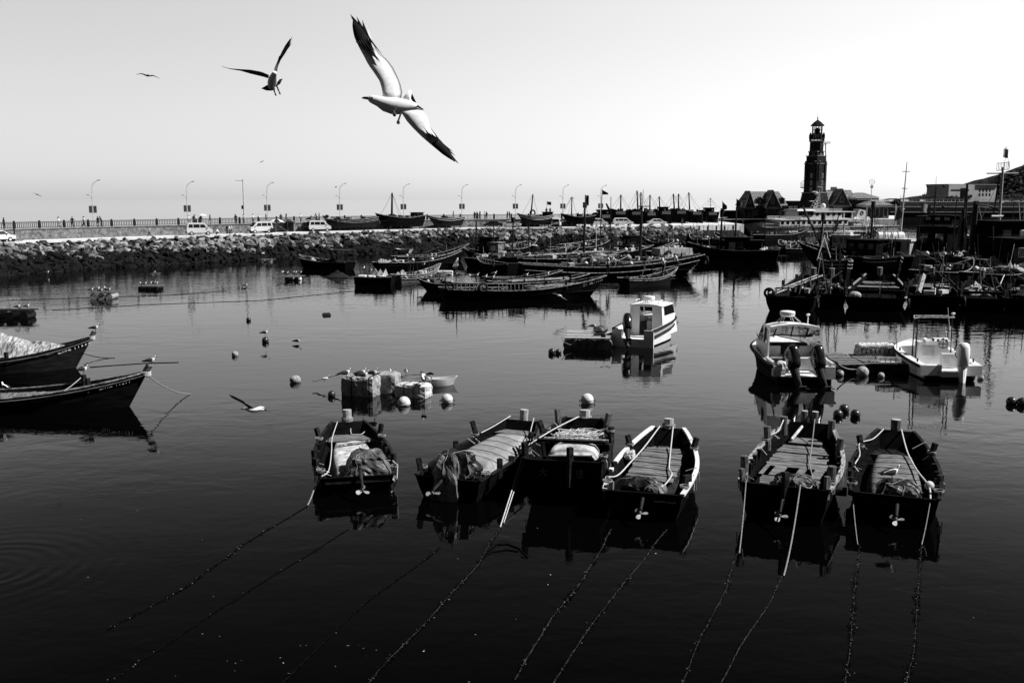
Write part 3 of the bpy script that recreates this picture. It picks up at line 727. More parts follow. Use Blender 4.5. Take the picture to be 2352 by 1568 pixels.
# ================================================================ left pair of pointed boats
LG = 'dark pointed boats at the left edge'
S = W(-230, 822, 1.2); E = W(212, 773, 2.0)
l1, k1 = mkboat('wooden_boat', 'dark pointed boat heaped with pale netting, numbered 11226 on its bow', 'fishing boat', S, E, 3.0, .7, .06, 1.2, .95, 2.0, hull_dark, wood_dark, LG, rb=1.3, tm=.45)
S = W(-330, 905, 1.1); E = W(338, 853, 1.85)
l2, k2 = mkboat('wooden_boat', 'dark pointed boat in front of the netting boat, numbered 11291 on its bow', 'fishing boat', S, E, 2.7, .7, .06, 1.1, .85, 1.85, hull_black, wood_wear, LG, rb=1.2, tm=.45)
def bowtext(rt, h, s1, s2, t0, size1, size2, mat, dz=-.33, sd=1, gap=.1):
    """lettering laid along the outer side of the bow"""
    out = []
    x = t0 * h.L
    for s_, size in ((s1, size1), (s2, size2)):
        for ch in s_:
            y = x + size * .45; t = y / h.L
            g = h.g(t) + dz
            # interpolate outer skin at height g
            fr = (h.g(t) - g) / (h.g(t) * .55); w_ = h.w(t) * (1 - .07 * fr)
            t2 = (y + .1) / h.L
            ang = math.atan2(h.w(t2) - h.w(t), .1); sl = math.atan2(h.g(t2) - h.g(t), .1)
            q = text(rt, ch, size, (sd * (w_ + .02), y - h.rb * .5 * max(0, (t - .35) / .65) ** 2.2 * fr, g), (0, 0, 0), mat)
            ydir = V((0, 0, 1)); xdir = V((sd * math.sin(ang) , math.cos(ang), math.sin(sl))) * 1.0
            if sd < 0: xdir = V((-math.sin(ang), math.cos(ang), math.sin(sl))) * -1
            xdir.normalize(); zdir = xdir.cross(ydir).normalized(); ydir = zdir.cross(xdir)
            q.rotation_euler = Matrix((xdir, ydir, zdir)).transposed().to_euler()
            q.location = V(q.location) + zdir * .03
            out.append(q); x += size * (.95 if ord(ch) > 255 else .72)
        x += gap
    return out
bowtext(l1, k1, '辽大中渔', '11226', .825, .21, .30, letter_white)
bowtext(l2, k2, '辽大中渔', '11291', .845, .17, .22, letter_white, dz=-.27)
post(l1, (0, k1.L - .12, 1.9), .15, .42, (.0, .25), post_wood, name='stem_post', down=.15)
post(l2, (0, k2.L - .15, 1.75), .17, .42, (0, .28), post_wood, True, top=post_top, name='stem_post', down=.15)
turns(l1, (0, k1.L - .05, 1.85), .2, .03, 4, rope_pale); turns(l2, (0, k2.L - .05, 1.65), .22, .03, 4, rope_pale)
for rt, h, ts in ((l1, k1, (.72, .55)), (l2, k2, (.76, .80, .5))):
    for t in ts: post(rt, h.G(t, 1 if t > .77 or t < .6 else -1, 0, .1), .13, .42, (0, 0), wood_dark)
    for sd in (-1, 1):
        MB().mat(hull_grey).path([h.G(i / 14, sd, -.16, -.05) for i in range(15)], .035, 5).build('rubbing_strake', None, rt)
planks(l2, k2, .45, .82, .82, .72, wood_mid, name='deck', seed=21)
planks(l1, k1, .3, .7, .8, .75, wood_dark, name='deck', seed=22)
MB().mat(wood_mid).box((.2, k2.L * .85, 1.1), (.5, .3, .3)).build('hatch', None, l2)
deckrope(l2, [gx(k2, .76, -1, .4, 0), (0, k2.L * .7, .95), (.3, k2.L * .62, .9)], .03)
# netting tent of the 11226 boat
def heap(label, c, sz, mat, name='net_heap', seed=0, group=None, peak=None, rz=0, cat='fishing net', nu=36, nv=12, rough=.3):
    """draped heap: a cone-like lumpy mound standing on its base"""
    vs = []; c = V(c); mz = Matrix.Rotation(rz, 3, 'Z')
    pk = peak or [(0, 0, 1)]
    vs = []
    for i in range(nv + 1):
        r = i / nv
        for j in range(nu):
            ph = 2 * math.pi * j / nu
            x, y = r * math.cos(ph), r * math.sin(ph)
            z = 0
            for px, py, pz_ in pk:
                d = math.hypot(x - px, y - py); z = max(z, pz_ * max(0, 1 - d * 1.05) ** .9)
            e = (1 - r) ** .35
            z = max(z, .28 * e) * (1 + rough * nrm((x, y, 0), 3.5, seed)) + rough * .12 * nrm((x, y, 0), 9, seed + 2) * e
            k = 1 + .15 * nrm((x, y, 0), 2, seed + 4)
            vs.append(c + mz @ V((x * sz[0] * k, y * sz[1] * k, max(0, z) * sz[2])))
    n0 = len(vs); vs.append(c)
    fs = [(i * nu + j, (i + 1) * nu + j, (i + 1) * nu + (j + 1) % nu, i * nu + (j + 1) % nu) for i in range(nv) for j in range(nu)]
    fs += [(nv * nu + (j + 1) % nu, nv * nu + j, n0) for j in range(nu)]
    return tag(MB().mat(mat).add(vs, fs).build(name, None, None, smooth=True), label, cat, group)
pc = RM[l1.name] @ V((0, k1.L * .52, .85))
heap('pale netting pitched like a tent over the boat numbered 11226', pc, (3.9, 1.3, 1.75), net_pale, seed=3, peak=[(-.05, 0, 1), (.55, .0, .62), (-.65, 0, .55)], rz=RM[l1.name].to_euler().z + R(90), rough=.12)
q = LP(l1, (0, k1.L - .3, 1.6)); q1 = LP(l1, (.6, k1.L * .78, 1.15))
ropeline('rope from the side of the boat numbered 11226 dipping into the water ahead', [q1, W(196, 813, .35), W(264, 822, .01)], .025, rope_dark, .1)
q = LP(l2, (0, k2.L - .05, 1.7))
ropeline('double mooring rope sagging from the bow of the boat numbered 11291 to the water', [q, W(437, 905, .01)], .035, rope_grey, .25)
ropeline('faint line lying on the water between the two left boats', wl((205, 843), (330, 834), (410, 832)), .03, rope_dark, 0, weedy=3)
ropeline('long line floating across the water in front of the small left rafts', wl((0, 690), (200, 684), (400, 677), (520, 668)), .03, rope_dark, 0)
ropeline('second long line floating across the water nearer than the small left rafts', wl((120, 712), (330, 700), (600, 690), (820, 668)), .03, rope_dark, 0)

# ================================================================ white motorboats
def outboard(root, c, k=1.0, tilt=.5, cowl=black_gloss, leg=metal_dark, name='outboard_motor', rz=0, trim=white_dull):
    """tilted outboard: cowling ahead, leg and skeg swung up behind; returns the cowling"""
    mx = Matrix.Translation(V(c)) @ Matrix.Rotation(rz, 4, 'Z') @ Matrix.Rotation(-tilt, 4, 'X') @ Matrix.Scale(k, 4)
    mb = MB().mat(cowl); rings = []
    prof = [(.0, .16, .2), (.05, .19, .28), (.3, .215, .34), (.6, .215, .37), (.74, .19, .34), (.81, .13, .24), (.83, .03, .06)]
    for z, a, b_ in prof:
        rings.append([mx @ V((a * math.copysign(abs(math.cos(q)) ** .7, math.cos(q)), -.05 + b_ * math.copysign(abs(math.sin(q)) ** .8, math.sin(q)) - z * .12, z)) for q in [2 * math.pi * i / 20 for i in range(20)]])
    mb.loft(rings); cw = mb.build(name, None, root, smooth=True)
    mb = MB().mat(cowl if cowl is not black_gloss else leg)
    rings = []
    for z, a, b_, y in ((.0, .16, .2, 0), (-.35, .12, .17, -.02), (-.75, .07, .17, -.05), (-.95, .06, .16, -.06)):
        rings.append([mx @ V((a * math.cos(q), y + b_ * math.sin(q), z)) for q in [2 * math.pi * i / 12 for i in range(12)]])
    mb.loft(rings)
    mb.prism([(0, 0)], 'x', 0, 0) if 0 else None
    def fin(zz, ys, t_):
        return
    # cavitation plate, gearcase bullet, skeg
    vs = [mx @ V(p) for p in ((-.14, .1, -.80), (.14, .1, -.80), (.14, -.32, -.80), (-.14, -.32, -.80), (-.14, .1, -.83), (.14, .1, -.83), (.14, -.32, -.83), (-.14, -.32, -.83))]
    mb.add(vs, [(0, 1, 2, 3), (7, 6, 5, 4), (0, 4, 5, 1), (1, 5, 6, 2), (2, 6, 7, 3), (3, 7, 4, 0)])
    mb.path([mx @ V((0, .16, -1.0)), mx @ V((0, .05, -1.0)), mx @ V((0, -.22, -1.0))], [.02 * k, .09 * k, .06 * k], 10)
    mb.add([mx @ V(p) for p in ((-.01, .08, -1.02), (.01, .08, -1.02), (.01, -.12, -1.28), (-.01, -.12, -1.28), (-.01, -.2, -1.04), (.01, -.2, -1.04))], [(0, 1, 2, 3), (3, 2, 5, 4), (0, 3, 4), (1, 5, 2)])
    g = mb.build('drive_leg', None, cw, smooth=False)
    mb = MB().mat(metal_dark)
    for j in range(3):
        a = .5 + j * 2.094
        cx, cz = .17 * math.cos(a), -1.0 + .17 * math.sin(a)
        mb.loft([[mx @ V((cx + .1 * math.cos(q) * math.cos(a) - .07 * math.sin(q) * math.sin(a), -.26 + dy + .05 * math.sin(q), cz + .1 * math.cos(q) * math.sin(a) + .07 * math.sin(q) * math.cos(a))) for q in [2 * math.pi * i / 10 for i in range(10)]] for dy in (0, .015)])
    mb.build('propeller', None, cw)
    mb = MB().mat(trim)                                            # pale stripe on the cowling and bracket
    for sx_ in (-1, 1):
        mb.path([mx @ V((sx_ * .215, -.25, .3)), mx @ V((sx_ * .222, 0.0, .45)), mx @ V((sx_ * .21, .16, .55))], .018 * k, 5)
    mb.build('cowling_stripe', None, cw)
    return cw

def mhull(mb, L, B, zs, zb, outer, inner, ww=.86, flare=.1, n=20, th=.16, fl=.45, bott=hull_dark, tm=.45, rake=1.0):
    def w(t): return B / 2 * (ww + (1 - ww) * math.sin(math.pi / 2 * min(1, t / tm))) * (1 if t < tm else max(.02, math.cos(math.pi / 2 * ((t - tm) / (1 - tm)) ** 1.6)))
    def g(t): return zs + (zb - zs) * t ** 1.3
    R_ = []
    for i in range(n + 1):
        t = i / n; w_ = w(t); gg = g(t); y = L * t; rk = rake * max(0, (t - .3) / .7) ** 2
        th_ = min(th, w_ * .8)
        R_.append([V((-w_, y, gg)), V((-w_ * (.95 - flare), y - rk * .4, gg * .45)), V((-w_ * .82, y - rk * .75, .1)), V((-w_ * .7, y - rk, -.2)), V((0, y - rk, -.5)), V((w_ * .7, y - rk, -.2)), V((w_ * .82, y - rk * .75, .1)), V((w_ * (.95 - flare), y - rk * .4, gg * .45)), V((w_, y, gg)),
                   V((w_ - th_, y, gg)), V((max(0, w_ * .86 - th_), y - rk * .5, fl)), V((-max(0, w_ * .86 - th_), y - rk * .5, fl)), V((-w_ + th_, y, gg))])
    o = len(mb.v)
    for r in R_: mb.v += r
    m = 13
    mb.mat(outer); a = mb.cur; mb.mat(inner); b_ = mb.cur; mb.mat(bott); c_ = mb.cur
    for i in range(n):
        for j in range(m):
            q = o + i * m + j; p = o + i * m + (j + 1) % m
            mb.f.append([q, p, p + m, q + m]); mb.fm.append(c_ if 2 <= j <= 5 else (a if j < 8 else b_))
    mb.mat(outer)
    return w, g

# M1 — white cabin boat -------------------------------------------
S = W(1453, 797, 0); hd = R(26); 
m1_ = thing('cabin_boat', 'white motorboat with a square cabin, radome and one tilted black outboard', 'motorboat', S, -hd)
k_ = mpp(S)   # metres per D pixel
L1, B1 = 8.3, 3.35
mb = MB(); w1, g1 = mhull(mb, L1, B1, 1.32, 1.85, white_paint, white_paint, ww=.94, th=.2)
mb.build('hull', None, m1_)
MB().mat(white_paint).box((-1.25, .0, .42), (.75, .12, 1.75), tp=1).box((1.25, 0, .42), (.75, .12, 1.75)).box((0, 0, .2), (1.8, .12, .85)).build('transom', None, m1_)
for dz in (-.02, -.55):
    for sd in (-1, 1):
        MB().mat(rubber).path([V((sd * (w1(i / 16) + .02 - (.09 * w1(i / 16) if dz < -.1 else 0)), L1 * i / 16 - (.15 * (i / 16) ** 2 if dz < -.1 else 0), g1(i / 16) + dz)) for i in range(17)], .09, 8).build('rub_rail', None, m1_, smooth=True)
# foredeck
mb = MB().mat(white_paint); rg = []
for i in range(9):
    t = .42 + .57 * i / 8; rg.append([V((-w1(t) * .98, L1 * t, g1(t) - .03)), V((0, L1 * t, g1(t) + .1)), V((w1(t) * .98, L1 * t, g1(t) - .03))])
mb.loft(rg, closed=False, cap=False); mb.build('foredeck', None, m1_)
# cabin
cab0, cab1, ch, cw0, cw1 = L1 * .36, L1 * .74, 2.95, 1.42, 1.22
mb = MB().mat(white_paint)
def panel(mb, a, b_, c_, d): mb.add([a, b_, c_, d], [(0, 1, 2, 3)])
zf = .5
# aft bulkhead with doorway (two panels + header)
def slab(mb, pts, dn):
    n = len(pts); dn = V(dn); vs = [V(p) for p in pts] + [V(p) + dn for p in pts]
    mb.add(vs, [tuple(range(n))[::-1], tuple(range(n, 2 * n))] + [(i, (i + 1) % n, n + (i + 1) % n, n + i) for i in range(n)])
for sd in (-1, 1):
    slab(mb, [(sd * cw0, cab0, zf), (sd * .52, cab0, zf), (sd * .5, cab0, ch - .12), (sd * cw1, cab0, ch - .12)], (0, .06, 0))
mb.build('cabin_bulkhead', None, m1_)
for sd in (-1, 1):
    mb = MB().mat(white_paint); y0, y1, yw = cab0 + .3, cab1 - .55, cab1
    xb = lambda z: sd * (cw0 + (cw1 - cw0) * (z - zf) / (ch - zf))
    zs_, zt_ = 2.02, 2.82
    slab(mb, [(xb(zf), cab0, zf), (xb(zf), cab1 + .5, zf), (xb(zs_), cab1 + .2, zs_), (xb(zs_), cab0, zs_)], (-sd * .06, 0, 0))
    slab(mb, [(xb(zs_), cab0, zs_), (xb(zs_), y0 + .25, zs_), (xb(zt_), y0 + .2, zt_), (xb(zt_), cab0, zt_)], (-sd * .06, 0, 0))
    slab(mb, [(xb(zt_), cab0, zt_), (xb(zt_), cab1 - .35, zt_), (xb(ch), cab1 - .5, ch - .08), (xb(ch), cab0, ch - .08)], (-sd * .06, 0, 0))
    mb.build('cabin_side', None, m1_)
    mb = MB().mat(glass_dark); slab(mb, [(xb(zs_) - sd * .015, y0 + .25, zs_), (xb(zs_) - sd * .015, cab1 + .15, zs_), (xb(zt_) - sd * .015, cab1 - .4, zt_), (xb(zt_) - sd * .015, y0 + .2, zt_)], (-sd * .03, 0, 0)); mb.build('side_window', None, m1_)
mb = MB().mat(glass_dark); slab(mb, [(-1.2, cab1 + .2, 2.0), (1.2, cab1 + .2, 2.0), (1.1, cab1 - .45, 2.85), (-1.1, cab1 - .45, 2.85)], (0, .03, 0)); mb.build('windscreen', None, m1_)
mb = MB().mat(white_paint)
rg = []
for i in range(9):
    y = cab0 - .12 + (cab1 - .35 - cab0 + .12) * i / 8
    rg.append([V((x * cw1 * 1.06, y, ch - .12 + .13 * (1 - x * x) - .02 * i / 8)) for x in (-1, -.6, -.2, .2, .6, 1)] + [V((x * cw1 * 1.06, y, ch - .2)) for x in (1, -1)])
mb.loft(rg); mb.build('cabin_roof', None, m1_)
# interior bits seen through the door
MB().mat(white_dull).box((.1, cab0 + .9, 1.25), (.5, .3, .9)).build('helm_seat', None, m1_)
MB().mat(letter_white).box((-.28, cab0 + 1.0, 1.75), (.35, .02, .3)).build('notice', None, m1_)
def radome(root, c, r, h, txt=None, name='radar_dome'):
    mb = MB().mat(white_paint); rg = []
    for z, q in ((0, .82), (.12, .98), (.75, 1), (.92, .95), (1, .7)):
        rg.append([V(c) + V((r * q * math.cos(a), r * q * math.sin(a), h * z)) for a in [2 * math.pi * i / 24 for i in range(24)]])
    mb.loft(rg); o = mb.build(name, None, root, smooth=False)
    mb = MB().mat(white_dull)
    for a in (.8, 2.3, 3.9, 5.5): mb.path([V(c) + V((.6 * r * math.cos(a), .6 * r * math.sin(a), .02)), V(c) + V((1.0 * r * math.cos(a), 1.0 * r * math.sin(a), -.3))], .025, 5)
    mb.build('radar_mount', None, o); return o
radome(m1_, (-.1, cab0 + 1.1, ch + .2), .42, .3)
for sd in (-1, 1):
    MB().mat(white_paint).path([(sd * .95, cab0 + .2, ch), (sd * .95, cab0 + .2, ch + .2), (sd * .95, cab0 + 1.2, ch + .24), (sd * .95, cab0 + 1.2, ch)], .03, 6).build('roof_rail', None, m1_)
    MB().mat(white_paint).path([(sd * 1.25, cab1 + .2, 1.75), (sd * 1.1, cab1 + .3, 2.9), (sd * .95, cab1 + .75, 2.7), (sd * .9, L1 * .88, 1.8)], .035, 6).build('bow_rail', None, m1_)
MB().mat(white_dull).box((-1.2, .8, .9), (.5, 1.2, .55)).box((.0, cab0 - .5, .52), (2.6, 1.0, .05)).build('locker', None, m1_)
outboard(m1_, (-.35, -.2, 1.2), 1.6, .95, rz=R(22))
text(m1_, '中渔政', .3, (w1(.8) + .02, L1 * .80, 1.1), (R(90), 0, R(70)), letter_dark)

# M2 — hardtop boat with twin outboards ---------------------------
S = W(1846, 884, 0); m2_ = thing('cabin_boat', 'hardtop motorboat with an arched roof, labelled radar and twin black outboards', 'motorboat', S, R(-2))
L2, B2 = 9.0, 4.15
mb = MB(); w2, g2 = mhull(mb, L2, B2, 1.15, 1.75, hull_dark, white_paint, ww=.9, th=.26, rake=1.2)
mb.build('hull', None, m2_)
for sd in (-1, 1):
    MB().mat(rubber).path([V((sd * (w2(i / 16) + .0), L2 * i / 16, g2(i / 16) - .06)) for i in range(17)], .10, 8).build('rub_rail', None, m2_, smooth=True)
MB().mat(white_dull).box((-1.62, .1, .85), (.45, .5, .65)).box((1.5, .1, .75), (.6, .5, .75)).mat(hull_dark).box((0, 0, .1), (3.2, .14, .75)).build('transom', None, m2_)
MB().mat(white_paint).path([(-1.7, .0, 1.2), (-1.72, 2.4, 1.22)], .13, 8).build('side_coaming', None, m2_)
MB().mat(white_paint).path([(1.7, .0, 1.2), (1.72, 2.4, 1.22)], .13, 8).build('side_coaming', None, m2_)
mb = MB().mat(white_paint); rg = []
for i in range(9):
    t = .58 + .41 * i / 8; rg.append([V((-w2(t) * .98, L2 * t, g2(t) - .03)), V((0, L2 * t, g2(t) + .16)), V((w2(t) * .98, L2 * t, g2(t) - .03))])
mb.loft(rg, closed=False, cap=False); mb.build('foredeck', None, m2_)
# hardtop: arch ring roof + pillars + glass
def arch(y, sx_, zt, zb_, n=14, p=.45):
    return [V((sx_ * math.copysign(abs(math.cos(a)) ** p, math.cos(a)), y, zb_ + (zt - zb_) * math.sin(a) ** .8)) for a in [math.pi * i / n for i in range(n + 1)]]
y0, y1 = 2.4, 5.0
mb = MB().mat(white_paint); rg = []
for i in range(7):
    t = i / 6; y = y0 + (y1 - y0) * t; z = 3.12 - .16 * t * t
    rg.append([V((x * 1.62 * (1 - .1 * t), y, z + .22 * (1 - x * x) - (.12 if abs(x) == 1 else 0))) for x in (-1, -.92, -.6, -.2, .2, .6, .92, 1)] + [V((x * 1.62 * (1 - .1 * t), y, z - .08 + .18 * (1 - x * x) - (.12 if abs(x) == 1 else 0))) for x in (1, .5, 0, -.5, -1)])
mb.loft(rg); mb.build('hardtop', None, m2_)
for sd in (-1, 1):
    mb = MB().mat(white_paint)
    slab(mb, [(sd * 1.62, y0, 3.02), (sd * 1.62, y0 + .35, 3.02), (sd * 1.70, y0 + .3, 1.2), (sd * 1.70, y0 - .15, 1.2)], (-sd * .08, 0, 0))
    slab(mb, [(sd * 1.66, y0, 2.05), (sd * 1.62, y1 + .9, 2.05), (sd * 1.6, y1 + 1.2, 1.4), (sd * 1.70, y0, 1.2)], (-sd * .08, 0, 0))
    slab(mb, [(sd * 1.63, y0 + 1.15, 3.02), (sd * 1.63, y0 + 1.28, 3.02), (sd * 1.68, y0 + 1.4, 2.05), (sd * 1.68, y0 + 1.25, 2.05)], (-sd * .09, 0, 0))
    mb.build('pillar', None, m2_)
    mb = MB().mat(glass_dark); slab(mb, [(sd * 1.61, y0 + .35, 2.95), (sd * 1.48, y1 - .1, 2.85), (sd * 1.56, y1 + .75, 2.07), (sd * 1.64, y0 + .3, 2.07)], (-sd * .03, 0, 0)); mb.build('side_window', None, m2_)
mb = MB().mat(rubber)
for sd in (-1, 1): mb.path([(sd * .5, y1, 2.98), (sd * .55, y1 + .85, 2.1)], .05, 6)
for sd in (-1, 1): mb.path([(sd * 1.45, y1 - .05, 2.9), (sd * 1.5, y1 + .8, 2.1)], .06, 6)
mb.path([(-1.5, y1 + .8, 2.1), (0, y1 + 1.0, 2.2), (1.5, y1 + .8, 2.1)], .06, 6); mb.build('windscreen_frame', None, m2_)
gm_ = bpy.data.materials.new('clear_glass'); gm_.use_nodes = True
gb = gm_.node_tree.nodes['Principled BSDF']; gb.inputs['Transmission Weight'].default_value = .95; gb.inputs['Roughness'].default_value = .02; gb.inputs['IOR'].default_value = 1.05; gb.inputs['Base Color'].default_value = (.6, .6, .6, 1)
mb = MB().mat(gm_); slab(mb, [(-1.42, y1 + .8, 2.15), (1.42, y1 + .8, 2.15), (1.38, y1 + .02, 2.88), (-1.38, y1 + .02, 2.88)], (0, .02, 0)); mb.build('windscreen', None, m2_)
MB().mat(metal_dark).box((.0, y1 - .2, 1.5), (2.6, .6, .7)).build('dashboard', None, m2_)
for x in (-.95, .95):
    mb = MB().mat(white_dull).box((x, 3.4, 1.15), (.75, .6, .12)).box((x, 3.65, 1.5), (.7, .12, .6)); mb.build('seat', None, m2_)
MB().mat(white_dull).box((.35, 1.5, 1.05), (1.4, .5, .7)).build('engine_locker', None, m2_)
rd = radome(m2_, (-.3, y0 + 1.0, 3.72), .46, .32)
text(rd, 'FURUNO', .2, (-.3, y0 + 1.0 - .475, 3.88), (R(90), 0, 0), letter_dark)
MB().mat(metal_pale).path([(-.9, y0 + .7, 3.3), (-.6, y0 + .9, 3.7), (.1, y0 + .9, 3.7), (.6, y0 + .7, 3.25)], .035, 6).path([(-.9, y0 + 1.4, 3.3), (-.6, y0 + 1.1, 3.7), (.1, y0 + 1.1, 3.7), (.6, y0 + 1.4, 3.25)], .035, 6).build('radar_frame', None, m2_)
MB().mat(white_paint).tube((.95, y0 + .9, 3.2), (.95, y0 + .9, 3.75), .035).sph((.95, y0 + .9, 3.82), (.12, .12, .07)).build('antenna', None, m2_)
MB().mat(metal_pale).path([V((-1.5, 4.6, 1.7)), V((-1.75, 5.2, 2.3)), V((-1.35, 7.0, 2.45)), V((0, 8.1, 2.5)), V((1.35, 7.0, 2.45)), V((1.75, 5.2, 2.3)), V((1.5, 4.6, 1.7))], .03, 6).build('bow_rail', None, m2_)
for x in (-.62, .85): outboard(m2_, (x, -.12, .95), 1.65, .62, rz=R(12))
lumpcover(m2_, (-1.0, 1.2, .9), (.35, .45, .3), white_dull, name='bag', seed=61)

# M3 — open white console boat ------------------------------------
S = W(2181, 874, 0); m3_ = thing('console_boat', 'open white motorboat with a steering console, pipe top and one white outboard', 'motorboat', S, R(-3))
L3, B3 = 7.2, 3.9
mb = MB(); w3, g3 = mhull(mb, L3, B3, .98, 1.55, white_dull, white_paint, ww=.94, th=.42, fl=.5)
mb.build('hull', None, m3_)
MB().mat(white_paint).box((-1.2, .05, .65), (1.25, .5, .62)).box((1.2, .05, .65), (1.25, .5, .62)).box((0, .05, .4), (1.2, .5, .3)).build('transom', None, m3_)
text(m3_, '大', .25, (-.75, -.21, .5), (R(90), 0, 0), letter_dim)
mb = MB().mat(white_paint); rg = []
for i in range(9):
    t = .72 + .27 * i / 8; rg.append([V((-w3(t) * .98, L3 * t, g3(t) - .03)), V((0, L3 * t, g3(t) + .06)), V((w3(t) * .98, L3 * t, g3(t) - .03))])
mb.loft(rg, closed=False, cap=False); mb.build('foredeck', None, m3_)
for sd in (-1, 1):
    MB().mat(rubber).path([V((sd * (w3(i / 16) + .02), L3 * i / 16, g3(i / 16) - .12)) for i in range(17)], .07, 8).build('rub_rail', None, m3_, smooth=True)
    MB().mat(metal_pale).path([V((sd * w3(.55), L3 * .55, 1.35)), V((sd * w3(.57), L3 * .57, 2.0)), V((sd * w3(.8) * .95, L3 * .8, 2.15)), V((0.0, L3 * .99, 2.2))], .028, 6).build('bow_rail', None, m3_)
    for t in (.12, .55): MB().mat(metal_dark).tube((sd * (w3(t) - .2), L3 * t, g3(t)), (sd * (w3(t) - .2), L3 * t, g3(t) + .22), .05).build('cleat', None, m3_)
mb = MB().mat(white_paint)
mb.box((-.15, 2.9, 1.25), (1.9, .7, 1.5), tp=.97); mb.box((.1, 2.75, 2.0), (1.5, .5, .3), rx=R(20)); mb.build('console', None, m3_)
MB().mat(white_dull).box((-.45, 2.53, 1.45), (.75, .02, .6)).build('console_door', None, m3_)
MB().mat(rubber).torus((.35, 2.30, 1.92), .27, .025, 'y').box((.35, 2.32, 1.92), (.5, .03, .05)).box((.35, 2.32, 1.92), (.05, .03, .5)).build('steering_wheel', None, m3_)
for x, z in ((.1, 2.12), (.4, 2.2), (-.2, 2.16), (.62, 2.1)): MB().mat(metal_dark).tube((x, 2.52, z), (x, 2.46, z - .01), .075).build('gauge', None, m3_)
mb = MB().mat(gm_); slab(mb, [(-.95, 3.1, 2.2), (.8, 3.1, 2.2), (.75, 3.3, 2.85), (-.9, 3.3, 2.85)], (0, .02, 0)); mb.build('windscreen', None, m3_)
MB().mat(metal_pale).path([(-.95, 3.1, 2.2), (-.9, 3.3, 2.87), (.75, 3.3, 2.87), (.8, 3.1, 2.2)], .025, 6).build('windscreen_frame', None, m3_)
for x in (-1.18, 1.0):
    for y in (2.7, 3.3): MB().mat(metal_dark).tube((x, y, .6), (x * .97, y, 3.55), .04).build('top_post', None, m3_)
MB().mat(metal_pale).path([(-1.45, 2.5, 3.5), (-1.15, 2.55, 3.56), (1.05, 2.55, 3.56), (1.15, 2.9, 3.56), (1.0, 3.5, 3.56), (-1.15, 3.5, 3.56), (-1.3, 3.0, 3.56), (-1.45, 2.5, 3.5)], .035, 6).build('pipe_top', None, m3_)
MB().mat(white_paint).tube((1.05, 2.8, 3.5), (1.05, 2.8, 3.72), .03).sph((1.05, 2.8, 3.78), (.12, .12, .07)).build('antenna', None, m3_)
MB().mat(white_dull).tube((1.0, 2.6, 1.5), (.5, 2.3, 4.2), .018).build('whip_aerial', None, m3_)
MB().mat(white_dull).box((.55, 1.75, 1.0), (.9, .5, .8)).build('seat', None, m3_)
outboard(m3_, (.62, -.2, .85), 1.75, .3, cowl=white_paint, rz=R(-12), trim=rubber)
# ================================================================ buoys, floats, rafts
def buoy(u, v, rpx, mat, label, group=None, ears=False, squash=1.0, sink=.25, seam=False, wl_=None):
    """u,v = centre of the ball in the photo"""
    P = W(u, v + rpx * (1 - sink) * .9, 0); k = mpp(P); r = rpx * k
    root = thing('buoy', label, 'buoy', (P.x, P.y, 0), random.uniform(0, 3), group)
    MB().mat(mat).sph((0, 0, r * (1 - 2 * sink) * squash), (r, r, r * squash), 24, 16, jit=.03 if mat is buoy_rib else 0).build('shell', None, root, smooth=True)
    if seam: MB().mat(white_dull).torus((0, 0, r * (1 - 2 * sink) * .6), r * 1.0, r * .05, 'z', 24, 6).build('seam', None, root)
    if ears:
        root.rotation_euler = (0, 0, .15)
        for s_ in (-1, 1): MB().mat(metal_dark).torus((s_ * r * 1.1, 0, r * .35), r * .16, r * .06, 'y', 14, 6).build('lug', None, root)
        MB().mat(metal_dark).torus((0, 0, r * .5), r * 1.0, r * .03, 'z', 24, 5).build('seam', None, root)
    return root, r
buoy(928, 921, 14.5, buoy_white, 'white hemispherical buoy in front of the white foam block', seam=True, sink=.3)
buoy(1027, 915, 13.5, buoy_white, 'white ball buoy with two dark lugs, right of the white foam block', ears=True, group='white buoys with lugs')
buoy(1349, 915, 14.7, buoy_white, 'white ball buoy with two dark lugs behind the tall square-sterned boat', ears=True, group='white buoys with lugs')
buoy(761.7, 904, 9, buoy_dark, 'dark ball buoy left of the large dark foam block')
buoy(678.4, 869, 12.7, buoy_rib, 'streaky weed-fouled buoy, the largest of those on open water', squash=.85)
buoy(540, 812, 7.5, buoy_rib, 'small streaky buoy left of the buoy that carries a gull')
buoy(609.6, 780, 8, buoy_dark, 'dark buoy with a gull standing on top')
buoy(571, 733, 5.5, buoy_dark, 'small dark buoy, farthest left on the open water')
buoy(1980.6, 852, 14, buoy_rib, 'large mottled buoy against the raft between two motorboats')
buoy(2023.5, 861, 7.7, buoy_rib, 'small grey buoy beside the large mottled one at the raft')
buoy(1929, 856, 9, buoy_rib, 'grey buoy squeezed beside the stern of the hardtop motorboat')
buoy(2252, 866, 7, buoy_rib, 'small grey buoy behind the stern of the open console boat')
DG = 'dark ball buoys behind the boat with open planks'
buoy(1938.8, 937, 11.7, buoy_dark, 'rear one of three dark ball buoys below the hardtop motorboat', DG)
buoy(1924.5, 949, 11, buoy_dark, 'left one of three dark ball buoys below the hardtop motorboat', DG)
buoy(1964.5, 949, 11.5, buoy_dark, 'right one of three dark ball buoys below the hardtop motorboat', DG)
buoy(2322.8, 920, 11.7, buoy_dark, 'dark ball buoy at the right edge, left of its pair')
buoy(2347, 922, 12, buoy_dark, 'dark ball buoy cut by the right edge of the photo')
buoy(1267.6, 806.5, 8.5, buoy_dark, 'left one of two glossy buoys beside the log raft')
buoy(1282.5, 807, 7.2, buoy_dark, 'right one of two glossy buoys beside the log raft')
P = W(750, 724, 0)
tag(MB().mat(rubber).box(P + V((0, 0, .08)), (.9, .5, .3), rz=.3, tp=.7).build('drifting_log', None, None), 'small dark drifting lump alone on open water', 'driftwood')

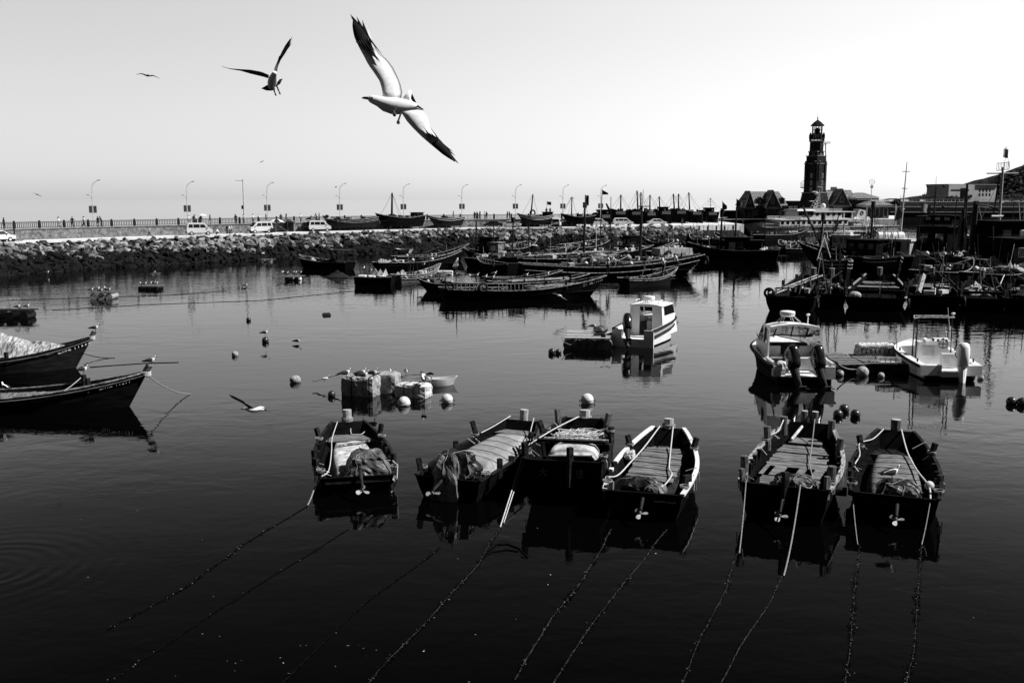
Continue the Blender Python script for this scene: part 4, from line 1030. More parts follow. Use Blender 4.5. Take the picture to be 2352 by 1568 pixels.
def chamfer_block(c, d, mat, rz, name, label, cat='foam block', group=None, ch=.12, seed=0, parent=None, n=7):
    """rounded, slightly dented block"""
    vs = []; nu, nv = 28, 16
    m = Matrix.Rotation(rz, 3, 'Z')
    for i in range(nv + 1):
        th = math.pi * i / nv
        for j in range(nu):
            ph = 2 * math.pi * (j + .5) / nu
            x, y, z = math.sin(th) * math.cos(ph), math.sin(th) * math.sin(ph), math.cos(th)
            e = 9
            k = (abs(x) ** e + abs(y) ** e + abs(z) ** e) ** (-1 / e)
            q = V((x, y, z)) * k; dd = 1 + .07 * nrm(q, 1.9, seed) - .05 * max(0, nrm(q, 4.5, seed + 2))
            vs.append(V(c) + m @ V((q.x * d[0] / 2 * dd, q.y * d[1] / 2 * dd, q.z * d[2] / 2 * dd)))
    fs = [(i * nu + j, (i + 1) * nu + j, (i + 1) * nu + (j + 1) % nu, i * nu + (j + 1) % nu) for i in range(nv) for j in range(nu)]
    o = MB().mat(mat).add(vs, fs).build(name, None, parent, smooth=False)
    return o if parent else tag(o, label, cat, group)
# raft of blocks with gulls
Bk = W(826, 912, 0); k_ = mpp(Bk)
fb1 = thing('foam_block', 'big weathered dark-faced foam block roped round, four gulls on its top', 'foam block', (Bk.x, Bk.y + .9, 0), R(-14))
chamfer_block((0, 0, .40), (2.0, 1.5, 1.45), foam_old, 0, 'block', '', parent=fb1, seed=1)
chamfer_block((1.1, 1.0, .42), (1.5, 1.3, 1.4), foam_old, .05, 'block', '', parent=fb1, seed=2)
for x in (-.3, .75): MB().mat(rope_dark).path([(x, -.78, -.1), (x, -.79, 1.1), (x + .05, 0, 1.17), (x + .1, .7, 1.15)], .03, 5).build('lashing', None, fb1)
Bk2 = W(948, 913, 0)
fb2 = thing('foam_block', 'smaller bright white foam block roped round, one gull on top', 'foam block', (Bk2.x, Bk2.y + .55, 0), R(-16))
chamfer_block((0, 0, .22), (1.95, 1.15, 1.0), foam, 0, 'block', '', parent=fb2, seed=3)
for x in (-.35, .2): MB().mat(rope_dark).path([(x, -.6, -.05), (x, -.60, .72), (x + .1, .5, .74)], .02, 5).build('lashing', None, fb2)
def raft(label, u0, u1, v, dep, zt, nl=7, rz=0, floats=None, mat=wood_mid, name='raft', fmat=rubber, group=None, beams=3):
    a, b_ = W(u0, v, 0), W(u1, v, 0); c = (a + b_) / 2; wd = (b_ - a).length
    root = thing(name, label, 'raft', (c.x, c.y + dep / 2, 0), rz, group)
    mb = MB().mat(mat); rnd = random.Random(int(u0))
    for i in range(nl):
        y = -dep / 2 + dep * (i + .5) / nl
        mb.box((rnd.uniform(-.05, .05), y, zt + rnd.uniform(-.02, .02)), (wd + rnd.uniform(-.1, .1), dep / nl * .72, .07), rz=rnd.uniform(-.01, .01))
    mb.build('decking', None, root)
    mb = MB().mat(wood_dark)
    for i in range(beams): mb.box((-wd / 2 + wd * (i + .5) / beams, 0, zt - .09), (.12, dep * .98, .1))
    mb.build('beams', None, root)
    nf = floats or 3
    for i in range(nf):
        x = -wd / 2 + wd * (i + .5) / nf
        MB().mat(fmat).path([(x, -dep * .47, zt * .4 - .03), (x, dep * .47, zt * .4 - .03)], zt * .52, 12).build('float', None, root)
    return root
raft('low raft of loose boards between the two foam blocks, gulls on it', 885, 985, 893, 2.6, .4, 6, R(8), fmat=foam)
Pm = W(985, 885, 0)
r_ = thing('dinghy_hull', 'small pale half-sunk skiff end beside the white foam block', 'skiff', (Pm.x, Pm.y, 0), R(-75))
hh = Hull(1.7, .9, .8, .3, .45, .4, .5, rb=.4, rs=.1, fl=.15); mb = MB(); hh.shell(mb, 10, outer=white_dull); mb.build('hull', None, r_)
MB().mat(hull_dark).box((0, .8, .25), (.7, .2, .05)).build('thwart', None, r_)
rf = raft('log raft on barrel floats left of the white cabin boat', 1304, 1410, 802, 4.6, .78, 9, R(-6), floats=6, mat=post_top, fmat=hull_grey)
MB().mat(rubber).path([(1.2, -1.8, .9), (1.2, -.9, .95), (.4, -1.0, .9)], .12, 8).build('hose', None, rf)
MB().mat(rope_grey).path([(-1.9, -2.3, .85), (-1.7, -2.36, .5), (-1.2, -2.37, .3), (-.9, -2.36, .6), (-.8, -2.3, .85)], .03, 5).build('rope_loop', None, rf)
MB().mat(tarp_dark).sph((.9, 1.0, 1.05), (.6, .5, .3), 14, 8, jit=.3, seed=4).build('sack', None, rf)
rf2 = raft('plank raft between the hardtop motorboat and the roped foam bundle', 1932, 1990, 858, 5.0, .55, 8, 0, floats=3)
rf3 = raft('plank raft beside the open console boat carrying a white crate', 1992, 2092, 858, 4.0, .6, 7, R(-3), floats=4)
Pc = W(2010, 805, .9)
fbn = thing('foam_bundle', 'fat bundle of white foam wrapped in dark netting between two motorboats', 'foam float', (Pc.x, Pc.y, 0), R(2))
chamfer_block((0, 0, .95), (2.6, .95, .9), foam, 0, 'block', '', parent=fbn, seed=8)
mb = MB().mat(rope_dark)
for i in range(9):
    x = -1.2 + i * .3
    mb.path([(x, -.5, .5), (x + .2, -.5, 1.2), (x + .3, 0, 1.44)], .018, 4); mb.path([(x + .3, -.5, .5), (x, -.5, 1.2), (x, 0, 1.44)], .018, 4)
mb.build('netting', None, fbn)
MB().mat(rubber).box((-.1, .05, .28), (2.7, 1.0, .5)).build('float', None, fbn)
Pq = W(2042, 832, .75)
cr_ = thing('fish_crate', 'white slatted crate on the raft beside the open console boat', 'crate', Pq, R(-3))
mb = MB().mat(white_dull)
for z in (.04, .16, .28): mb.box((0, -.3, z), (1.35, .03, .06)).box((0, .3, z), (1.35, .03, .06)).box((-.66, 0, z), (.03, .6, .06)).box((.66, 0, z), (.03, .6, .06))
for x in (-.66, -.33, 0, .33, .66): mb.box((x, -.3, .16), (.05, .035, .3)).box((x, .3, .16), (.05, .035, .3))
mb.box((0, 0, .02), (1.3, .58, .03)); mb.build('slats', None, cr_)
ropeline('pale rope sagging from the raft to the stern of the hardtop motorboat', [W(1985, 838, .6), W(1960, 848, .3), W(1925, 836, .8)], .045, rope_grey, .1)
ropeline('dark rope from the raft up to the white cabin boat', [W(1380, 795, .75), W(1402, 775, 1.1)], .03, rope_dark, .1)
RG = 'small rafts with resting gulls'
raft('small raft on stacked foam, nearer of two with gulls at left', 204, 257, 688, 2.2, .75, 6, R(3), floats=3, fmat=foam_old, group=RG)
raft('small flat raft at left, the farther of two with gulls', 312, 366, 666, 2.2, .4, 5, R(-4), floats=3, group=RG)
raft('small raft with white floats and gulls, below the parked vans', 649, 690, 645, 3.0, .5, 5, R(-3), floats=2, fmat=rubber, group=RG)
for du, lb in ((676, 'left white float under the raft below the parked vans'), (688, 'right white float under the raft below the parked vans')): buoy(du, 640, 5.5, buoy_white, lb)
raft('long dark pontoon at the left edge with two gulls', -60, 70, 733, 1.8, .75, 5, 0, floats=4, mat=wood_dark, group=RG)
raft('tiny float platform with one gull in the far water at left', 345, 364, 632, 1.0, .22, 3, 0, floats=2, fmat=foam, group=RG)
raft('little raft with a white float near the rocks', 597, 625, 603, 2.0, .5, 4, 0, floats=2, fmat=foam_old, group=RG)
heap('tangle of nets and floats on the water left of the striped boat', W(776, 637, 0), (1.9, 1.1, .9), net_dark, name='net_heap', seed=5)
chamfer_block(W(1036, 597, .3) , (2.6, 1.4, .8), foam, .2, 'foam_block', 'white foam slab on the water, right of the striped skiff', seed=12)
chamfer_block(W(1018, 627, .25), (2.8, 1.2, .7), foam, 0, 'foam_block', 'white foam slab under a plank behind the rail boat', seed=13)

# ================================================================ gulls
def standing_gull():
    root = thing('gull', '', 'gull', (0, 0, 0))
    # body: one continuous loft from tail to beak, facing +Y
    prof = [(-.30, .205, .012, .03), (-.22, .215, .03, .035), (-.13, .225, .055, .055), (-.02, .235, .078, .085), (.07, .25, .078, .09), (.125, .285, .058, .07), (.145, .33, .038, .046), (.152, .365, .034, .04), (.168, .395, .036, .04), (.195, .405, .028, .03), (.215, .400, .012, .015), (.245, .392, .009, .011), (.268, .383, .004, .005)]
    rings = []
    for y, z, rx, rz_ in prof:
        rings.append([V((rx * math.cos(a), y, z + rz_ * math.sin(a))) for a in [2 * math.pi * i / 12 for i in range(12)]])
    def mf(i): return feather_black if i < 1 else (feather_white if i < 9 else beak_mat)
    MB().loft(rings, True, True, mf).build('body', None, root, smooth=True)
    for s_ in (-1, 1):
        rings = []
        for y, z, r1, r2 in ((-.36, .215, .004, .01), (-.28, .225, .012, .025), (-.15, .25, .03, .058), (0, .265, .034, .072), (.07, .27, .022, .055), (.10, .265, .003, .01)):
            rings.append([V((s_ * (.052 + .02 * math.sin((y + .36) / .46 * 3.1)) + r1 * math.cos(a), y, z + r2 * math.sin(a))) for a in [2 * math.pi * i / 10 for i in range(10)]])
        MB().loft(rings, True, True, lambda i: feather_black if i < 1 else wing_slate).build('wing', None, root, smooth=True)
        MB().mat(beak_mat).path([(s_ * .035, 0, .19), (s_ * .035, .01, .1), (s_ * .035, .0, .01)], .008, 6).box((s_ * .035, .03, .006), (.045, .07, .01)).build('leg', None, root)
    MB().mat(feather_black).sph((.033, .172, .402), .006, 6, 4).sph((-.033, .172, .402), .006, 6, 4).build('eye', None, root)
    return root
GG = 'gulls at rest around the harbour'
proto = None; proto_t = None
def gull(u, v, z, az, label, k=1.25, swim=False, P=None):
    """u,v feet; az clockwise from away-from-camera"""
    global proto, proto_t
    P = P or W(u, v, z)
    if proto is None:
        proto = standing_gull(); proto_t = tree_of(proto)
        proto.location = P; proto.rotation_euler = (0, 0, -R(az)); proto.scale = (k,) * 3; proto['label'] = label; proto['group'] = GG
        return
    ch = proto_t if not swim else [c for c in proto_t if not c[0].name.startswith('leg')]
    if swim: P.z -= .14 * k
    copy_tree(proto, P, -R(az), label, GG, k, ch)
gull(609, 772, .62, 80, 'gull standing on the dark buoy in open water')
gull(683.6, 786, .1, 100, 'gull swimming alone right of the dark buoy', swim=True)
for u, v, a, lb in ((795, 869, 70, 'leftmost gull standing on the large dark foam block'), (830.5, 869, 75, 'second gull on the large dark foam block, behind another'), (836, 874, 85, 'third gull on the large dark foam block, nearest its front edge'), (858, 869, 95, 'rightmost gull on the large dark foam block')):
    gull(u, v, 1.13, a, lb, 1.35)
gull(905, 870, .45, -70, 'gull facing left on the board raft', 1.35); gull(933, 864, .5, 175, 'puffed gull preening on the board raft', 1.3)
gull(972, 882, .74, -15, 'gull standing on the bright white foam block', 1.35)
for i, (u, v) in enumerate(((210, 671), (224.3, 669), (232, 673), (243.5, 669), (250, 671))): gull(u, v, .8, (70, 40, 90, -60, 80)[i], 'gull %s on the nearer stacked-foam raft at left' % ('farthest left', 'second from the left', 'in the middle', 'second from the right', 'farthest right')[i])
for i, (u, v) in enumerate(((325.6, 658), (333, 656.5), (344.8, 656), (353.8, 655.3), (359, 656))): gull(u, v, .45, (-70, 80, 60, 90, 75)[i], 'gull %s on the farther flat raft at left' % ('farthest left', 'second from the left', 'in the middle', 'second from the right', 'farthest right')[i])
gull(41.5, 711, .82, 80, 'left gull of two on the long dark pontoon'); gull(62.8, 710, .82, 75, 'right gull of two on the long dark pontoon')
gull(0, 0, 0, 85, 'gull perched on the bow post of the boat numbered 11226', 1.3, P=LP(l1, (0, k1.L + .2, 2.28)))
gull(0, 0, 0, 80, 'gull perched on the bow post of the boat numbered 11291', 1.3, P=LP(l2, (0, k2.L + .22, 2.14)))
gull(0, 0, 0, 75, 'gull on a side post of the boat numbered 11291', 1.25, P=LP(l2, k2.G(.76, -1, .42, .1)))
gull(12.8, 902, 1.0, -60, 'gull with dark back sitting on the deck edge at the left border', 1.3)
for i, (u, v) in enumerate(((646, 629.5), (653.5, 630), (659, 630.5), (673, 629.5), (678, 630), (689.7, 629.5))): gull(u, v + 1, .55, (70, -60, 85, 80, 60, 90)[i], 'gull %s on the raft with white floats' % ('farthest left', 'second from the left', 'third from the left', 'fourth from the left', 'second from the right', 'farthest right')[i])
gull(354, 630, .25, 80, 'gull alone on the tiny float platform'); gull(564, 657, .1, 80, 'gull swimming in the far water at left', swim=True)
gull(109, 630, .2, 70, 'gull at the foot of the rocks at left')
gull(0, 0, 0, 80, 'gull standing on the covered engine of the rightmost front-row boat', 1.35, P=LP(b6, (-.12, .70, 1.34)))
gull(1363, 757, 1.0, 90, 'gull standing at the back of the log raft')
gull(968.5, 646, 1.2, 80, 'gull on the left bow end near the rail boat'); gull(1009.5, 647, 1.2, 80, 'gull left of the tyre on the rail boat'); gull(987.5, 640, .6, 60, 'gull in front of the striped skiff hull')
gull(836.6, 621, .95, 0, 'gull standing upright on the foam-laden flat boat', 1.4); gull(851, 626, .95, 70, 'small gull at the edge of the foam-laden flat boat')
gull(973, 612, 1.4, 80, 'gull on a post of the striped skiff')
# ---- flying gulls
def airfoil_wing(mb, Ls, Ts, th, mats, camber=.12, cn=7, nrmv=V((0, -1, 0))):
    """Ls/Ts leading and trailing points (3D) root to tip"""
    rings = []
    for i, (a, b_) in enumerate(zip(Ls, Ts)):
        ch = (b_ - a); up = []; lo = []
        for j in range(cn):
            c = j / (cn - 1); p = a + ch * c
            bow = camber * ch.length * math.sin(math.pi * c ** .7)
            tt = th[i] * (math.sin(math.pi * min(1, c * 1.0 + .03)) ** .6 if c < 1 else 0)
            up.append(p + nrmv * (-bow + tt)); lo.append(p + nrmv * (-bow - tt))
        rings.append(up + lo[::-1])
    mb.loft(rings, True, True, mats)
def interp(pts, n):
    """resample polyline by length"""
    d = [0]
    for i in range(1, len(pts)): d.append(d[-1] + (pts[i] - pts[i - 1]).length)
    out = []
    for k in range(n):
        q = d[-1] * k / (n - 1); i = 1
        while i < len(pts) - 1 and d[i] < q: i += 1
        s_ = (q - d[i - 1]) / max(1e-9, d[i] - d[i - 1]); out.append(pts[i - 1].lerp(pts[i], s_))
    return out
def mk_bird(name, label, dist, cv, body, bodymat, wings, tail, legs, eye=None, band=.62):
    c0 = DY(*cv(*body[len(body) // 2][:2]), dist); root = thing(name, label, 'gull', c0)
    k = mpp(c0)
    def P(x, y, d=0):
        u, v = cv(x, y); p = DY(u, v, dist); 
        q = DY(u, v, dist + d); return q - c0
    s1 = (V(cv(100, 0)) - V(cv(0, 0))).length / 100 * k
    mb = MB(); pts = [P(x, y, d) for x, y, r, d in body]; rs = [r * s1 for x, y, r, d in body]
    n = 14; rings = []
    for i, p in enumerate(pts):
        t = (pts[min(i + 1, len(pts) - 1)] - pts[max(i - 1, 0)]).normalized()
        x_ = V((0, 1, 0)); x_ = (x_ - t * x_.dot(t)).normalized(); y_ = t.cross(x_)
        rings.append([p + (x_ * math.cos(2 * math.pi * j / n) + y_ * math.sin(2 * math.pi * j / n)) * rs[i] for j in range(n)])
    mb.loft(rings, True, True, bodymat)
    for Lp, Tp, th0, m_in, m_out, bd, nf in wings:
        Ls = interp([P(*p) for p in Lp], 16); Ts = interp([P(*p) for p in Tp], 16)
        th = [th0 * (1 - i / 15) ** .8 + .002 for i in range(16)]
        airfoil_wing(mb, Ls, Ts, th, lambda i, a=m_in, b_=m_out, q=bd: a if i < q * 15 else b_, nrmv=V((0, 1, 0)))
        # finger feathers at the tip
        if nf:
            for q in range(7):                                    # dark primaries reaching in past the band
                f = (q + .5) / 7; i = int(bd * 15) + 1; j = i - 2 - (q * 5 % 4)
                a = Ls[i].lerp(Ts[i], f); b2_ = Ls[j].lerp(Ts[j], min(1, f + .05)); wd = (Ts[i] - Ls[i]) * .075; o_ = V((0, -.02 - .03 * (i / 15), 0))
                mb.mat(feather_black); mb.add([a - wd + o_, a + wd + o_, b2_ + o_, a + V((0, .0, 0))], [(0, 1, 2), (0, 2, 3), (1, 3, 2)])
            for q in range(nf):
                f = q / nf; i = 15 - int(f * 6) - 1; a = Ts[i].lerp(Ls[i], .25); tip = Ts[min(15, i + 2)] + (Ts[min(15, i + 2)] - Ts[max(0, i - 2)]) * .35 + (Ts[i] - Ls[i]) * .25
                wd = (Ts[i] - Ls[i]) * .22 + (Ls[15] - Ls[0]).normalized() * .006
                mb.mat(feather_black if f < .8 else m_in)
                vs = [a - wd, a + wd, tip, a - wd + V((0, .006, 0)), a + wd + V((0, .006, 0)), tip + V((0, .003, 0))]
                mb.add(vs, [(0, 1, 2), (5, 4, 3), (0, 3, 4, 1), (1, 4, 5, 2), (2, 5, 3, 0)])
    if tail:
        for poly, m in tail:
            mb.mat(m); f = [P(*p) for p in poly]; b2_ = [p + V((0, .012, 0)) for p in f]; q = len(f)
            mb.add(f + b2_, [tuple(range(q)), tuple(range(q, 2 * q))[::-1]] + [(i, q + i, q + (i + 1) % q, (i + 1) % q) for i in range(q)])
    mb.build('body', None, root, smooth=True)
    for lg in legs:
        pp = [P(x, y, d) for x, y, d in lg]; m2_ = MB().mat(beak_mat).path(pp[:-1] , [.006 if dist < 10 else .012] * (len(pp) - 1), 6)
        a, b_ = pp[-2], pp[-1]; m2_.path([a, a.lerp(b_, .5), b_], [.006, .013, .008], 6); m2_.build('leg', None, root)
    if eye: MB().mat(feather_black).sph(P(*eye), .007, 8, 6).build('eye', None, root)
    return root
cv1 = lambda x, y: (x / 3.9009 + 488.1, y / 3.9009 + 28.7)
UL = [(1525, 765, 0), (1522, 700, .02), (1500, 620, .04), (1440, 530, .07), (1395, 470, .1), (1368, 415, .12), (1335, 355, .14), (1300, 290, .16), (1270, 220, .18), (1252, 140, .2), (1256, 72, .22)]
UT = [(1690, 775, .05), (1702, 700, .06), (1665, 590, .08), (1620, 500, .1), (1570, 430, .12), (1530, 395, .13), (1490, 372, .14), (1455, 300, .16), (1405, 215, .18), (1340, 125, .2), (1262, 74, .22)]
LL = [(1690, 895, -.05), (1745, 980, -.07), (1800, 1040, -.1), (1870, 1110, -.13), (1940, 1170, -.16), (2000, 1220, -.18), (2060, 1270, -.2), (2120, 1310, -.22), (2175, 1342, -.24)]
LT = [(1850, 872, -.02), (1895, 895, -.04), (1925, 940, -.07), (1955, 1050, -.1), (2010, 1110, -.14), (2050, 1150, -.16), (2085, 1195, -.18), (2125, 1245, -.2), (2172, 1325, -.23)]
mk_bird('gull', 'large gull in close flight with wings spread, seen from below', 7.0, cv1,
    [(1338, 768, 5, 0), (1360, 766, 11, 0), (1395, 770, 14, 0), (1404, 772, 25, 0), (1416, 774, 33, 0), (1442, 782, 40, 0), (1485, 796, 47, 0), (1545, 822, 66, 0), (1610, 838, 74, 0), (1680, 842, 72, 0), (1740, 838, 56, 0), (1790, 830, 34, 0), (1830, 828, 12, .02)],
    lambda i: beak_mat if i < 2 else feather_white,
    [(UL, UT, .016, feather_under, feather_black, .70, 5), (LL, LT, .016, feather_under, feather_black, .58, 4)],
    [([(1695, 775, .02), (1770, 692, .04), (1785, 712, .04), (1775, 770, .03), (1800, 815, .02), (1760, 840, .0)], feather_white), ([(1770, 692, .045), (1832, 822, .03), (1808, 826, .03), (1764, 760, .04)], feather_black),
     ([(1760, 845, .02), (1830, 822, .03), (1895, 872, .05), (1850, 878, .03), (1780, 878, .02)], feather_white), ([(1826, 820, .025), (1895, 870, .045), (1820, 848, .025)], feather_black)],
    [[(1648, 838, -.12), (1632, 880, -.13), (1622, 893, -.14), (1635, 932, -.14)], [(1690, 900, -.1), (1672, 950, -.11), (1665, 968, -.11), (1664, 1000, -.1)]], (1427, 767, -.07))
mk_bird('gull', 'gull braking toward the camera with raised wings and dangling feet', 15.5, cv1,
    [(548, 546, 3, -.25), (552, 545, 8, -.22), (556, 546, 22, -.17), (550, 565, 27, -.12), (542, 595, 38, -.02), (536, 625, 42, .06), (528, 655, 34, .14), (520, 678, 16, .22)],
    lambda i: beak_mat if i < 1 else feather_white,
    [([(505, 560, 0), (440, 532, .0), (340, 514, .02), (240, 509, .02), (150, 502, .02), (84, 484, .02)], [(502, 592, .1), (440, 574, .1), (345, 552, .1), (250, 524, .1), (160, 510, .08), (86, 488, .04)], .012, feather_grey, feather_black, .6, 0),
     ([(548, 540, 0), (555, 500, 0), (585, 430, .02), (620, 355, .02), (655, 290, .02), (694, 238, .02)], [(580, 530, .12), (582, 500, .1), (610, 430, .1), (656, 362, .1), (690, 300, .08), (700, 242, .04)], .012, feather_grey, feather_black, .45, 4)],
    [([(500, 645, .2), (435, 682, .25), (480, 700, .25), (530, 702, .25), (560, 690, .25), (545, 640, .2)], feather_black), ([(570, 640, .2), (600, 600, .25), (627, 594, .25), (605, 640, .25), (565, 670, .22)], feather_black)],
    [[(540, 660, .0), (552, 700, 0), (557, 716, 0), (570, 748, .0)], [(573, 650, 0), (588, 690, 0), (594, 705, 0), (608, 736, .0)]])
cv2 = lambda x, y: (x / 4.096 + 516.8, y / 4.096 + 689)
P0 = W(571, 960, 0); 
mk_bird('gull', 'gull gliding low over the water, one dark wing raised to the left', 30, cv2,
    [(140, 1025, 2, 0), (160, 1024, 4, 0), (176, 1022, 8, 0), (195, 1022, 13, 0), (225, 1028, 21, 0), (260, 1034, 24, 0), (300, 1034, 22, 0), (335, 1028, 14, 0), (370, 1030, 8, 0), (398, 1038, 3, 0)],
    lambda i: beak_mat if i < 2 else (feather_white if i < 8 else feather_black),
    [([(290, 1012, 0), (250, 985, -.05), (190, 955, -.1), (130, 925, -.15), (80, 900, -.2), (38, 888, -.25)], [(215, 1010, 0), (185, 985, -.05), (140, 955, -.1), (95, 935, -.15), (60, 915, -.2), (40, 893, -.25)], .03, feather_grey, feather_black, .35, 0),
     ([(285, 1012, .1), (330, 998, .25), (370, 1004, .3), (428, 1008, .4)], [(330, 1020, .1), (350, 1012, .25), (380, 1012, .3), (426, 1011, .4)], .03, feather_white, feather_grey, .6, 0)],
    None, [])
mk_bird('gull', 'gull skimming the water just left of the dark foam block', 57.4, cv2,
    [(905, 745, 3, 0), (918, 740, 8, 0), (935, 738, 12, 0), (955, 735, 10, 0), (970, 732, 4, 0)], lambda i: feather_white,
    [([(945, 725, 0), (975, 712, 0), (1010, 706, 0), (1050, 700, .0), (1094, 686, 0)], [(950, 742, .1), (985, 724, .1), (1020, 714, .1), (1058, 709, .1), (1094, 690, 0)], .03, feather_white, feather_black, .6, 0),
     ([(925, 735, 0), (890, 744, 0), (860, 760, 0), (816, 763, 0)], [(930, 746, .1), (895, 752, .1), (862, 766, .1), (818, 767, 0)], .03, feather_white, feather_grey, .6, 0)],
    None, [[(936, 748, 0), (936, 758, 0), (936, 768, 0)]])
mk_bird('gull', 'gull landing with both wings lifted over the board raft', 59.0, cv2,
    [(1862, 720, 3, 0), (1864, 712, 10, 0), (1872, 704, 13, .1), (1885, 708, 9, .2), (1895, 715, 3, .3)], lambda i: feather_white,
    [([(1868, 706, 0), (1852, 698, 0), (1838, 685, 0), (1836, 672, 0)], [(1872, 716, .1), (1866, 700, .1), (1868, 684, .1), (1858, 669, 0)], .02, feather_grey, feather_grey, .6, 0),
     ([(1885, 702, .1), (1905, 682, .1), (1935, 676, .1), (1966, 692, .1)], [(1892, 716, .2), (1915, 704, .2), (1940, 700, .2), (1960, 704, .2)], .02, feather_grey, feather_black, .5, 0)], None, [])
def farbird(label, dist, u0, v0, pts, bm=feather_grey, wm=feather_grey, wth=.04, r=2.2, tipm=feather_black, body=9):
    """pts: left tip, left wrist, body, right wrist, right tip in D px"""
    c = lambda x, y: (x, y); (a, b_, o, d, e) = pts
    mk_bird('gull', label, dist, c, [(o[0] - body * .5, o[1] + r * .3, .5, 0), (o[0] - body * .3, o[1], r * .7, 0), (o[0], o[1], r, 0), (o[0] + body * .3, o[1], r * .7, 0), (o[0] + body * .6, o[1] + r * .4, .5, 0)], lambda i: bm,
        [([(o[0], o[1] - r * .3, 0), (b_[0], b_[1], .1), (a[0], a[1], .1)], [(o[0] - r, o[1] + r * .8, .3), (b_[0], b_[1] + r * .8, .3), (a[0], a[1] + .5, .1)], .02 * dist / 40, wm, tipm, .6, 0),
         ([(o[0], o[1] - r * .3, 0), (d[0], d[1], .1), (e[0], e[1], .1)], [(o[0] + r, o[1] + r * .8, .3), (d[0], d[1] + r * .8, .3), (e[0], e[1] + .5, .1)], .02 * dist / 40, wm, tipm, .6, 0)], None, [])
farbird('distant gull flying level high at upper left', 45, 0, 0, ((312, 171), (326, 168.5), (340, 174), (353, 173), (367, 181)), r=2.8)
farbird('far tiny gull gliding above the left lamp posts', 70, 0, 0, ((77, 443), (82, 445), (86, 447), (91, 449), (97, 451)), r=1.3, body=5)
farbird('far tiny gull below the braking gull', 110, 0, 0, ((595, 375), (598, 372.5), (601, 371.5), (604, 369.5), (607, 368.5)), r=.9, body=4)
farbird('far tiny dark gull banking above the breakwater boats', 90, 0, 0, ((770.5, 433), (770.8, 431), (771.5, 429.5), (772.5, 428.5), (774, 427.8)), r=1.2, body=4)
farbird('white-winged gull crossing in front of the black hull of the rail boat', 95, 0, 0, ((1269, 674), (1276, 673.5), (1285, 679), (1294, 684), (1302, 689)), bm=feather_white, wm=feather_white, r=2.6, tipm=feather_white)
farbird('white gull flying before the bow of the dark flat boat', 125, 0, 0, ((923, 635), (927, 634.5), (932, 636), (937, 638.5), (941, 642)), bm=feather_white, wm=feather_white, r=2, tipm=feather_white, body=6)
# ================================================================ breakwater: rocks, road, wall, promenade
ZR = 4.3; 
EDGE = [(-260, 570.0), (0, 557), (287, 546.5), (574, 537.6), (861, 528.8), (1091, 523.8), (1320, 521.2), (1545, 517.7), (1690, 515.0)]
def catm(pts, n):
    out = []
    for i in range(len(pts) - 1):
        p0, p1, p2, p3 = pts[max(0, i - 1)], pts[i], pts[i + 1], pts[min(len(pts) - 1, i + 2)]
        for k in range(n):
            t = k / n; out.append(.5 * ((2 * p1) + (p2 - p0) * t + (2 * p0 - 5 * p1 + 4 * p2 - p3) * t * t + (3 * p1 - p0 - 3 * p2 + p3) * t ** 3))
    out.append(pts[-1]); return out
edge = catm([W(u, v, ZR) for u, v in EDGE], 8)
def offs(line, d, z=None):
    out = []
    for i, p in enumerate(line):
        t = (line[min(i + 1, len(line) - 1)] - line[max(i - 1, 0)]); t.z = 0; t.normalize()
        nn = V((-t.y, t.x, 0))            # to the left of travel = away from the harbour
        q = p + nn * d
        if z is not None: q.z = z
        out.append(q)
    return out
def strip(mb, A, B):
    n = len(A); mb.add(A + B, [(i, i + 1, n + i + 1, n + i) for i in range(n - 1)])
RW = 5.2; ZD = 5.95
wallb = offs(edge, RW)
prj = lambda P: (1176 + FPX * P.x / (P.y * CP - (P.z - CAMH) * SP))
NC = next(i for i, p in enumerate(edge) if prj(p) > 1372)
edge_all = edge
struct((lambda m: (strip(m.mat(concrete), edge, offs(edge, RW + .3)), strip(m, offs(edge, 0, ZR - .35), edge), m.build('road'))[-1])(MB()))
edge = edge_all[:NC]
bw = thing('stone_wall', 'long rubble-stone wall between the quay road and the raised promenade', 'wall', wallb[0])
for nm, A, B_, mt in (('wall_face', offs(edge, RW, ZR - .1), offs(edge, RW, ZD), wall_stone), ('coping', offs(edge, RW - .12, ZD), offs(edge, RW - .12, ZD + .16), stone_trim)):
    mb = MB().mat(mt); strip(mb, A, B_)
    if nm == 'coping': strip(mb, offs(edge, RW - .12, ZD + .16), offs(edge, RW + .35, ZD + .16))
    mb.build(nm, None, bw, world=True)
struct((lambda m: (strip(m.mat(deck_pave), offs(edge, RW, ZD - .004), offs(edge, RW + 5, ZD - .004)), strip(m, offs(edge, RW + 5, ZD), offs(edge, RW + 9, -1)), m.build('promenade'))[-1])(MB()))
wend = offs(edge, RW + .35)[-1]; wend2 = offs(edge, RW + 9)[-1]
m_ = MB().mat(wall_stone); m_.add([V((wend.x + .02, wend.y, -1)), V((wend2.x + .02, wend2.y, -1)), V((wend2.x + .02, wend2.y, ZD)), V((wend.x + .02, wend.y, ZD))], [(0, 1, 2, 3)]); m_.build('end_wall', None, bw, world=True)
edge = edge_all
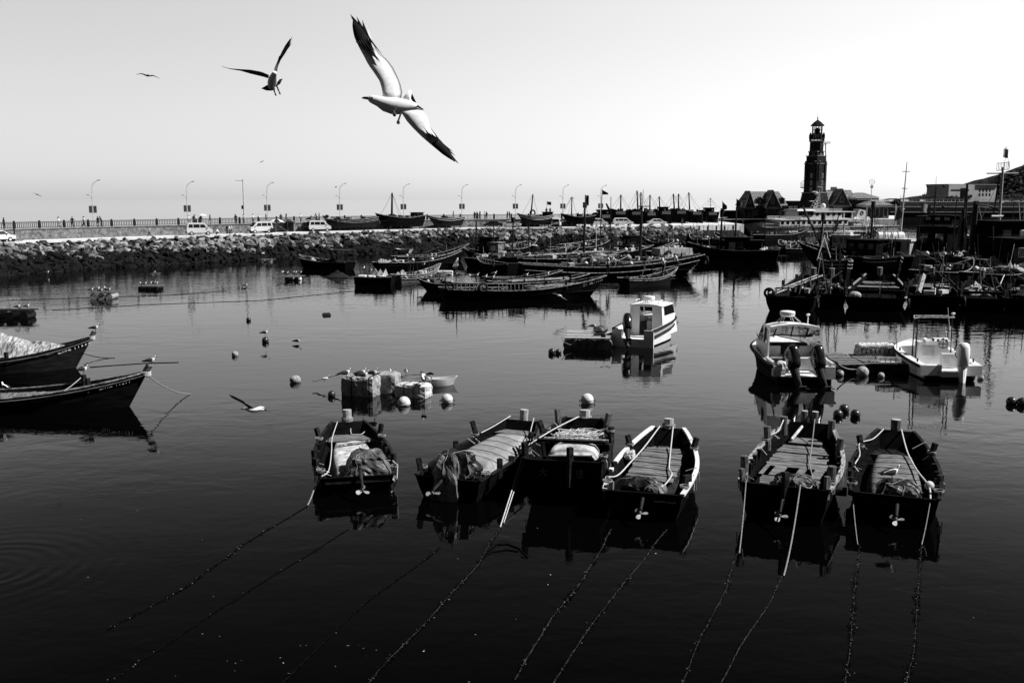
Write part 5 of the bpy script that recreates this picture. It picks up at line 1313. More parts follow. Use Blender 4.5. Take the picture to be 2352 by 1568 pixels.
# underlying slope, coloured black to stand for shade in the gaps between rocks
SLW = 9.6
toe = offs(edge, -SLW, -.6)
struct((lambda m: (strip(m.mat(rock_wet_shade), offs(edge, -SLW, -1.1), offs(edge, -.1, ZR - .9)), m.build('rock_slope'))[-1])(MB()))
def edge_at(s_):
    f = s_ * (len(edge) - 1); i = min(int(f), len(edge) - 2); t = f - i
    p = edge[i].lerp(edge[i + 1], t); d = (edge[i + 1] - edge[i]).normalized(); return p, d, V((-d.y, d.x, 0))
def sp(u):
    """s on the edge line nearest to photo column u"""
    best = 0; bd = 1e9
    for k in range(801):
        s_ = k / 800; p, d, n_ = edge_at(s_)
        q = V((p.x, p.y * CP - (p.z - CAMH) * SP)); uu = 1176 + FPX * q.x / q.y
        if abs(uu - u) < bd: bd = abs(uu - u); best = s_
    return best
# riprap
rnd = random.Random(5)
import bmesh
def rockmesh(seed):
    bm = bmesh.new(); bmesh.ops.create_icosphere(bm, subdivisions=1, radius=1)
    r2 = random.Random(seed); pl = [V((r2.gauss(0, 1), r2.gauss(0, 1), r2.gauss(0, 1))).normalized() for _ in range(7)]
    for v in bm.verts:
        c = v.co.copy(); k = 1
        for p_ in pl:
            d = c.dot(p_)
            if d > .62: k = min(k, .62 / d)
        v.co = c * k * (1 + .12 * noise.noise(c * 2 + V((seed, 0, 0)))) * 1.15
    vs = [v.co.copy() for v in bm.verts]; fs = [[q.index for q in f.verts] for f in bm.faces]; bm.free(); return vs, fs
RK = [rockmesh(i) for i in range(10)]
mbs = {True: MB().mat(rock_mat), False: MB().mat(rock_wet_shade)}
total = sum((edge[i + 1] - edge[i]).length for i in range(len(edge) - 1))
NR = 6000
for k in range(NR):
    s_ = rnd.random(); 
    if s_ > .905: continue
    f = rnd.random() ** .9
    p, d, n_ = edge_at(s_)
    lump = 1.1 * nrm((p.x, p.y, f * 5), .12, 3) + .5 * nrm((p.x, p.y, f * 5), .4, 4)
    q = p - n_ * (-.1 + f * (SLW - .6)) ; q.z = ZR - .25 - f * (ZR + .25) + lump * (1 - abs(2 * f - 1)) * .8 + rnd.uniform(-.1, .15)
    sz = rnd.uniform(.34, .80) * (1 + .5 * (rnd.random() ** 4)) * (.75 if f < .12 else 1)
    vs, fs = RK[rnd.randrange(10)]
    m = (Matrix.Rotation(rnd.uniform(0, 6.3), 3, 'Z') @ Matrix.Rotation(rnd.uniform(-1.1, 1.1), 3, 'X') @ Matrix.Diagonal((sz * rnd.uniform(.9, 1.6), sz * rnd.uniform(.7, 1.1), sz * rnd.uniform(.5, .8))))
    wetz = 2.0 + .9 * nrm((p.x, p.y, 0), .08, 9) + rnd.gauss(0, .35)
    if q.z > wetz: mbs[True].mat((rock_mat, rock_pale, rock_dk, rock_mat)[rnd.randrange(4)])
    mbs[q.z > wetz].add([q + m @ v_ for v_ in vs], fs)
for kk, nm, lb in ((True, 'riprap', 'dry pale rocks heaped down the breakwater slope'), (False, 'riprap', 'wet black rocks along the waterline of the breakwater')):
    o = mbs[kk].build(nm); tag(o, lb, 'rocks'); o['kind'] = 'stuff'
# vertical quay after the rocks
ux0 = lambda u, y: DY(u, 454, y).x
qa = W(1545, 517.9, ZR); qb = W(1708, 515.0, ZR); qc = W(1790, 513.6, ZR)
qw = thing('quay_wall', 'pale vertical concrete quay wall with dark fender slots, right of the rock slope', 'wall', qa)
mb = MB().mat(concrete_q)
L_ = [qa, qb, V((qb.x + 1.5, 312, ZR)), V((ux0(1720, 318), 318, ZR)), V((ux0(2062, 320), 320, ZR))]
mb2 = []
strip(mb, [p - V((0, .35, .0)) for p in L_], [p + V((0, .4, 0)) for p in L_]); strip(mb, [V((p.x, p.y - .35, -1)) for p in L_], [p - V((0, .35, 0)) for p in L_])
mb.build('wall_face', None, qw, world=True)
for k in range(7):
    p = L_[0].lerp(L_[1], .12 + k * .12); MB().mat(metal_dark).box(V((p.x, p.y - .42, ZR - .8)), (.35, .12, 1.1)).build('fender_slot', None, qw, world=True)
# land behind the quay (ground sheet under houses)
g_ = MB().mat(concrete); A = [p + (-(V((1, -1, 0)) * -.0)) for p in offs(edge_all[NC - 1:], RW + .2)[:-1]] + L_[1:]
A = [V((p.x, p.y, ZR - .006)) for p in A]; B_ = [V((p.x + 25, p.y + 60, ZR - .006)) for p in A]; strip(g_, A, B_); 
g_.cur = 0; B2 = [V((p.x, p.y, -1)) for p in B_]; g_.mat(rock_wet_shade); strip(g_, B2, B_);  # ground sides coloured black so the sun does not brighten them
e_ = A[-1]; f_ = B_[-1]; g_.add([e_, f_, V((f_.x, f_.y, -1)), V((e_.x, e_.y, -1))], [(0, 1, 2, 3)])
struct(g_.build('quay_ground'))

# fence along the promenade: sections as things
FZ = ZD + .17
fl = offs(edge, RW + .15, FZ)
def linepts(line, step):
    out = [line[0]]; acc = 0
    for i in range(len(line) - 1):
        a, b_ = line[i], line[i + 1]; L = (b_ - a).length; d = step - acc
        while d <= L: out.append(a.lerp(b_, d / L)); d += step
        acc = (acc + L) % step
    return out
fp = linepts(fl, 4.2)
fence = thing('promenade_railing', 'dark slatted railing with thick posts along the raised promenade', 'railing', fp[0])
n_used = 0
prj = lambda P: (1176 + FPX * P.x / (P.y * CP - (P.z - CAMH) * SP))
mbp = []
for i in range(len(fp) - 1):
    a, b_ = fp[i], fp[i + 1]
    ua = prj(a)
    if ua < -60 or prj(b_) > 1375: continue
    d = (b_ - a); 
    MB().mat(rail_dark).box(a + V((0, 0, .60)), (.24, .24, 1.3), rz=math.atan2(d.y, d.x)).build('post', None, fence, world=True)
    mb = MB().mat(rail_dark); rz = math.atan2(d.y, d.x); L = d.length; c = (a + b_) / 2
    for z, hh_ in ((1.0, .10), (.86, .06), (.14, .08)): mb.box(c + V((0, 0, z)), (L - .24, .07, hh_), rz=rz)
    for k in range(13): mb.box(a + d * ((k + .75) / 13.5) + V((0, 0, .5)), (.10, .05, .70), rz=rz)
    mb.build('railing_panel', None, fence, world=True)
# ---- lamps
def at_deck(u, off=RW + 3.6, z=ZD):
    s_ = sp(u); p, d, n_ = edge_at(s_)
    y0 = p.y; 
    # intersect view column u with offset line
    best = None
    for k in range(-40, 120):
        s2 = s_ + k * .002
        if not 0 <= s2 <= 1: continue
        p, d, n_ = edge_at(s2); q = p + n_ * off; q.z = z
        e = abs(prj(q) - u)
        if best is None or e < best[0]: best = (e, q, d, n_)
    return best[1], best[2]
def street_lamp(label):
    root = thing('street_lamp', label, 'street lamp', (0, 0, 0), 0, 'street lamps along the promenade')
    MB().mat(lamp_mat).path([(0, 0, 0), (0, 0, .3), (0, 0, 6.2), (.02, 0, 6.9), (.2, 0, 7.4), (.55, 0, 7.75), (1.0, 0, 7.95)], [.12, .07, .055, .045, .04, .035, .03], 8).path([(.15, 0, 5.7), (.2, 0, 7.1), (.75, 0, 7.8)], .02, 5).build('pole', None, root)
    MB().mat(lamp_mat).path([(0, 0, 4.6), (-.15, 0, 5.2), (-.45, 0, 5.45)], .035, 6).build('arm', None, root)
    MB().mat(lamp_head).box((1.2, 0, 8.0), (.65, .25, .12), ry=R(-12), tp=.7).build('lamp_head', None, root)
    MB().mat(lamp_head).box((-.65, 0, 5.5), (.5, .22, .10), ry=R(14), tp=.7).build('lamp_head', None, root)
    mb = MB().mat(metal_dark)
    for s_ in (-1, 1):
        for k in range(5): mb.box((s_ * .37, -.02, 2.45 + k * .3), (.56, .03, .04))
        for k in range(4): mb.box((s_ * (.12 + k * .165), -.02, 3.05), (.035, .03, 1.2))
        mb.mat(panel_mat).box((s_ * .37, 0, 3.05), (.5, .02, 1.1)); mb.mat(metal_dark)
    mb.build('panel', None, root)
    return root
lp0 = street_lamp(''); lpt = tree_of(lp0)
lus = [(215, 'first street lamp from the left on the promenade'), (430, 'second street lamp from the left, left of the tall camera pole'), (615.7, 'third street lamp from the left, right of the tall camera pole'), (781.5, 'street lamp rising behind the first beached boat'), (928.5, 'street lamp behind the masted beached boat'), (1062, 'street lamp behind the small white-railed beached boat'), (1183, 'street lamp in the middle of the promenade, left of the boat with a leaning mast'), (1292, 'street lamp left of the flagged black mast'), (1378, 'farthest street lamp, behind the tallest flagged pole')]
for i, (u, lb) in enumerate(lus):
    q, d = at_deck(u)
    if i == 0: lp0.location = q; lp0.rotation_euler = (0, 0, R(8)); lp0['label'] = lb
    else: copy_tree(lp0, q, R(8), lb, None, 1.0, lpt)
q, d = at_deck(561.5)
cp_ = thing('camera_pole', 'tall pale pole with a short side arm and box, between the lamps', 'pole', q)
MB().mat(lamp_mat).path([(0, 0, 0), (0, 0, 8.6)], [.17, .1], 8).build('pole', None, cp_)
MB().mat(lamp_mat).path([(0, 0, 8.3), (-1.5, 0, 8.35)], .06, 6).build('arm', None, cp_)
MB().mat(metal_dark).box((-.28, 0, 3.2), (.35, .3, .7)).build('box', None, cp_)

# ---- people
def person_mesh(seed, pose, top, bottom, hair):
    """one continuous lofted figure, 1.7 m, facing -Y"""
    mb = MB(); rnd_ = random.Random(seed)
    st = {'stand': .06, 'walk': .30, 'lean': .05, 'crouch': .1}[pose]
    if pose == 'crouch':
        mb.mat(bottom); mb.path([(-.1, -.1, .03), (-.11, -.12, .4), (-.1, .2, .35), (-.03, .28, .42)], [.06, .07, .1, .13], 8).path([(.1, -.1, .03), (.11, -.12, .42), (.1, .2, .35), (.03, .28, .42)], [.06, .07, .1, .13], 8)
        mb.mat(top).path([(0, .3, .38), (0, .22, .6), (0, .0, .82), (0, -.08, .92)], [.16, .17, .2, .08], 10); mb.path([(-.17, 0, .82), (-.2, -.2, .6), (-.08, -.38, .5)], [.06, .05, .035], 6).path([(.17, 0, .82), (.2, -.2, .6), (.08, -.38, .5)], [.06, .05, .035], 6)
        hd = V((0, -.14, 1.02))
    else:
        fw = -.22 if pose == 'lean' else 0
        mb.mat(bottom)
        for s_ in (-1, 1):
            mb.path([(s_ * .1, s_ * st - .06, .02), (s_ * .1, s_ * st, .10), (s_ * .1, s_ * st * .35 - (.04 if pose == 'walk' else 0), .48), (s_ * .08, 0, .88), (s_ * .05, 0, .96)], [.05, .05, .065, .09, .08], 8)
        rings = []
        for z, rx, ry, yy in ((.86, .16, .11, 0), (1.0, .16, .11, 0), (1.15, .15, .10, fw * .2), (1.35, .19, .115, fw * .7), (1.43, .17, .10, fw * .85), (1.47, .07, .07, fw * .95), (1.52, .055, .06, fw)):
            rings.append([V((rx * math.cos(a), yy + ry * math.sin(a), z)) for a in [2 * math.pi * i / 12 for i in range(12)]])
        mb.mat(top).loft(rings)
        e = {'stand': (.27, 0, 1.12), 'walk': (.27, .12, 1.12), 'lean': (.24, -.25, 1.15)}[pose]
        h_ = {'stand': (.25, -.06, .86), 'walk': (.26, -.02, .9), 'lean': (.15, -.48, 1.1)}[pose]
        for s_ in (-1, 1):
            y_ = s_ if pose == 'walk' else 1
            mb.mat(top).path([(s_ * .18, fw * .8, 1.40), (s_ * e[0], e[1] * y_ + fw * .5, e[2])], [.055, .045], 7)
            mb.mat(skin_mat).path([(s_ * e[0], e[1] * y_ + fw * .5, e[2]), (s_ * h_[0], h_[1] * y_, h_[2]), (s_ * h_[0], h_[1] * y_ - .03, h_[2] - .12)], [.04, .03, .035], 6)
        hd = V((0, fw * 1.15 - .01, 1.61))
    mb.mat(skin_mat).path([hd - V((0, 0, .12)), hd], [.05, .05], 8).sph(hd, (.082, .098, .118), 12, 9).sph(hd + V((0, -.1, -.01)), (.014, .02, .022), 6, 5)
    me = mb
    return me, hd
def person(P, az, label, pose='stand', top=0, bottom=0, longhair=False, seed=0, hat=False, k=1.0):
    root = thing('person', label, 'person', P, -R(az)); root.scale = (k,) * 3
    mb, hd = person_mesh(seed, pose, cloth[top], cloth[bottom], hair_mat)
    mb.build('body', None, root, smooth=True)
    if hat: MB().mat(cloth[1]).sph(hd + V((0, 0, .07)), (.16, .16, .035), 14, 5).sph(hd + V((0, 0, .09)), (.1, .1, .08), 12, 6).build('hat', None, root, smooth=True)
    else:
        m_ = MB().mat(hair_mat).sph(hd + V((0, .022, .03)), (.092, .098, .112), 12, 8)
        if longhair: m_.path([hd + V((0, .06, .02)), hd + V((0, .09, -.12)), hd + V((0, .09, -.3))], [.08, .08, .04], 8)
        m_.build('hair', None, root, smooth=True)
    return root
PEOPLE = [(9, 'stand', 0, 0, 'at the far left end of the promenade, dark clothes, hand raised'), (134, 'walk', 1, 1, 'long-haired in a white dress, walking on the promenade'), (167, 'walk', 0, 0, 'in dark clothes walking, second left of the first lamp'), (193, 'walk', 1, 0, 'in a white shirt and dark trousers just left of the first lamp'),
 (226, 'walk', 0, 0, 'in dark clothes striding just right of the first lamp'), (235.6, 'lean', 0, 0, 'in black bent over the railing right of the first lamp'), (434.6, 'stand', 1, 2, 'in white with a white hat by the second lamp'), (447, 'stand', 3, 0, 'in dark top between the white hat and the parasol'), (452, 'lean', 1, 0, 'in white leaning beside the parasol group'), (460, 'stand', 3, 0, 'holding a white parasol behind the parked van'), (484.6, 'stand', 0, 0, 'tall in a black hooded coat alone right of the parasol'),
 (539, 'stand', 0, 0, 'in black, left of a pair by the camera pole'), (544, 'stand', 0, 0, 'in black, right of a pair by the camera pole'), (561.5, 'stand', 1, 0, 'in a pale top right at the camera pole'), (580.8, 'stand', 1, 0, 'with pale shirt between camera pole and third lamp'), (595.4, 'stand', 1, 2, 'in a white hat and pale clothes near the third lamp'), (610.8, 'stand', 0, 0, 'in black at the foot of the third lamp'),
 (647, 'stand', 3, 0, 'in dark clothes above the middle umbrella'), (659.6, 'stand', 0, 2, 'slim, long-haired, right of the middle umbrella top'), (692.6, 'stand', 1, 2, 'in a white hat left of the dark umbrella'), (727, 'lean', 2, 0, 'leaning on the railing above the dark umbrella'), (733, 'stand', 3, 0, 'behind the railing just left of the first beached boat'),
 (1089.6, 'stand', 0, 0, 'in black, leftmost of the promenade crowd'), (1095, 'lean', 0, 0, 'leaning, second of the promenade crowd'), (1100.6, 'stand', 2, 0, 'in grey, third of the promenade crowd'), (1104.5, 'stand', 0, 0, 'in black, fourth of the promenade crowd'), (1111.6, 'stand', 1, 2, 'in white, fifth of the promenade crowd'), (1116.8, 'stand', 0, 0, 'in black, rightmost of the promenade crowd'),
 (1164.8, 'stand', 0, 0, 'in black, left of a close pair in the middle of the promenade'), (1168.8, 'stand', 0, 0, 'in black, right of a close pair in the middle of the promenade')]
for i, (u, po, t_, b_, lb) in enumerate(PEOPLE):
    q, d = at_deck(u, RW + 1.2, ZD)
    person(q, (90, -90, 0, 60, -60)[i % 5] if po != 'lean' else 40, 'person ' + lb, po, t_, b_, longhair=('long-haired' in lb), seed=i, hat=('hat' in lb.split(' by ')[0] and 'white hat' in lb and 'between' not in lb), k=1.12)
q, d = at_deck(459.5, RW + 1.2, ZD)
pr = thing('parasol', 'white parasol held up on the promenade behind the parked van', 'parasol', q + V((.3, 0, 0)))
def umbrella(root, zt, r, mat, mat2=None, pole=True, rise=.35):
    mb = MB(); n = 16; top = V((0, 0, zt + rise))
    for i in range(n):
        a0, a1 = 2 * math.pi * i / n, 2 * math.pi * (i + 1) / n
        mb.mat(mat if (mat2 is None or (i // 2) % 2) else mat2)
        p = [top, V((r * .6 * math.cos(a0), r * .6 * math.sin(a0), zt + rise * .65)), V((r * .6 * math.cos(a1), r * .6 * math.sin(a1), zt + rise * .65)), V((r * math.cos(a0), r * math.sin(a0), zt)), V((r * math.cos(a1), r * math.sin(a1), zt))]
        mb.add(p, [(0, 1, 2), (1, 3, 4, 2)]); mb.add([x - V((0, 0, .02)) for x in p], [(2, 1, 0), (2, 4, 3, 1)])
    mb.build('canopy', None, root)
    MB().mat(lamp_mat).tube((0, 0, .9 if not pole else 0), (0, 0, zt + rise + .06), .02 if not pole else .03).build('shaft', None, root)
umbrella(pr, 1.75, .85, cloth[1], pole=False)
# ---- on the road
def on_road(u, off=2.6): q, d = at_deck(u, off, ZR); return q, d
for u, off, po, t_, b_, lb in ((344.7, 1.5, 'walk', 1, 0, 'in a white shirt walking along the quay road alone'), (520, 3, 'stand', 0, 0, 'in black, left of three standing by the first van'), (525.5, 3, 'stand', 1, 0, 'in a white top, middle of three standing by the first van'), (532.7, 3, 'stand', 1, 2, 'in pale clothes, right of three standing by the first van'), (497, 2.4, 'crouch', 1, 0, 'crouching in white right behind the first van'),
                       (704, 3.5, 'crouch', 0, 0, 'crouching in black left of the third van'), (708.5, 3.5, 'crouch', 0, 0, 'crouching in black against the third van'), (627, 1.0, 'crouch', 0, 0, 'crouching in dark clothes at the rear of the second van'), (1057, 3, 'stand', 2, 3, 'in grey by the stern of the small white-railed beached boat'), (1655, 3, 'stand', 2, 3, 'standing on the quay right of the silver sedan')):
    if u == 1655: q = W(1655 if 0 else 1571.5, 518.5, ZR) + V((0, 3, 0))
    else: q, d = on_road(u, off)
    person(q, (75, 20, 50)[int(u) % 3], 'person ' + lb, po, t_, b_, k=.98, seed=int(u))
# ---- vehicles
def vehicle(label, P, ang, kind, paint, group=None, rear_open=False, k=1.0):
    """side profile lofted across the width; local +X is forward"""
    prof = {'van': ([(-2.0, .42), (-2.05, .9), (-1.98, 1.25), (-1.85, 1.82), (-1.6, 1.93), (.6, 1.93), (.95, 1.80), (1.55, 1.18), (1.95, 1.02), (2.05, .75), (2.02, .42)], 1.62, [(-1.75, 1.22, -1.05, 1.75), (-.95, 1.22, .0, 1.75), (.1, 1.22, .85, 1.72)], 1.28),
            'sedan': ([(-2.2, .35), (-2.25, .7), (-2.15, .98), (-1.6, 1.02), (-1.0, 1.42), (-.6, 1.47), (.3, 1.47), (.7, 1.38), (1.35, .98), (2.05, .82), (2.22, .6), (2.2, .35)], 1.72, [(-1.15, 1.0, -.35, 1.36), (-.25, 1.0, .75, 1.36)], 1.35),
            'mpv': ([(-2.3, .4), (-2.35, .9), (-2.25, 1.35), (-2.1, 1.75), (-1.8, 1.83), (.5, 1.83), (.9, 1.72), (1.6, 1.15), (2.2, 1.0), (2.35, .7), (2.3, .4)], 1.75, [(-2.0, 1.2, -1.25, 1.65), (-1.15, 1.2, -.15, 1.68), (-.05, 1.2, .9, 1.62)], 1.45)}[kind]
    pts, wd, wins, wb = prof
    root = thing(kind if kind != 'mpv' else 'minivan', label, {'van': 'van', 'sedan': 'car', 'mpv': 'van'}[kind], P, ang, group); root.name = {'van': 'parked_van', 'sedan': 'parked_car', 'mpv': 'parked_van'}[kind]
    RM[root.name] = Matrix.Translation(V(P)) @ Matrix.Rotation(ang, 4, 'Z')
    rings = []
    for y, kx, kz in ((-wd / 2, .985, .0), (-wd / 2 + .12, 1.0, .03), (0, 1.01, .05), (wd / 2 - .12, 1.0, .03), (wd / 2, .985, 0)):
        rings.append([V((x * kx, y * (1 - .12 * max(0, z - 1.0) / .9), z + (kz if z > 1.3 else 0))) for x, z in pts])
    MB().mat(paint).loft(rings[::-1]).build('body', None, root)
    for x0, z0, x1, z1 in wins:
        for s_ in (-1, 1):
            f = lambda z: s_ * (wd / 2 * (1 - .12 * max(0, z - 1.0) / .9) + .006)
            sl = .18 if x0 == wins[-1][0] else 0
            vs = [V((x0, f(z0), z0)), V((x1 + sl, f(z0), z0)), V((x1 - sl * .8, f(z1), z1)), V((x0 + (.12 if x0 == wins[0][0] else 0), f(z1), z1))]
            m_ = MB().mat(glass_dark); slab(m_, vs, (0, -s_ * .02, 0)); m_.build('window', None, root)
    xs, zs_ = (pts[-5] if kind != 'sedan' else pts[-5]), None
    a, b_ = pts[-5], pts[-4]                          # windscreen line
    if kind == 'sedan': a, b_ = pts[7], pts[8]
    wsx = [V((a[0] + .04, s_ * wd * .40, a[1] - .02)) for s_ in (-1, 1)] + [V((b_[0] + .04, s_ * wd * .44, b_[1] + .04)) for s_ in (1, -1)]
    m_ = MB().mat(glass_dark); slab(m_, wsx, (.02, 0, .02)); m_.build('windscreen', None, root)
    rw = [V((pts[2][0] - .015, s_ * wd * .38, 1.2)) for s_ in (-1, 1)] + [V((pts[3][0] + .03, s_ * wd * .36, 1.68)) for s_ in (1, -1)] if kind != 'sedan' else [V((pts[3][0] + .1, s_ * wd * .38, 1.07)) for s_ in (-1, 1)] + [V((pts[4][0] - .03, s_ * wd * .36, 1.40)) for s_ in (1, -1)]
    m_ = MB().mat(glass_dark); slab(m_, rw, (-.02, 0, .01)); m_.build('rear_window', None, root)
    for x in (-wb, wb):
        for s_ in (-1, 1):
            w_ = MB().mat(rubber).tube((x, s_ * (wd / 2 - .18), .31), (x, s_ * (wd / 2 + .01), .31), .31, n=18).build('wheel', None, root)
            MB().mat(lamp_mat).tube((x, s_ * (wd / 2 + .011), .31), (x, s_ * (wd / 2 + .03), .31), .17, n=12).build('rim', None, w_)
    for s_ in (-1, 1):
        MB().mat(letter_white).box((pts[-2][0] - .02, s_ * wd * .36, .78), (.08, .3, .14)).build('headlight', None, root)
        MB().mat(metal_dark).box((pts[1][0] + .02, s_ * wd * .42, .95), (.06, .14, .22)).build('tail_light', None, root)
        MB().mat(metal_dark).box((1.2 if kind != 'sedan' else .9, s_ * (wd / 2 + .08), 1.2 if kind != 'sedan' else 1.02), (.12, .16, .12)).build('mirror', None, root)
    MB().mat(metal_dark).box((pts[-2][0] + .0, 0, .5), (.08, wd * .9, .2)).box((pts[1][0], 0, .5), (.08, wd * .9, .2)).build('bumper', None, root)
    if rear_open: m_ = MB().mat(paint); m_.box((pts[3][0] - .45, 0, 2.0), (1.0, wd * .9, .06), ry=R(-10)); m_.build('tailgate', None, root); MB().mat(hull_black).box((pts[2][0] - .03, 0, 1.15), (.06, wd * .86, 1.15)).build('load_bay', None, root)
    root.scale = (k,) * 3
    return root
VG = 'vehicles parked along the quay road'
def vroad(u, off, da, kind, paint, label, **kw):
    q, d = on_road(u, off); a = math.atan2(d.y, d.x) + R(da); return vehicle(label, q, a, kind, paint, VG, **kw)
vroad(460, 2.2, -22, 'van', car_white, 'white van alone on the road, nearest the left, doors facing the camera', k=1.12)
vroad(600, 2.4, 180 - 10, 'van', car_white, 'silver van nose to the left with its side door open, by the stairs', k=1.12)
vroad(733, 2.4, -25, 'van', car_white, 'silver van under the dark umbrella, rear hatch raised', rear_open=True, k=1.1)
vroad(1133, 2.6, 180 - 20, 'sedan', car_dark, 'black sedan parked left of the silver sedan on the road', k=1.0)
vroad(1174, 2.4, -22, 'sedan', car_white, 'silver sedan parked right of the black sedan on the road', k=1.0)
vroad(1279, 2.6, 60, 'mpv', car_white, 'white van seen from behind, dark open tail, left of the black mast', rear_open=True, k=1.0)
vroad(1374, 2.4, -25, 'mpv', car_white, 'white minivan with raised tailgate, right of the black mast', rear_open=True, k=1.0)
vroad(1430, 2.4, -22, 'mpv', car_white, 'silver minivan, middle of the three white vehicles near the quay wall', k=1.02)
vroad(1508, 2.6, -22, 'sedan', car_white, 'silver sedan, the rightmost vehicle on the road', k=1.05)
vroad(-6, 2.2, 0, 'sedan', car_white, 'silver car cut off by the left edge of the photo', k=1.2)
q, d = on_road(27, 2.2)
fk = thing('forklift', 'small black forklift at the left edge with its mast upright', 'forklift', q, R(20))
MB().mat(metal_dark).box((-.6, 0, .75), (1.5, 1.0, .8)).box((-1.2, 0, 1.0), (.4, .9, .5)).build('body', None, fk)
for s_ in (-1, 1): MB().mat(metal_dark).box((.45, s_ * .35, 1.5), (.14, .1, 2.9)).build('mast', None, fk); MB().mat(rubber).tube((.2, s_ * .45, .3), (.2, s_ * .6, .3), .3, n=14).tube((-1.0, s_ * .45, .28), (-1.0, s_ * .6, .28), .28, n=14).build('wheel', None, fk)
MB().mat(metal_dark).box((1.0, 0, .12), (1.1, .8, .05)).build('fork', None, fk)
for u, off, m1_a, m2_a, lb in ((635, 4.3, cloth[1], cloth[0], 'black and white segmented sun umbrella between the first two stalls'), (662, 4.3, cloth[2], cloth[3], 'grey sun umbrella over the stairs'), (719, 4.4, cloth[0], cloth[2], 'dark domed sun umbrella over the third van')):
    q, d = on_road(u, off); um = thing('sun_umbrella', lb, 'umbrella', q, 0, 'sun umbrellas on the quay road'); umbrella(um, 2.05, 1.65, m1_a, m2_a, rise=.55 if u < 700 else .95)
q, d = on_road(648, 4.2)
st_ = thing('stair_railing', 'dark stair with slanting rail leading up to the promenade', 'stairs', q, math.atan2(d.y, d.x))
m_ = MB().mat(stone_trim)
for i in range(8): m_.box((-1.2 + i * .35 if 0 else 1.4 - i * .35, .35, .1 + .2 * i - .1 * 0), (.35, 1.0, .2))
m_.build('steps', None, st_)
m_ = MB().mat(rail_dark); m_.path([(1.7, -.2, .9), (-1.3, -.2, 2.6)], .06, 6)
for i in range(9): m_.tube((1.5 - i * .34, -.2, .1 + i * .19), (1.5 - i * .34, -.2, .98 + i * .19), .025, n=5)
m_.build('rail', None, st_)
q, d = on_road(664, 4.4); MBx = MB().mat(metal_dark).box(q + V((0, 0, 1.0)), (1.6, .5, 1.9), tp=.95); tag(MBx.build('kiosk'), 'small dark cabinet against the stone wall beside the stairs', 'cabinet')
q = W(983, 523.5, ZR); tag(MB().mat(white_dull).box(q + V((0, .6, .3)), (2.0, .5, .5), tp=.8, rz=.3).build('crate'), 'white crate on the road edge below the small beached boat', 'crate')
# ================================================================ middle and far boats
def flag(root_mast, P, w_, h_, mat, kind='swallow', seed=0, drop=0):
    """small waving flag with thickness, flying to +X from P (top of hoist), built in world space under its mast"""
    n = 8; up = []; lo = []
    for i in range(n + 1):
        t = i / n; y = .18 * w_ * math.sin(t * 5 + seed); hh = h_ * (1 - (.75 * t if kind == 'tri' else 0)); dz = -drop * t * h_
        up.append(P + V((w_ * t, y, dz - (h_ - hh) * .5 if kind == 'tri' else dz))); lo.append(up[-1] - V((0, 0, hh)))
    mb = MB().mat(mat); th = V((0, .02, 0))
    for i in range(n):
        a = [up[i], up[i + 1], lo[i + 1], lo[i]]; mb.add(a + [p + th for p in a], [(0, 1, 2, 3), (7, 6, 5, 4), (0, 4, 5, 1), (3, 2, 6, 7)])
    return mb.build('flag', None, root_mast, world=False)
def addmast(root, ut, vt, ub, y, zb, r=.11, stays=(), flg=None, mat=metal_dark, taper=.6, top=None, spreader=None):
    T = DY(ut, vt, y); B_ = V((DY(ub, 454, y).x, y, zb)); inv = RM[root.name].inverted()
    mb = MB().mat(mat); mb.path([inv @ B_, inv @ B_.lerp(T, .5), inv @ T], [r, r * (1 + taper) / 2, r * taper], 8)
    if spreader:
        for f, half in spreader:
            c = B_.lerp(T, f); mb.path([inv @ (c + V((-half, 0, 0))), inv @ (c + V((half, 0, 0)))], r * .4, 5)
    if top: 
        c = inv @ T; mb.box(c, (.5, .5, .9))
    m = mb.build('mast', None, root)
    if stays:
        sb = MB().mat(rope_dark)
        for (us, zs_) in stays:
            q = V((DY(us, 454, y).x, y + .3, zs_)); sb.path([inv @ T, inv @ T.lerp(q, .5) - V((0, 0, .15)), inv @ q], .028, 4)
        sb.build('rigging', None, m)
    if flg:
        w_, h_, mt, kd = flg; Pf = inv @ T
        RMx = RM[root.name].to_euler().z
        mbf = MB().mat(mt); n = 8; up = []; lo = []
        for i in range(n + 1):
            t = i / n; hh = h_ * (1 - (.7 * t if kd == 'tri' else 0)); off = V((w_ * t, .2 * w_ * math.sin(t * 5 + ut), (h_ - hh) * -.5 + h_ * 1.0 - (.15 * w_ * t if kd != 'tri' else .3 * w_ * t)))
            up.append(inv @ (T + off)); lo.append(inv @ (T + off - V((0, 0, hh))))
        for i in range(n):
            a = [up[i], up[i + 1], lo[i + 1], lo[i]]; b4_ = [p + V((.012, .012, 0)) for p in a]
            mbf.add(a + b4_, [(0, 1, 2, 3), (7, 6, 5, 4), (0, 4, 5, 1), (3, 2, 6, 7)])
        mbf.mat(metal_dark).path([inv @ T, inv @ (T + V((0, 0, h_ * 1.05)))], .03, 5)
        mbf.build('flag', None, m)
    return m
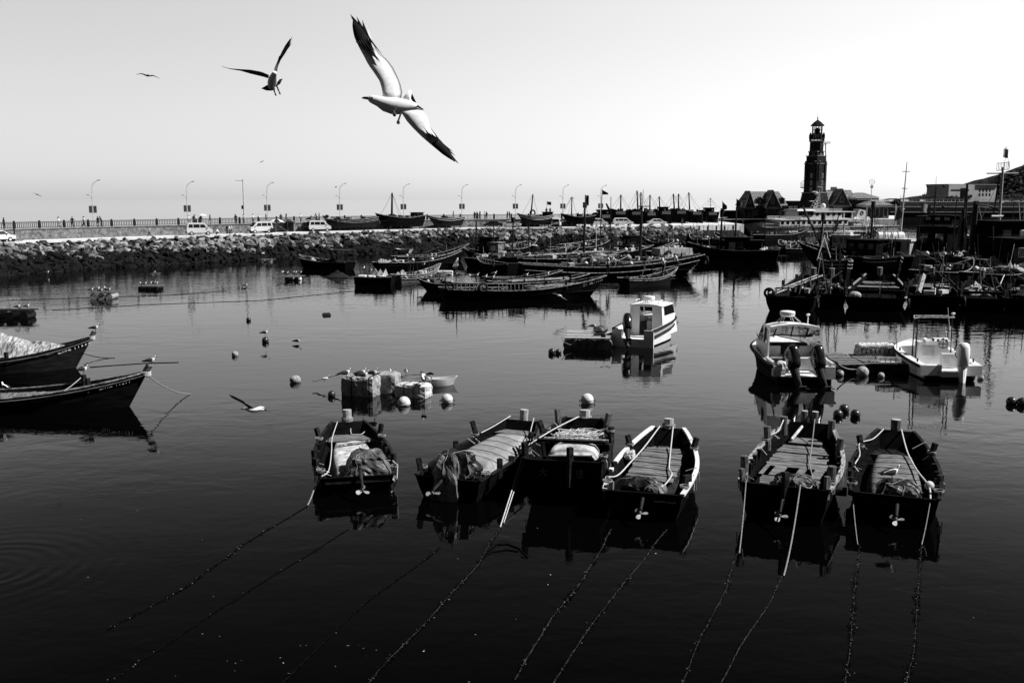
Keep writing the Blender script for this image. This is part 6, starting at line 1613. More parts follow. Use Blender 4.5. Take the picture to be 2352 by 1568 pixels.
def house(root, x, y, z, sx_, sy_, sz_, mat=hull_black, win=True, roofmat=wood_dark, winmat=glass_dark, over=.2, fr=metal_dark, door=False, winz=.62, nwin=2):
    wh = MB().mat(mat).box((x, y, z + sz_ / 2), (sx_, sy_, sz_)).build('wheelhouse', None, root)
    MB().mat(roofmat).box((x, y, z + sz_ + .06), (sx_ + 2 * over, sy_ + 2 * over, .1)).build('roof', None, wh)
    if win:
        for s_ in (-1, 1):
            for k in range(nwin):
                yy = y - sy_ / 2 + sy_ * (k + .5) / nwin; ww = sy_ / nwin * .5
                w_ = MB().mat(fr).box((x + s_ * (sx_ / 2 + .015), yy, z + sz_ * winz), (.03, ww + .14, sz_ * .32 + .14)).build('window', None, wh)
                MB().mat(winmat).box((x + s_ * (sx_ / 2 + .035), yy, z + sz_ * winz), (.02, ww, sz_ * .32)).build('pane', None, w_)
    return wh
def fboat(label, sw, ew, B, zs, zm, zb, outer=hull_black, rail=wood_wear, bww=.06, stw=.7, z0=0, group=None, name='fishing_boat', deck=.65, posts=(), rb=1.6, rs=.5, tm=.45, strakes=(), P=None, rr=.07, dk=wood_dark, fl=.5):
    S, E = P or (W(*sw), W(*ew))
    rt, h = mkboat(name, label, 'fishing boat', S, E, B, stw, bww, zs, zm, zb, outer, rail, group, rr=rr, rb=rb, rs=rs, tm=tm, fl=fl)
    if z0: rt.location.z = z0; RM[rt.name] = Matrix.Translation((0, 0, z0)) @ RM[rt.name]
    if deck: planks(rt, h, .06, .94, .88, zm * deck, dk, step=.5, name='deck', seed=int(abs(S.x) * 7) % 99)
    for t, sd, hh in posts: post(rt, h.G(t, sd, 0, .05), .11 * (1 if B < 4 else 1.25), hh, (0, 0), wood_dark)
    for dz in strakes:
        for sd in (-1, 1): MB().mat(rail).path([V((sd * (h.w(i / 16) * (1 + .07 * dz / h.g(i / 16)) + .03), h.L * i / 16 - (h.rb * .5 * max(0, (i / 16 - .35) / .65) ** 2.2 - h.rs * .5 * (1 - i / 16) ** 4) * (-dz / h.g(i / 16)) * 1.8, h.g(i / 16) + dz)) for i in range(17)], rr * .6, 5).build('strake', None, rt)
    return rt, h
def clutter(rt, h, lb, n=5, t0=.15, t1=.85, zf=.7, seed=0, big=1.0, kinds='ncbf', bright=.25):
    if rt.location.z == 0 and rt.location.y > 85 and h.L > 7: poles(rt, h, 7 if rt.location.x > 30 else 4, seed + 500, 5.5 if rt.location.x > 30 else 3.2)
    """nets, crates, baskets and floats lying on a deck: each its own thing"""
    rnd_ = random.Random(seed * 13 + 5)
    for i in range(n):
        t = t0 + (t1 - t0) * (i + rnd_.random()) / n; x = rnd_.uniform(-.55, .55) * h.w(t); z = h.zm * zf + .05
        P = RM[rt.name] @ V((x, h.L * t, z)); kd = rnd_.choice(kinds); rz = rnd_.uniform(0, 3)
        pale = rnd_.random() < bright
        if kd == 'n':
            mt = net_pale if pale else net_dark; pk = [(rnd_.uniform(-.5, .5), rnd_.uniform(-.4, .4), rnd_.uniform(.35, .75)) for _ in range(3)]
            heap('%s netting heaped on the %s' % ('pale' if pale else 'dark', lb), P, (rnd_.uniform(.6, 1.2) * big, rnd_.uniform(.4, .8) * big, rnd_.uniform(.5, 1.0) * big), mt, seed=seed + i, group='nets on the ' + lb, nu=16, nv=6, rz=rz, rough=.8, peak=pk)
        elif kd == 'c':
            m_ = MB().mat(white_dull if pale else wood_mid)
            sx_, sy_, sz_ = .9 * big, .55 * big, .32 * big
            for q in range(3): m_.box(P + V((0, 0, .06 + q * sz_ / 3)), (sx_, sy_, sz_ * .2), rz=rz)
            m_.box(P + V((0, 0, sz_ * .5)), (sx_ * .94, sy_ * .94, sz_), rz=rz, tp=1.04)
            tag(m_.build('fish_crate'), '%s crate on the %s' % ('pale' if pale else 'brown', lb), 'crate', 'crates on the ' + lb)
        elif kd == 'b':
            r = .28 * big; m_ = MB().mat(white_dull if pale else hull_grey); m_.path([P, P + V((0, 0, .4 * big)), P + V((0, 0, .42 * big))], [r * .8, r, r * 1.08], 14)
            tag(m_.build('basket'), '%s tub on the %s' % ('pale' if pale else 'dark', lb), 'tub', 'tubs on the ' + lb)
        else:
            r = .22 * big; m_ = MB().mat(buoy_white if pale else buoy_dark).sph(P + V((0, 0, r)), r, 12, 8).torus(P + V((0, 0, r * 1.9)), r * .2, r * .08, 'y', 8, 5)
            tag(m_.build('float'), '%s ball float on the %s' % ('white' if pale else 'dark', lb), 'float', 'floats on the ' + lb)
def poles(rt, h, n, seed, hi=4.5):
    r_ = random.Random(seed)
    for i in range(n):
        t = r_.uniform(.08, .92); x = r_.uniform(-.7, .7) * h.w(t); z = h.zm * .6; H = r_.uniform(1.5, hi); p = V((x, h.L * t, z)); q = p + V((r_.gauss(0, .12) * H, r_.gauss(0, .12) * H, H))
        MB().mat(r_.choice((metal_dark, metal_dark, wood_dark, rail_wood))).path([p, q], [.07, .04], 5).build('pole', None, rt)
        if i % 2 == 0: MB().mat(rope_dark if r_.random() < .7 else rope_grey).path([q, q.lerp(h.G(r_.random(), r_.choice((-1, 1))), .5) - V((0, 0, .2)), h.G(r_.random(), r_.choice((-1, 1)))], .022, 4).build('line', None, rt)
def tyre(rt, p, r=.42, ax='x'):
    MB().mat(rubber).torus(p, r, r * .3, ax, 18, 8).build('tyre', None, rt)

# --- the low rail boat and its neighbours in the middle
A, hA = fboat('long black boat with a ladder-like deck railing and tyres, numbered 11248 at its bow', (1012, 690), (1392, 679), 4.4, 1.35, 1.05, 2.3, posts=((.72, 1, .5), (.8, -1, .5), (.87, 1, .45), (.66, -1, .4)), rb=2.2, stw=.6)
bowtext(A, hA, '辽大中渔', '11248', .845, .36, .36, letter_dim, dz=-.42)
m_ = MB().mat(wood_dark)
pts = [hA.G(t, 1, .75 if t > .03 else .8) for t in [.03 + .44 * i / 12 for i in range(13)]]
MB().mat(rail_wood).path(pts, .06, 6).build('top_rail', None, A)
for i in range(19):
    t = .03 + .42 * i / 18
    if 8 < i < 12 : continue
    p = hA.G(t, 1, 0); MB().mat(rail_wood).path([p, p + V((0, 0, .76))], .05, 5).build('railing_post', None, A)
p = hA.G(.47, 1, .75); MB().mat(post_wood).path([p, hA.G(.56, 1, .0)], .05, 5).build('railing_brace', None, A)
MB().mat(hull_black).box(hA.G(.42, 1, .4, .5), (.9, 1.6, .9)).build('locker', None, A)
for t in (.035, .22): tyre(A, hA.G(t, 1, .35, -.12), .42)
rvb = 'long black rail boat'
clutter(A, hA, rvb, 6, .1, .6, .8, 1)
for k in range(3): MB().mat(wood_wear).path([(-1.2 + k * .8, hA.L * .55, 1.15), (-1.0 + k * .9, hA.L * .9, 1.5)], .07, 6).build('spar', None, A)
A2, hA2 = fboat('open black skiff moored behind the rail boat with planks showing inside', (1125, 668), (1351, 661), 3.4, 1.1, .95, 1.8, posts=((.3, 1, .4), (.5, -1, .4), (.7, 1, .4), (.85, -1, .4)), bww=.3)
for k in range(4): MB().mat(wood_wear).path([(-1.0 + k * .6, hA2.L * .2, 1.1), (-.9 + k * .6, hA2.L * .8, 1.3)], .06, 6).build('spar', None, A2)
A3, hA3 = fboat('second black skiff beyond the rail boat, low and full of spars', (1115, 655), (1290, 650), 3.0, 1.0, .85, 1.7, posts=((.4, 1, .4), (.6, 1, .4)), bww=.25)
A4, hA4 = fboat('short dark pointed hull poking out left of the rail boat', (1085, 676), (957, 668), 3.0, 1.2, 1.1, 1.7, posts=((.6, 1, .4), (.8, -1, .3)), rb=1.8)
clutter(A4, hA4, 'short dark pointed hull', 3, .3, .8, .9, 2)
for i, (u, v, z) in enumerate(((1052.5, 637.5, 1.9), (1083.5, 642.5, 1.8), (1094.5, 639, 1.8), (1114, 643, 1.8), (1131, 644.5, 1.8), (1135.5, 634.5, 1.9))):
    gull(u, v, z, (-80, -60, 80, 60, 70, 75)[i], 'gull %s in the row along the rail boat' % ('farthest left', 'second from the left', 'third from the left', 'fourth from the left', 'fifth from the left', 'farthest right and highest')[i], 1.5)
gull(1208, 639, 1.9, 85, 'gull crouching on a spar behind the rail boat', 1.5); gull(1256.8, 636, 1.9, 60, 'gull upright on the raised end behind the rail boat', 1.5)
# striped skiff cluster
Bs, hB = fboat('grey striped skiff with a sweeping white-edged side, moored left of the rail boat', (908, 651), (1012, 640), 2.6, 1.15, 1.0, 2.1, outer=hull_grey, posts=((.2, 1, .5), (.45, -1, .8), (.55, 1, .5), (.7, 1, .4)), strakes=(-.3, -.55), rb=1.6)
clutter(Bs, hB, 'grey striped skiff', 6, .1, .8, .9, 4, bright=.6, kinds='ncb')
B0, hB0 = fboat('black flat boat loaded with white foam slabs, left of the striped skiff', (820, 655), (905, 656), 3.0, 1.15, 1.1, 1.2, bww=.8, stw=.85, rb=.3, rs=.1)
for i, (t, x, zz) in enumerate(((.15, 0, 1.15), (.42, .2, 1.15), (.68, -.1, 1.15))): 
    P = RM[B0.name] @ V((x, hB0.L * t, zz)); chamfer_block(P, (.95, 1.9, .28), foam, .1 * i, 'foam_slab', 'white foam slab on the black flat boat, %s' % ('leftmost', 'middle', 'rightmost')[i], 'foam block', seed=20 + i)
for i, t in enumerate((.5, .62, .75)): 
    P = RM[B0.name] @ V((-.2, hB0.L * t, 1.25)); m_ = MB().mat(white_dull).prism([(-.5, 0), (.5, 0), (.0, .9)], 'y', -.05, .05); o = m_.build('board'); o.location = P; o.rotation_euler = (R(10), 0, .4 * i); tag(o, 'pale triangular board propped on the flat boat, %s' % ('left', 'middle', 'right')[i], 'board')
C1, hC1 = fboat('dark boat heaped with nets, rising bow to the right, behind the striped skiff', (862, 619), (1060, 611), 3.6, 1.1, 1.0, 2.5, posts=((.3, 1, .5), (.5, -1, .6), (.7, 1, .5), (.85, -1, .5)), rb=2.0)
clutter(C1, hC1, 'net-heaped dark boat', 9, .05, .8, .95, 6, 1.2, bright=.4)
C2, hC2 = fboat('dark high-bowed boat just beyond the net-heaped boat', (905, 605), (1078, 598), 3.6, 1.2, 1.1, 3.0, posts=((.4, 1, .5), (.7, 1, .5)), rb=2.2)
clutter(C2, hC2, 'high-bowed dark boat', 5, .1, .7, .95, 7)
addmast(C1, 952, 583, 952, W(952, 619).y, 1, .12)
C3, hC3 = fboat('small dark work boat with a square pipe frame near the rocks', (806, 620), (700, 613), 3.2, 1.2, 1.1, 1.5, bww=.7, rb=.8)
m_ = MB().mat(metal_dark)
for y in (.6, 3.2):
    for x in (-1.2, 1.2): m_.tube((x, y, 1), (x, y, 3.0), .05)
m_.box((0, 1.9, 3.0), (2.6, 3.4, .08)); m_.build('pipe_frame', None, C3)
clutter(C3, hC3, 'work boat near the rocks', 4, .4, .9, .95, 8, bright=.5)
C4, hC4 = fboat('pale little dinghy moored against the rocks, left of the work boat', (758, 606), (688, 602), 2.2, .8, .7, 1.3, outer=hull_grey)
C5, hC5 = fboat('tiny white dinghy at the foot of the rocks', (945, 581), (910, 580), 1.8, .75, .65, .8, outer=white_dull, bww=.6)
# wheelhouse cluster
Eb, hE = fboat('black boat with two box wheelhouses, one with a bright white window', (1225, 606), (1064, 600), 5.0, 1.6, 1.3, 2.4, rb=2.0, posts=((.8, 1, .5),))
wh = house(Eb, 0, hE.L * .62, 1.0, 2.6, 2.4, 3.2, roofmat=hull_black); wh2 = house(Eb, -.3, hE.L * .50, 1.0, 2.2, 1.9, 2.4, mat=wood_mid, winmat=white_paint, fr=wood_wear, nwin=1, roofmat=wood_wear)
yE = W(1120, 603).y
addmast(Eb, 1094, 506.7, 1093, yE, 1, .17, stays=((1082, 2.5), (1100, 2.5))); addmast(Eb, 1134, 508, 1134, yE, 1, .15); addmast(Eb, 1178.7, 505.5, 1176, yE, 1, .15, stays=((1168, 2), (1186, 2)), top=True)
addmast(Eb, 1215, 509, 1215, yE, 1, .13, stays=((1206, 2),))
clutter(Eb, hE, 'two-wheelhouse black boat', 8, .05, .4, .95, 9, 1.4, bright=.3)
E2, hE2 = fboat('low dark boat with a row of stanchions, under the two-wheelhouse boat', (1180, 628), (1098, 622), 3.6, 1.4, 1.3, 2.0, rb=1.6)
for i in range(7): p = hE2.G(.3 + .08 * i, -1, 0); MB().mat(post_wood).path([p, p + V((0, .2, .9))], .05, 5).build('stanchion', None, E2)
tyre(E2, hE2.G(.35, -1, -.5, -.1), .45)
F3, hF3 = fboat('far black boat under the flagged masts, close to the rocks', (1330, 597), (1500, 592), 5.0, 1.5, 1.3, 2.4, rb=1.8)
yF = W(1400, 594).y
addmast(F3, 1382.6, 447, 1379, yF, 1, .12, flg=(1.1, .9, flag_dark, 'tri')); addmast(F3, 1403.3, 452, 1403, yF, 1, .10)
addmast(F3, 1370, 512, 1370, yF, 1, .10, stays=((1352, 1.5), (1360, 1.5), (1384, 1.5), (1394, 1.5)), mat=lamp_mat)
clutter(F3, hF3, 'far black boat by the rocks', 9, .1, .9, 1.0, 10, 1.6, bright=.5)
F2, hF2 = fboat('black boat crowded with gear around the tall flagged black mast', (1190, 616), (1440, 607), 5.2, 1.6, 1.4, 2.4, rb=1.8)
yF2 = W(1340, 611).y
addmast(F2, 1343.5, 471, 1342, yF2, 1, .24, flg=(.6, 1.6, flag_dark, 'x'), top=True, stays=((1318, 2.5), (1385, 2.5), (1330, 2.2)))
clutter(F2, hF2, 'gear-crowded black boat', 14, .05, .95, 1.0, 11, 1.5, bright=.4)
for k in range(3): MB().mat(wood_wear).path([(-1.2 + k, 1, 1.9), (-1.0 + k, hF2.L * .8, 2.3)], .07, 6).build('spar', None, F2)
F4, hF4 = fboat('dark boat carrying the thick mast with a box top', (1380, 622), (1575, 612), 4.6, 1.5, 1.3, 2.2, rb=1.8)
yF4 = W(1472, 617).y
addmast(F4, 1474.4, 474, 1472, yF4, 1, .26, stays=((1460, 1.5), (1464, 1.5), (1484, 1.5), (1488, 1.5)))
m_ = MB().mat(metal_dark); T = RM[F4.name].inverted() @ DY(1477, 474, yF4)
m_.box(T, (.8, 1.7, .14)); m_.box(T + V((0, .5, -.55)), (.4, .35, .55)); m_.box(T + V((0, -.5, -.55)), (.3, .3, .5)); m_.build('lamp_bracket', None, F4)
clutter(F4, hF4, 'box-topped-mast boat', 12, .05, .95, 1.0, 12, 1.4, bright=.4)
J, hJ = fboat('boat with a long grey awning-like deck cover behind the box-topped mast', (1500, 606), (1588, 604), 4.0, 1.5, 1.3, 2.2, rail=wood_wear)
MB().mat(tarp_grey).prism([(-1.8, 1.5), (1.8, 1.5), (1.5, 2.6), (-1.5, 2.6)], 'y', .5, hJ.L * .9).build('deck_cover', None, J)
tyre(J, hJ.G(.25, 1, .2, -.1), .6)
G, hG = fboat('big dark boat pointing right with a tyre slung at its high bow', (1195, 640), (1612, 634), 5.0, 2.1, 1.6, 3.1, bww=.35, rb=3.2, rs=1.0, strakes=(-.8,), posts=((.5, 1, .6), (.75, 1, .6), (.9, -1, .5)), rr=.10)
tyre(G, hG.G(1, 1, -.9, .3) + V((0, .4, 0)), .55, 'y'); MB().mat(metal_dark).tube((0, hG.L - 2.2, -.3), (0, hG.L - 2.6, .8), .12).build('rudder_post', None, G)
clutter(G, hG, 'big dark boat with the bow tyre', 10, .25, .95, 1.0, 14, 1.3, bright=.3)
MB().mat(hull_dark).path([(0, 2.0, 1.6), (0, hG.L * .55, 2.0)], .12, 6).build('spar', None, G)
ropeline('rope from the small lettered boat up to the big boat with the bow tyre', [W(1551, 632, 1.6), W(1530, 622, 2.4), W(1500, 628, 2)], .05, rope_grey, .3)
Hs, hH = fboat('small pointed grey boat with a worn lettered bow, in front of the big dark one', (1430, 660), (1555, 650), 2.9, 1.15, 1.0, 2.1, outer=hull_dark, rail=wood_wear, strakes=(-.25,), rb=1.5, posts=((.3, 1, .3), (.85, 1, .4)))
bowtext(Hs, hH, '', '11204', .80, .28, .3, letter_dim, dz=-.35)
clutter(Hs, hH, 'small lettered boat', 3, .1, .7, .9, 15, bright=.5)
for (u, v, lb, po) in ((1554, 612, 'person in a pale shirt bending over the stern gear of the big dark boat', 'lean'), (1524, 620, 'person in dark overalls stooping beside the one in the pale shirt', 'lean'), (1396, 619, 'person in a pale shirt working on the box-topped-mast boat', 'stand')):
    person(W(u, v + 9, 1.4), 60, lb, po, 1 if 'pale' in lb else 3, 0, k=1.35)
for i, (a, b_, B, hz_, lb, sh) in enumerate((((1075, 612), (1215, 616), 4.2, 1.5, 'dark skiff wedged between the two-wheelhouse boat and the stanchion boat', 'wedged dark skiff'), ((1240, 601), (1330, 596), 4.4, 1.5, 'black hull with stacked gear close under the rocks, left of the flag mast', 'gear-stacked hull'), ((1300, 626), (1440, 620), 4.2, 1.4, 'low black hull between the flag-mast boat and the big dark boat', 'low between hull'), ((1500, 598), (1560, 590), 4.2, 1.6, 'dark hull just left of the channel trawler bow', 'hull left of the channel bow'), ((1270, 588), (1400, 582), 4.4, 1.7, 'black hull tucked against the rocks behind the flagged masts', 'tucked-in black hull'), ((1480, 622), (1590, 618), 4.0, 1.3, 'dark hull inboard of the big dark boat, right side', 'inboard dark hull'), ((1130, 590), (1230, 585), 4.2, 1.6, 'black hull against the rocks behind the wheelhouses', 'hull behind the wheelhouses'))):
    q, h = fboat(lb, a, b_, B, hz_, hz_ * .9, hz_ * 1.6, rb=1.8, posts=((.3, 1, .6), (.55, -1, .6), (.8, 1, .6)))
    clutter(q, h, sh, 9, .05, .93, 1.1, 120 + i, 1.6, bright=.3)
    for k in range(2): MB().mat(wood_wear).path([(-.8 + k, h.L * .1, h.zm * 1.3), (-.6 + k * .9, h.L * .85, h.zm * 1.9)], .05, 5).build('spar', None, q)
    if i in (1, 4, 6):
        um = (a[0] + b_[0]) / 2; addmast(q, um, a[1] - 62, um, W(um, (a[1] + b_[1]) / 2).y, 1.2, .09, stays=((um - 14, 2), (um + 12, 2)))
# centre-right wheelhouse boat
I, hI = fboat('broad black trawler with a long flat-roofed wheelhouse in the channel, bow to the left', (1790, 601), (1578, 597), 5.4, 2.1, 1.9, 3.2, rb=2.4, posts=((.85, 1, .5), (.2, 1, .6)))
yI = W(1690, 599).y
wh = house(I, 0, hI.L * .455, 1.6, 3.2, 4.2, 2.5, over=.5, nwin=1, winz=.5, fr=wood_wear)
house(I, 0, hI.L * .27, 1.6, 3.0, 2.6, 2.0, mat=hull_black, over=.3, win=False)
MB().mat(wood_wear).box((-1.75, hI.L * .5, 2.5), (.06, 1.1, 1.7)).build('door', None, I); MB().mat(wood_wear).box((1.75, hI.L * .5, 2.5), (.06, 1.1, 1.7)).build('door', None, I)
addmast(I, 1658.8, 484.7, 1658, yI, 2, .22, flg=(.8, 1.7, flag_dark, 'tri'), top=True, stays=((1640, 3), (1675, 4)))
addmast(I, 1691.7, 475, 1692, yI, 4, .2, flg=(1.0, 1.4, flag_dark, 'tri'))
clutter(I, hI, 'black channel trawler', 12, .5, .93, 1.0, 16, 1.3, bright=.5); clutter(I, hI, 'black channel trawler', 5, .03, .2, 1.0, 17, 1.2)
rI = raft('low dark raft trailing astern of the channel trawler', 1775, 1812, 595, 3, .5, 5, 0, mat=wood_dark)
for i, (a, b_, B, lb, hz, bt) in enumerate((((1790, 588), (1880, 584), 4.0, 'dark boat with scattered white boxes, right of the channel trawler', 1.5, .5), ((1835, 578), (1790, 573), 3.6, 'low dark boat beyond the one with white boxes', 1.3, .5), ((1742, 556), (1855, 548), 5.0, 'dark hull with a pointed right end under the patrol ship', 1.8, .3), ((1640, 566), (1585, 560), 4.2, 'dark boat crowded against the quay wall end', 1.5, .5), ((1560, 574), (1480, 570), 4.4, 'low black boat at the foot of the last rocks', 1.6, .3), ((1720, 575), (1640, 570), 4.2, 'half-hidden boat behind the channel trawler', 2.2, .5), ((1478, 590), (1420, 586), 4.0, 'small boat with a windowed cab by the rocks, left of the low black boat', 1.6, .3), ((1600, 552), (1700, 548), 4.4, 'narrow dark boat along the quay wall', 1.6, .5))):
    q, h = fboat(lb, a, b_, B, hz, hz * .9, hz * 1.6, rb=1.8, posts=((.3, 1, .5), (.7, 1, .5)))
    clutter(q, h, lb.split(',')[0].replace('under the', 'below the')[:60], 9, .05, .92, 1.05, 20 + i, 1.5, bright=bt)
    if i == 6: house(q, 0, h.L * .5, 1.2, 2.2, 2.2, 2.6, over=.15)
    if i == 2: addmast(q, 1758, 505, 1758, W(1758, 552).y, 1.5, .12, mat=metal_dark, spreader=((.55, 1.6), (.85, 1.3))); addmast(q, 1838, 500, 1838, W(1838, 550).y, 1.5, .12, mat=metal_dark, spreader=((.5, 1.6), (.85, 1.3)))
    if i == 7: addmast(q, 1614, 490, 1613, W(1613, 551).y, 1.5, .12)

# --- boats laid up on the breakwater road
def landboat(u0, u1, B, hs, label, off=2.9, outer=hull_dark, z0=.85, strk=(-.35, -.65), rail=wood_wear, bow_left=True, ends=None):
    a, _ = on_road(u0, off); b_, _ = on_road(u1, off)
    if ends: a, b_ = ends
    rt, h = fboat(label, 0, 0, B, hs * .82, hs * .62, hs, outer=outer, P=(b_, a) if bow_left else (a, b_), z0=ZR + z0, strakes=strk, rail=rail, name='beached_boat', rb=2.0, rs=.6, group='boats laid up on the breakwater road')
    for i in range(4):
        for sd in (-1, 1):
            t = .15 + .2 * i; MB().mat(wood_dark).path([(sd * h.w(t) * .85, h.L * t, .1), (sd * h.w(t) * .95, h.L * t, -z0 - .05)], .09, 5).build('prop', None, rt)
    return rt, h
q, h = landboat(743, 862, 3.4, 2.25, 'beached boat with light plank lines, leftmost of those standing on the road')
clutter(q, h, 'leftmost beached boat', 6, .1, .9, 1.0, 40, 1.2, bright=.1); tyre(q, h.G(.95, -1, -.3, -.1), .5); tyre(q, h.G(.78, -1, -.3, -.1), .5)
yy = RM[q.name].translation.y
q, h = landboat(862, 972, 3.6, 2.6, 'beached black boat with one thick stayed mast, second from the left', outer=hull_black, strk=())
Pm = RM[q.name] @ V((0, h.L * .64, 0)); addmast(q, 900.6, 443, 899, Pm.y, ZR + 2, .26, stays=((869, ZR + 2.4), (918, ZR + 2.2), (924, ZR + 2.2)), taper=.7)
house(q, 0, h.L * .12, 1.9, 2.2, 1.9, .7, mat=hull_black, nwin=2); clutter(q, h, 'masted beached boat', 6, .2, .8, 1.0, 41, 1.2, bright=.1)
q, h = landboat(980, 1062, 3.0, 2.0, 'small beached boat with a white gunwale line, third from the left', rail=white_dull, strk=(-.4,)); clutter(q, h, 'white-railed beached boat', 4, .2, .8, 1.0, 42, 1.1)
Pp = RM[q.name] @ V((.2, h.L * .25, 1.2)); person(Pp, 70, 'person in a dark hat standing in the small white-railed beached boat', 'stand', 3, 0)
q, h = landboat(1188, 1268, 3.4, 2.35, 'beached boat with white bow band and leaning mast, mid breakwater', rail=white_dull)
Pm = RM[q.name] @ V((0, h.L * .4, 0)); addmast(q, 1224, 446, 1219, Pm.y, ZR + 2, .2, stays=((1196, ZR + 2.5), (1238, ZR + 2)), taper=.7)
addmast(q, 1255.5, 487, 1254, Pm.y, ZR + 2, .05, flg=None); addmast(q, 1256, 470, 1254.5, Pm.y, ZR + 2, .05, flg=(1.0, .75, flag_dark, 'x'))
tyre(q, h.G(.5, 1, .9, .5), .6, 'x'); clutter(q, h, 'leaning-mast beached boat', 4, .2, .8, 1.0, 43, 1.2, bright=.1)
house(q, 0, h.L * .12, 1.5, 2.2, 1.8, 1.0, mat=hull_black, nwin=1)
for uu, lb in ((1255, 'left of two on the stern of the leaning-mast beached boat'), (1263.5, 'right of two on the stern of the leaning-mast beached boat')): person(DY(uu, 494, Pm.y), 0, 'person in dark clothes, ' + lb, 'stand', 0, 0)
q, h = landboat(1289, 1362, 3.6, 2.2, 'beached black boat with a mast of many stays, left of the black flag mast', outer=hull_black, strk=())
Pm = RM[q.name] @ V((0, h.L * .6, 0)); addmast(q, 1313.7, 451.8, 1313, Pm.y, ZR + 2, .17, stays=((1284, ZR + 2.4), (1290, ZR + 2.4), (1328, ZR + 2), (1303, ZR + 2)), taper=.6, spreader=((.93, .5),)); clutter(q, h, 'many-stayed beached boat', 5, .1, .9, 1.0, 44, 1.3)
ROW = [(1392, 34, 492, 'first of the stern-on row, low with a canopy frame'), (1426, 40, 484, 'second of the stern-on row, under the thick straight mast'), (1463, 38, 485, 'third of the stern-on row, under three crowded masts'), (1497, 34, 487, 'fourth of the stern-on row, straight mast'), (1531, 36, 484, 'fifth of the stern-on row, round bundle on deck'), (1566, 36, 483, 'sixth of the stern-on row, with twin masts'), (1602, 36, 485, 'seventh of the stern-on row, plain'), (1638, 34, 486, 'eighth of the stern-on row, with a lattice aerial')]
MST = {1: [(1426, 447, 1426)], 2: [(1463, 437.6, 1466), (1472.2, 441.5, 1472), (1477.5, 436, 1475)], 3: [(1493, 447.4, 1493)], 4: [(1514, 451, 1516.4)], 5: [(1546.5, 445, 1550), (1558.7, 445, 1559)], 6: [(1582, 441.5, 1585)], 7: [(1632, 455, 1633)]}
for i, (uc, wp, vt, lb) in enumerate(ROW):
    y0 = 250 + i * 3.2; k = y0 / FPX; c = V((U2X(uc, y0), y0, 0)); Hh = (11 - (vt - 454) * k * 1.0) - ZR - .5
    ang = R(-10 + 3 * (i % 3)); Ew = c + V((math.sin(ang) * 11, math.cos(ang) * 11, 0))
    rt, h = fboat('big black laid-up boat, ' + lb, 0, 0, wp * k * 1.02, Hh, Hh * .9, Hh * 1.15, P=(c, Ew), z0=ZR + .5, name='beached_boat', stw=.92, group='black boats laid up stern-on along the quay', rail=hull_dark)
    MB().mat(hull_grey).box((0, -.12, Hh - .45), (wp * k * .55, .12, .75)).build('stern_panel', None, rt)
    for sd in (-1, 1):
        for t in (.02, .45): MB().mat(wood_dark).path([(sd * h.w(t) * .8, h.L * t, .1), (sd * h.w(t) * .85, h.L * t, -.55)], .12, 5).build('prop', None, rt)
    MB().mat(hull_black).box((0, .2, -.2), (.35, 9, .5)).build('keel', None, rt)
    if i in (0, 4, 7): house(rt, 0, 3.5, Hh * .8, 2.4, 2.4, 1.5, nwin=1)
    if i == 1: MB().mat(hull_black).path([(-1.5, 6, Hh), (-1.9, 7, Hh + 1.2), (-2.1, 7.3, Hh + 1.8)], [.35, .25, .2], 8).build('stem_post', None, rt)
    for ut, vt2, ub in MST.get(i, []):
        addmast(rt, ut, vt2, ub, y0 + 4, ZR + 3, .22 if ut != 1477.5 and i != 7 else .09, stays=((ub - 26, ZR + 3.6), (ub - 13, ZR + 3.6), (ub + 15, ZR + 3.6), (ub + 24, ZR + 3.6)) if ut != 1477.5 else (), taper=.7, mat=hull_black if i != 7 else metal_dark, spreader=((.5, .6), (.7, .4)) if i == 7 else None)
    clutter(rt, h, lb.split(',')[0] + ' of laid-up boats', 3, .1, .5, 1.05, 60 + i, 1.6, bright=.05)
# ================================================================ lighthouse, houses, ship, right shore, right fleet
YL = 330.0; kL = YL / FPX
lh = thing('lighthouse', 'tall dark brick lighthouse tower with stepped tiers, open lantern and pointed roof', 'lighthouse', DY(1868.5, 500, YL), R(36))
lh.location.z = ZR; RM[lh.name] = Matrix.Translation(V(lh.location)) @ Matrix.Rotation(R(36), 4, 'Z')
zv = lambda v, y=YL: DY(1176, v, y).z
ux = lambda u, y=YL: DY(u, 454, y).x
def tier(u0, u1, v0, v1, nm='tier', mat=brick_dark, taper=1.0, trim=True):
    s_ = (u1 - u0) * kL / 1.397; z0, z1 = zv(v1) - ZR, zv(v0) - ZR
    t_ = MB().mat(mat).box((0, 0, (z0 + z1) / 2), (s_, s_, z1 - z0), tp=taper).build(nm, None, lh)
    if trim: MB().mat(stone_trim).box((0, 0, z1 + .05), (s_ * taper + .35, s_ * taper + .35, .28)).build('cornice', None, t_)
    return t_, s_, z0, z1
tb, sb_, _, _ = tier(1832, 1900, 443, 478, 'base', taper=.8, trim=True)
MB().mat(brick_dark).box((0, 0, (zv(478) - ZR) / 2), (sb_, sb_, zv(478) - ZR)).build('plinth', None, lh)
t1_, s1_, z0_, z1_ = tier(1847.7, 1896, 376.5, 443)
